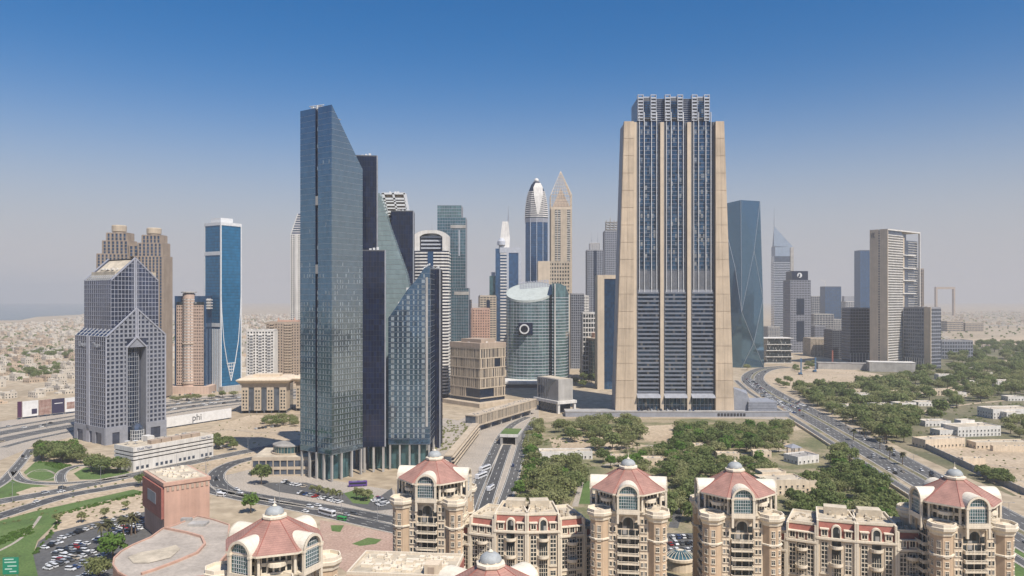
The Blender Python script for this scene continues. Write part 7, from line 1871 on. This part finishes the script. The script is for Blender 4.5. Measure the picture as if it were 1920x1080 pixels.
# ================================================================ vehicles
CARCOL = [('white',(.72,.72,.71)),('silver',(.38,.39,.40)),('black',(.015,.015,.017)),('grey',(.11,.115,.12)),('red',(.30,.02,.02)),('blue',(.03,.06,.16)),('beige',(.42,.36,.28))]
CARW = [46, 16, 14, 12, 3, 4, 5]
for n_, c_ in CARCOL: M['car_'+n_] = paint('car_paint_'+n_, c_, .22, .1)
M['car_glass'] = paint('car_glass', (.02,.025,.03), .08); M['tyre'] = paint('tyre', (.02,.02,.02), .8)
def loft_x(secs):
    """body from cross sections (x, half width, z low, z high)"""
    b = MB(); vs_ = []
    for x, w_, z0, z1 in secs: vs_ += [(x,-w_,z0),(x,w_,z0),(x,w_,z0+(z1-z0)*.6),(x,w_*.86,z1),(x,-w_*.86,z1),(x,-w_,z0+(z1-z0)*.6)]
    fs = []
    for i in range(len(secs)-1):
        for j in range(6): k = (j+1)%6; fs.append((i*6+j,i*6+k,i*6+6+k,i*6+6+j))
    n = (len(secs)-1)*6; fs += [(5,4,3,2,1,0), tuple(n+j for j in range(6))]
    return b.add(vs_, fs)
def mesh_of(b, name, mat):
    me = bpy.data.meshes.new(name); me.from_pydata(b.v,[],b.f); me.materials.append(mat); me.update(); return me
CARM = {}
for n_, _ in CARCOL:
    CARM[n_] = (mesh_of(loft_x([(-2.3,.78,.35,.72),(-2.1,.88,.25,.86),(-.9,.9,.22,.92),(.9,.9,.22,.92),(1.9,.87,.25,.80),(2.25,.76,.35,.62)]),'car',M['car_'+n_]),
                mesh_of(loft_x([(-1.35,.66,1.36,1.47),(-1.1,.68,1.38,1.50),(.25,.67,1.38,1.50),(.45,.62,1.36,1.44)]),'roof_panel',M['car_'+n_]),
                mesh_of(loft_x([(-2.3,.84,.38,.95),(-2.2,.92,.3,1.05),(.8,.92,.3,1.08),(2.1,.9,.3,1.0),(2.3,.8,.4,.8)]),'car',M['car_'+n_]),
                mesh_of(loft_x([(-2.2,.74,1.70,1.80),(.2,.74,1.72,1.84),(.5,.7,1.68,1.76)]),'roof_panel',M['car_'+n_]))
GL1 = mesh_of(loft_x([(-1.95,.72,.84,.92),(-1.3,.76,.84,1.40),(.35,.75,.84,1.40),(1.15,.70,.82,.90)]),'window_glass',M['car_glass'])
GL2 = mesh_of(loft_x([(-2.22,.8,1.0,1.5),(-2.1,.82,1.0,1.72),(.35,.8,1.0,1.72),(1.1,.76,1.0,1.1)]),'window_glass',M['car_glass'])
wb = MB().tube((0,-.12,0),(0,.12,0),.33,n=10); WH = mesh_of(wb,'wheel',M['tyre'])
CARS = []
def car(x, y, a, col, label, group, suv=False, wheels=True, z=.1): CARS.append((x,y,a,col,label,group,suv,wheels,z))
def place_cars(limit=300):
    far = set(id(c) for c in sorted(CARS, key=lambda c: c[1])[limit:]); v, f, mi = [], [], []; mats = [M['car_'+n_] for n_,_ in CARCOL]+[M['car_glass']]
    for c in CARS:
        x, y, a, col, label, group, suv, wheels, z = c; m = CARM[col]; ms = (m[2],m[3],GL2) if suv else (m[0],m[1],GL1)
        if id(c) in far:
            ca_, sa_ = math.cos(a), math.sin(a)
            for k, me in enumerate(ms):
                n = len(v); v += [(x+q.co.x*ca_-q.co.y*sa_, y+q.co.x*sa_+q.co.y*ca_, z+q.co.z) for q in me.vertices]
                for p in me.polygons: f.append([i+n for i in p.vertices]); mi.append(len(mats)-1 if k == 2 else [n_ for n_,_ in CARCOL].index(col))
            continue
        o = put('car', ms[0], None, None, (x,y,z), a); tag(o, label, 'car', group); put('roof_panel', ms[1], o); put('window_glass', ms[2], o)
        if wheels:
            for wx, wy in ((-1.4,-.8),(-1.4,.8),(1.4,-.8),(1.4,.8)): put('wheel', WH, o, None, (wx,wy,.33))
    me = bpy.data.meshes.new('distant_traffic'); me.from_pydata(v,[],f)
    for m in mats: me.materials.append(m)
    me.polygons.foreach_set('material_index', mi); me.update(); tag(put('distant_traffic', me, None, 'stuff'), 'far-off traffic and parked cars along the highway and road bend', 'cars')
qc = random.Random(31)
pick = lambda: qc.choices([c for c,_ in CARCOL], CARW)[0]
def lot(rows, label, group, gap=2.75, miss=.08, wheels=True, z=.12):
    """rows of bays: (start px, end px) on the ground"""
    for a_, b_ in rows:
        p, q = Vector(gp(*a_)), Vector(gp(*b_)); L_ = (q-p).length; u = (q-p).normalized(); an = math.atan2(u.y,u.x)+math.pi/2; n = int(L_/gap)
        for k in range(n):
            if qc.random() < miss: continue
            c = p+u*(k+.5)*gap; col = pick(); suv = qc.random() < .45
            car(c.x, c.y, an+(math.pi if qc.random()<.5 else 0)+qc.uniform(-.04,.04), col, f"{col} {'four-wheel-drive' if suv else 'saloon'} {label}", group, suv, wheels, z)
lot([((70,1034),(118,1016)),((112,1012),(184,986)),((188,983),(270,962)),((92,1058),(170,1026)),((90,1063),(170,1031)),((128,1072),(206,1036)),((178,1016),(196,1008)),((212,1000),(272,978)),((214,1006),(274,985)),((125,1098),(190,1066)),((100,1040),(168,1014)),((102,1044),(170,1018)),((150,1092),(215,1060)),((196,996),(268,971)),((84,1070),(150,1046)),((140,1050),(200,1026)),((205,1012),(270,990))], 'parked in the car park beside the pink hall', 'cars in the car park beside the pink hall')
lot([((1252,1022),(1306,1020)),((1252,1034),(1306,1032)),((1256,1010),(1302,1008))], 'parked in the court between two red-roofed towers', 'cars in the court between the towers')
lot([((530,905),(576,915)),((560,925),(640,944)),((590,918),(620,926)),((700,938),(720,952)),((708,934),(728,948)),((682,926),(696,930))], 'parked before the glass towers', 'cars before the glass towers')
lot([((1195,779),(1330,780))], 'parked on the terrace under the tallest tower', 'cars under the tallest tower', 3.2, .45, False, 5.2)
lot([((1400,712),(1432,745)),((1408,712),(1445,745)),((1432,742),(1475,768)),((1445,748),(1490,775)),((1460,752),(1500,768)),((1470,748),(1510,762))], 'parked along the bend of the wide road', 'cars along the road bend', 2.9, .25, False)
lot([((760,884),(800,866)),((770,872),(812,852)),((1385,768),(1450,772)),((470,806),(520,800))], 'parked on the pale paving or sand near the towers', 'cars on paving near the towers', 3.1, .35)
lot([((405,836),(440,842)),((330,742),(440,733))], 'parked at the roadside near the highway', 'cars near the highway', 3.0, .3, False)
def traffic(key, lanes, n, label, group, wheels=False, lo=0.0, hi=1.0, rev=False, park=False):
    c, w_, ln = ROADS[key]; cum = [0.0]
    for p, q in zip(c, c[1:]): cum.append(cum[-1]+(q-p).length)
    used = []; tries = 0
    while n > 0 and tries < 500:
        tries += 1; s = qc.uniform(lo, hi)*cum[-1]; l = qc.randrange(ln)
        if any(l == l2 and abs(s-s2) < 9 for l2, s2 in used): continue
        i = max(k for k in range(len(cum)) if cum[k] <= s); i = min(i, len(c)-2); p, q = c[i], c[i+1]; f = (s-cum[i])/max(.01,(q-p).length); u = (q-p).normalized()
        pos = p+(q-p)*f+Vector((u.y,-u.x))*(-w_/2+w_*(l+.5)/ln); used.append((l,s)); n -= 1; col = pick(); suv = qc.random() < .4
        car(pos.x, pos.y, math.atan2(u.y,u.x)+(math.pi if rev else 0), col, f"{col} {'four-wheel-drive' if suv else 'saloon'} {label}", group, suv, wheels, .14)
traffic('hw1', 5, 34, 'driving on the near highway carriageway', 'cars on the near carriageway'); traffic('hw2', 5, 34, 'driving on the far highway carriageway', 'cars on the far carriageway'); traffic('hw4', 2, 10, 'on the highway service road', 'cars on the service road')
traffic('main_up', 3, 4, 'on the upper interchange road', 'cars on the upper interchange road', True, .15, .95); traffic('main_lo', 3, 7, 'on the lower interchange road', 'cars on the lower interchange road', True, .1, .9); traffic('curve', 3, 7, 'on the curved road round the glass towers', 'cars on the curved road', True)
traffic('ramp', 2, 3, 'on the ramp under the highway', 'cars on the ramp', True, .5, 1); traffic('mid_l', 2, 5, 'in the left lane of the road cutting', 'cars in the cutting, left', True, .2, .9); traffic('mid_r', 2, 3, 'in the right lane of the road cutting', 'cars in the cutting, right', True, .2, .9)
traffic('right_a', 4, 32, 'on the carriageway of the wide road next to the wood', 'cars on the wood side of the wide road', True, .1, .95); traffic('right_b', 4, 32, 'on the carriageway of the wide road next to the park', 'cars on the park side of the wide road', True, .1, .95, True)
place_cars()
# buses and vans
M['bus_purple'] = paint('bus_purple', (.10,.05,.22), .3); M['bus_white'] = paint('bus_white', (.70,.70,.70), .3); M['van_green'] = paint('van_green', (.03,.28,.07), .3)
def bus(px, py, a, L_, W, h, mat, label, name='bus', cat='bus', key=None):
    x, y = gp(px,py); o = thing(name, label, cat, (x,y,.14), R(a))
    MB().loft([[(-L_/2,-W/2),(L_/2,-W/2),(L_/2,W/2),(-L_/2,W/2)]]*2+[[(-L_/2+.1,-W/2+.15),(L_/2-.25,-W/2+.15),(L_/2-.25,W/2-.15),(-L_/2+.1,W/2-.15)]],[.35,h-.15,h]).build('body', M[mat], o)
    for s in (-1,1): MB().box(-L_/2+.5, L_/2-.6, s*(W/2+.02)-.02, s*(W/2+.02)+.02, h*.48, h*.8).build('side_glass', M['car_glass'], o)
    MB().box(L_/2-.02, L_/2+.03, -W/2+.2, W/2-.2, h*.42, h*.82).build('windscreen', M['car_glass'], o)
    for wx in (-L_*.32, L_*.32):
        for wy in (-W/2+.1, W/2-.1): put('wheel', WH, o, None, (wx,wy,.33)).scale = (1.35,1,1.35)
    if h > 2.7: MB().box(-L_*.3, -L_*.05, -W*.3, W*.3, h, h+.3).box(L_*.1, L_*.3, -W*.3, W*.3, h, h+.25).build('roof_units', M['steel'], o, 'stuff')
bus(671,912,12,11.5,2.6,3.3,'bus_purple','purple bus parked at the foot of the glass towers')
bus(613,966,-38,12,2.6,3.2,'bus_white','white bus on the road right of the large near red roof')
bus(641,976,-30,5.2,2.0,2.2,'van_green','green van behind the white bus','van','van')
bus(415,931,-20,5.4,2.0,2.3,'bus_white','white van on the road right of the pink hall','van','van')
bus(909,882,62,12,2.6,3.2,'bus_white','white coach parked in the road cutting, rear one','coach','coach')
bus(902,896,62,12,2.6,3.2,'bus_white','white coach parked in the road cutting, front one','coach','coach')
bus(920,919,72,8,2.4,2.8,'bus_white','small white truck driving down the road cutting','truck','truck')
# street lamps
LP = thing('street_lamp', 'x', 'street lamp'); MB().tube((0,0,0),(0,0,11.5),.16,.09,6).build('pole', M['steel'], LP); MB().tube((-2.2,0,11.9),(2.2,0,11.9),.07,n=4).tube((0,0,11.4),(0,0,11.9),.09,n=4).build('arm', M['steel'], LP)
for s in (-2.3,2.3): MB().box(s-.5,s+.5,-.16,.16,11.8,11.98).build('lamp_head', M['grey_panel'], LP)
def lamps(key, off, n, label, group, lo=0, hi=1):
    c = offset_line(ROADS[key][0], off)
    for k in range(n):
        i = int((lo+(hi-lo)*(k+.5)/n)*(len(c)-1)); d = c[min(i+1,len(c)-1)]-c[max(0,i-1)]; a = math.atan2(d.y,d.x)+math.pi/2
        if LP['label'] == 'x': LP.location = (c[i].x,c[i].y,.2); LP.rotation_euler = (0,0,a); LP['label'] = label; LP['group'] = group
        else: dup(LP, (c[i].x,c[i].y,.2), a, label, group)
lamps('right_a', 9, 14, 'street lamp on the middle strip of the wide road', 'lamps of the wide road', .25, .95)
lamps('main_up', 8, 7, 'street lamp along the interchange road', 'lamps of the interchange road', .1, .9)
lamps('curve', 7, 6, 'street lamp along the curved road', 'lamps of the curved road', .2, .95)
lamps('hw1', 14, 9, 'street lamp on the middle strip of the highway', 'lamps of the highway')
lamps('mid_r', 6, 4, 'street lamp beside the road cutting', 'lamps of the road cutting', .2, .9)
# green road sign at the lower left corner
D = 319.0; t = thing('road_sign', 'green overhead road sign at the lower left corner', 'road sign', (X(20,D), D, 0), R(6))
MB().box(-3.1, 3.1, -.1, .12, 4.4, 11.4).build('sign_panel', M['sign_green'], t)
b = MB()
for k, (x0, x1, z) in enumerate(((-2.4,1.2,10.4),(-2.4,2.2,9.2),(-1.2,2.4,7.6),(-2.2,.6,6.4),(-.4,2.3,5.3))): b.box(x0, x1, -.16, -.1, z, z+.45)
b.build('sign_marks', M['pale_green'], t, 'stuff')
for x in (-2.4, 2.4): MB().tube((x,.3,0),(x,.3,11),.18,n=8).build('post', M['steel'], t)
# ---------------------------------------------------------------- the hazy air
hm = bpy.data.materials.new('haze_air'); hm.use_nodes = True; ht = hm.node_tree; ht.nodes.clear()
hv = ht.nodes.new('ShaderNodeVolumePrincipled'); hv.inputs['Color'].default_value = (0.63, 0.64, 0.66, 1)
hv.inputs['Density'].default_value = 0.00012; hv.inputs['Anisotropy'].default_value = 0.0
ho = ht.nodes.new('ShaderNodeOutputMaterial'); ht.links.new(hv.outputs[0], ho.inputs['Volume'])
hb = MB().box(-16500, 16500, -1800, 16500, -12, 385).build('haze', hm); hb['kind'] = 'stuff'
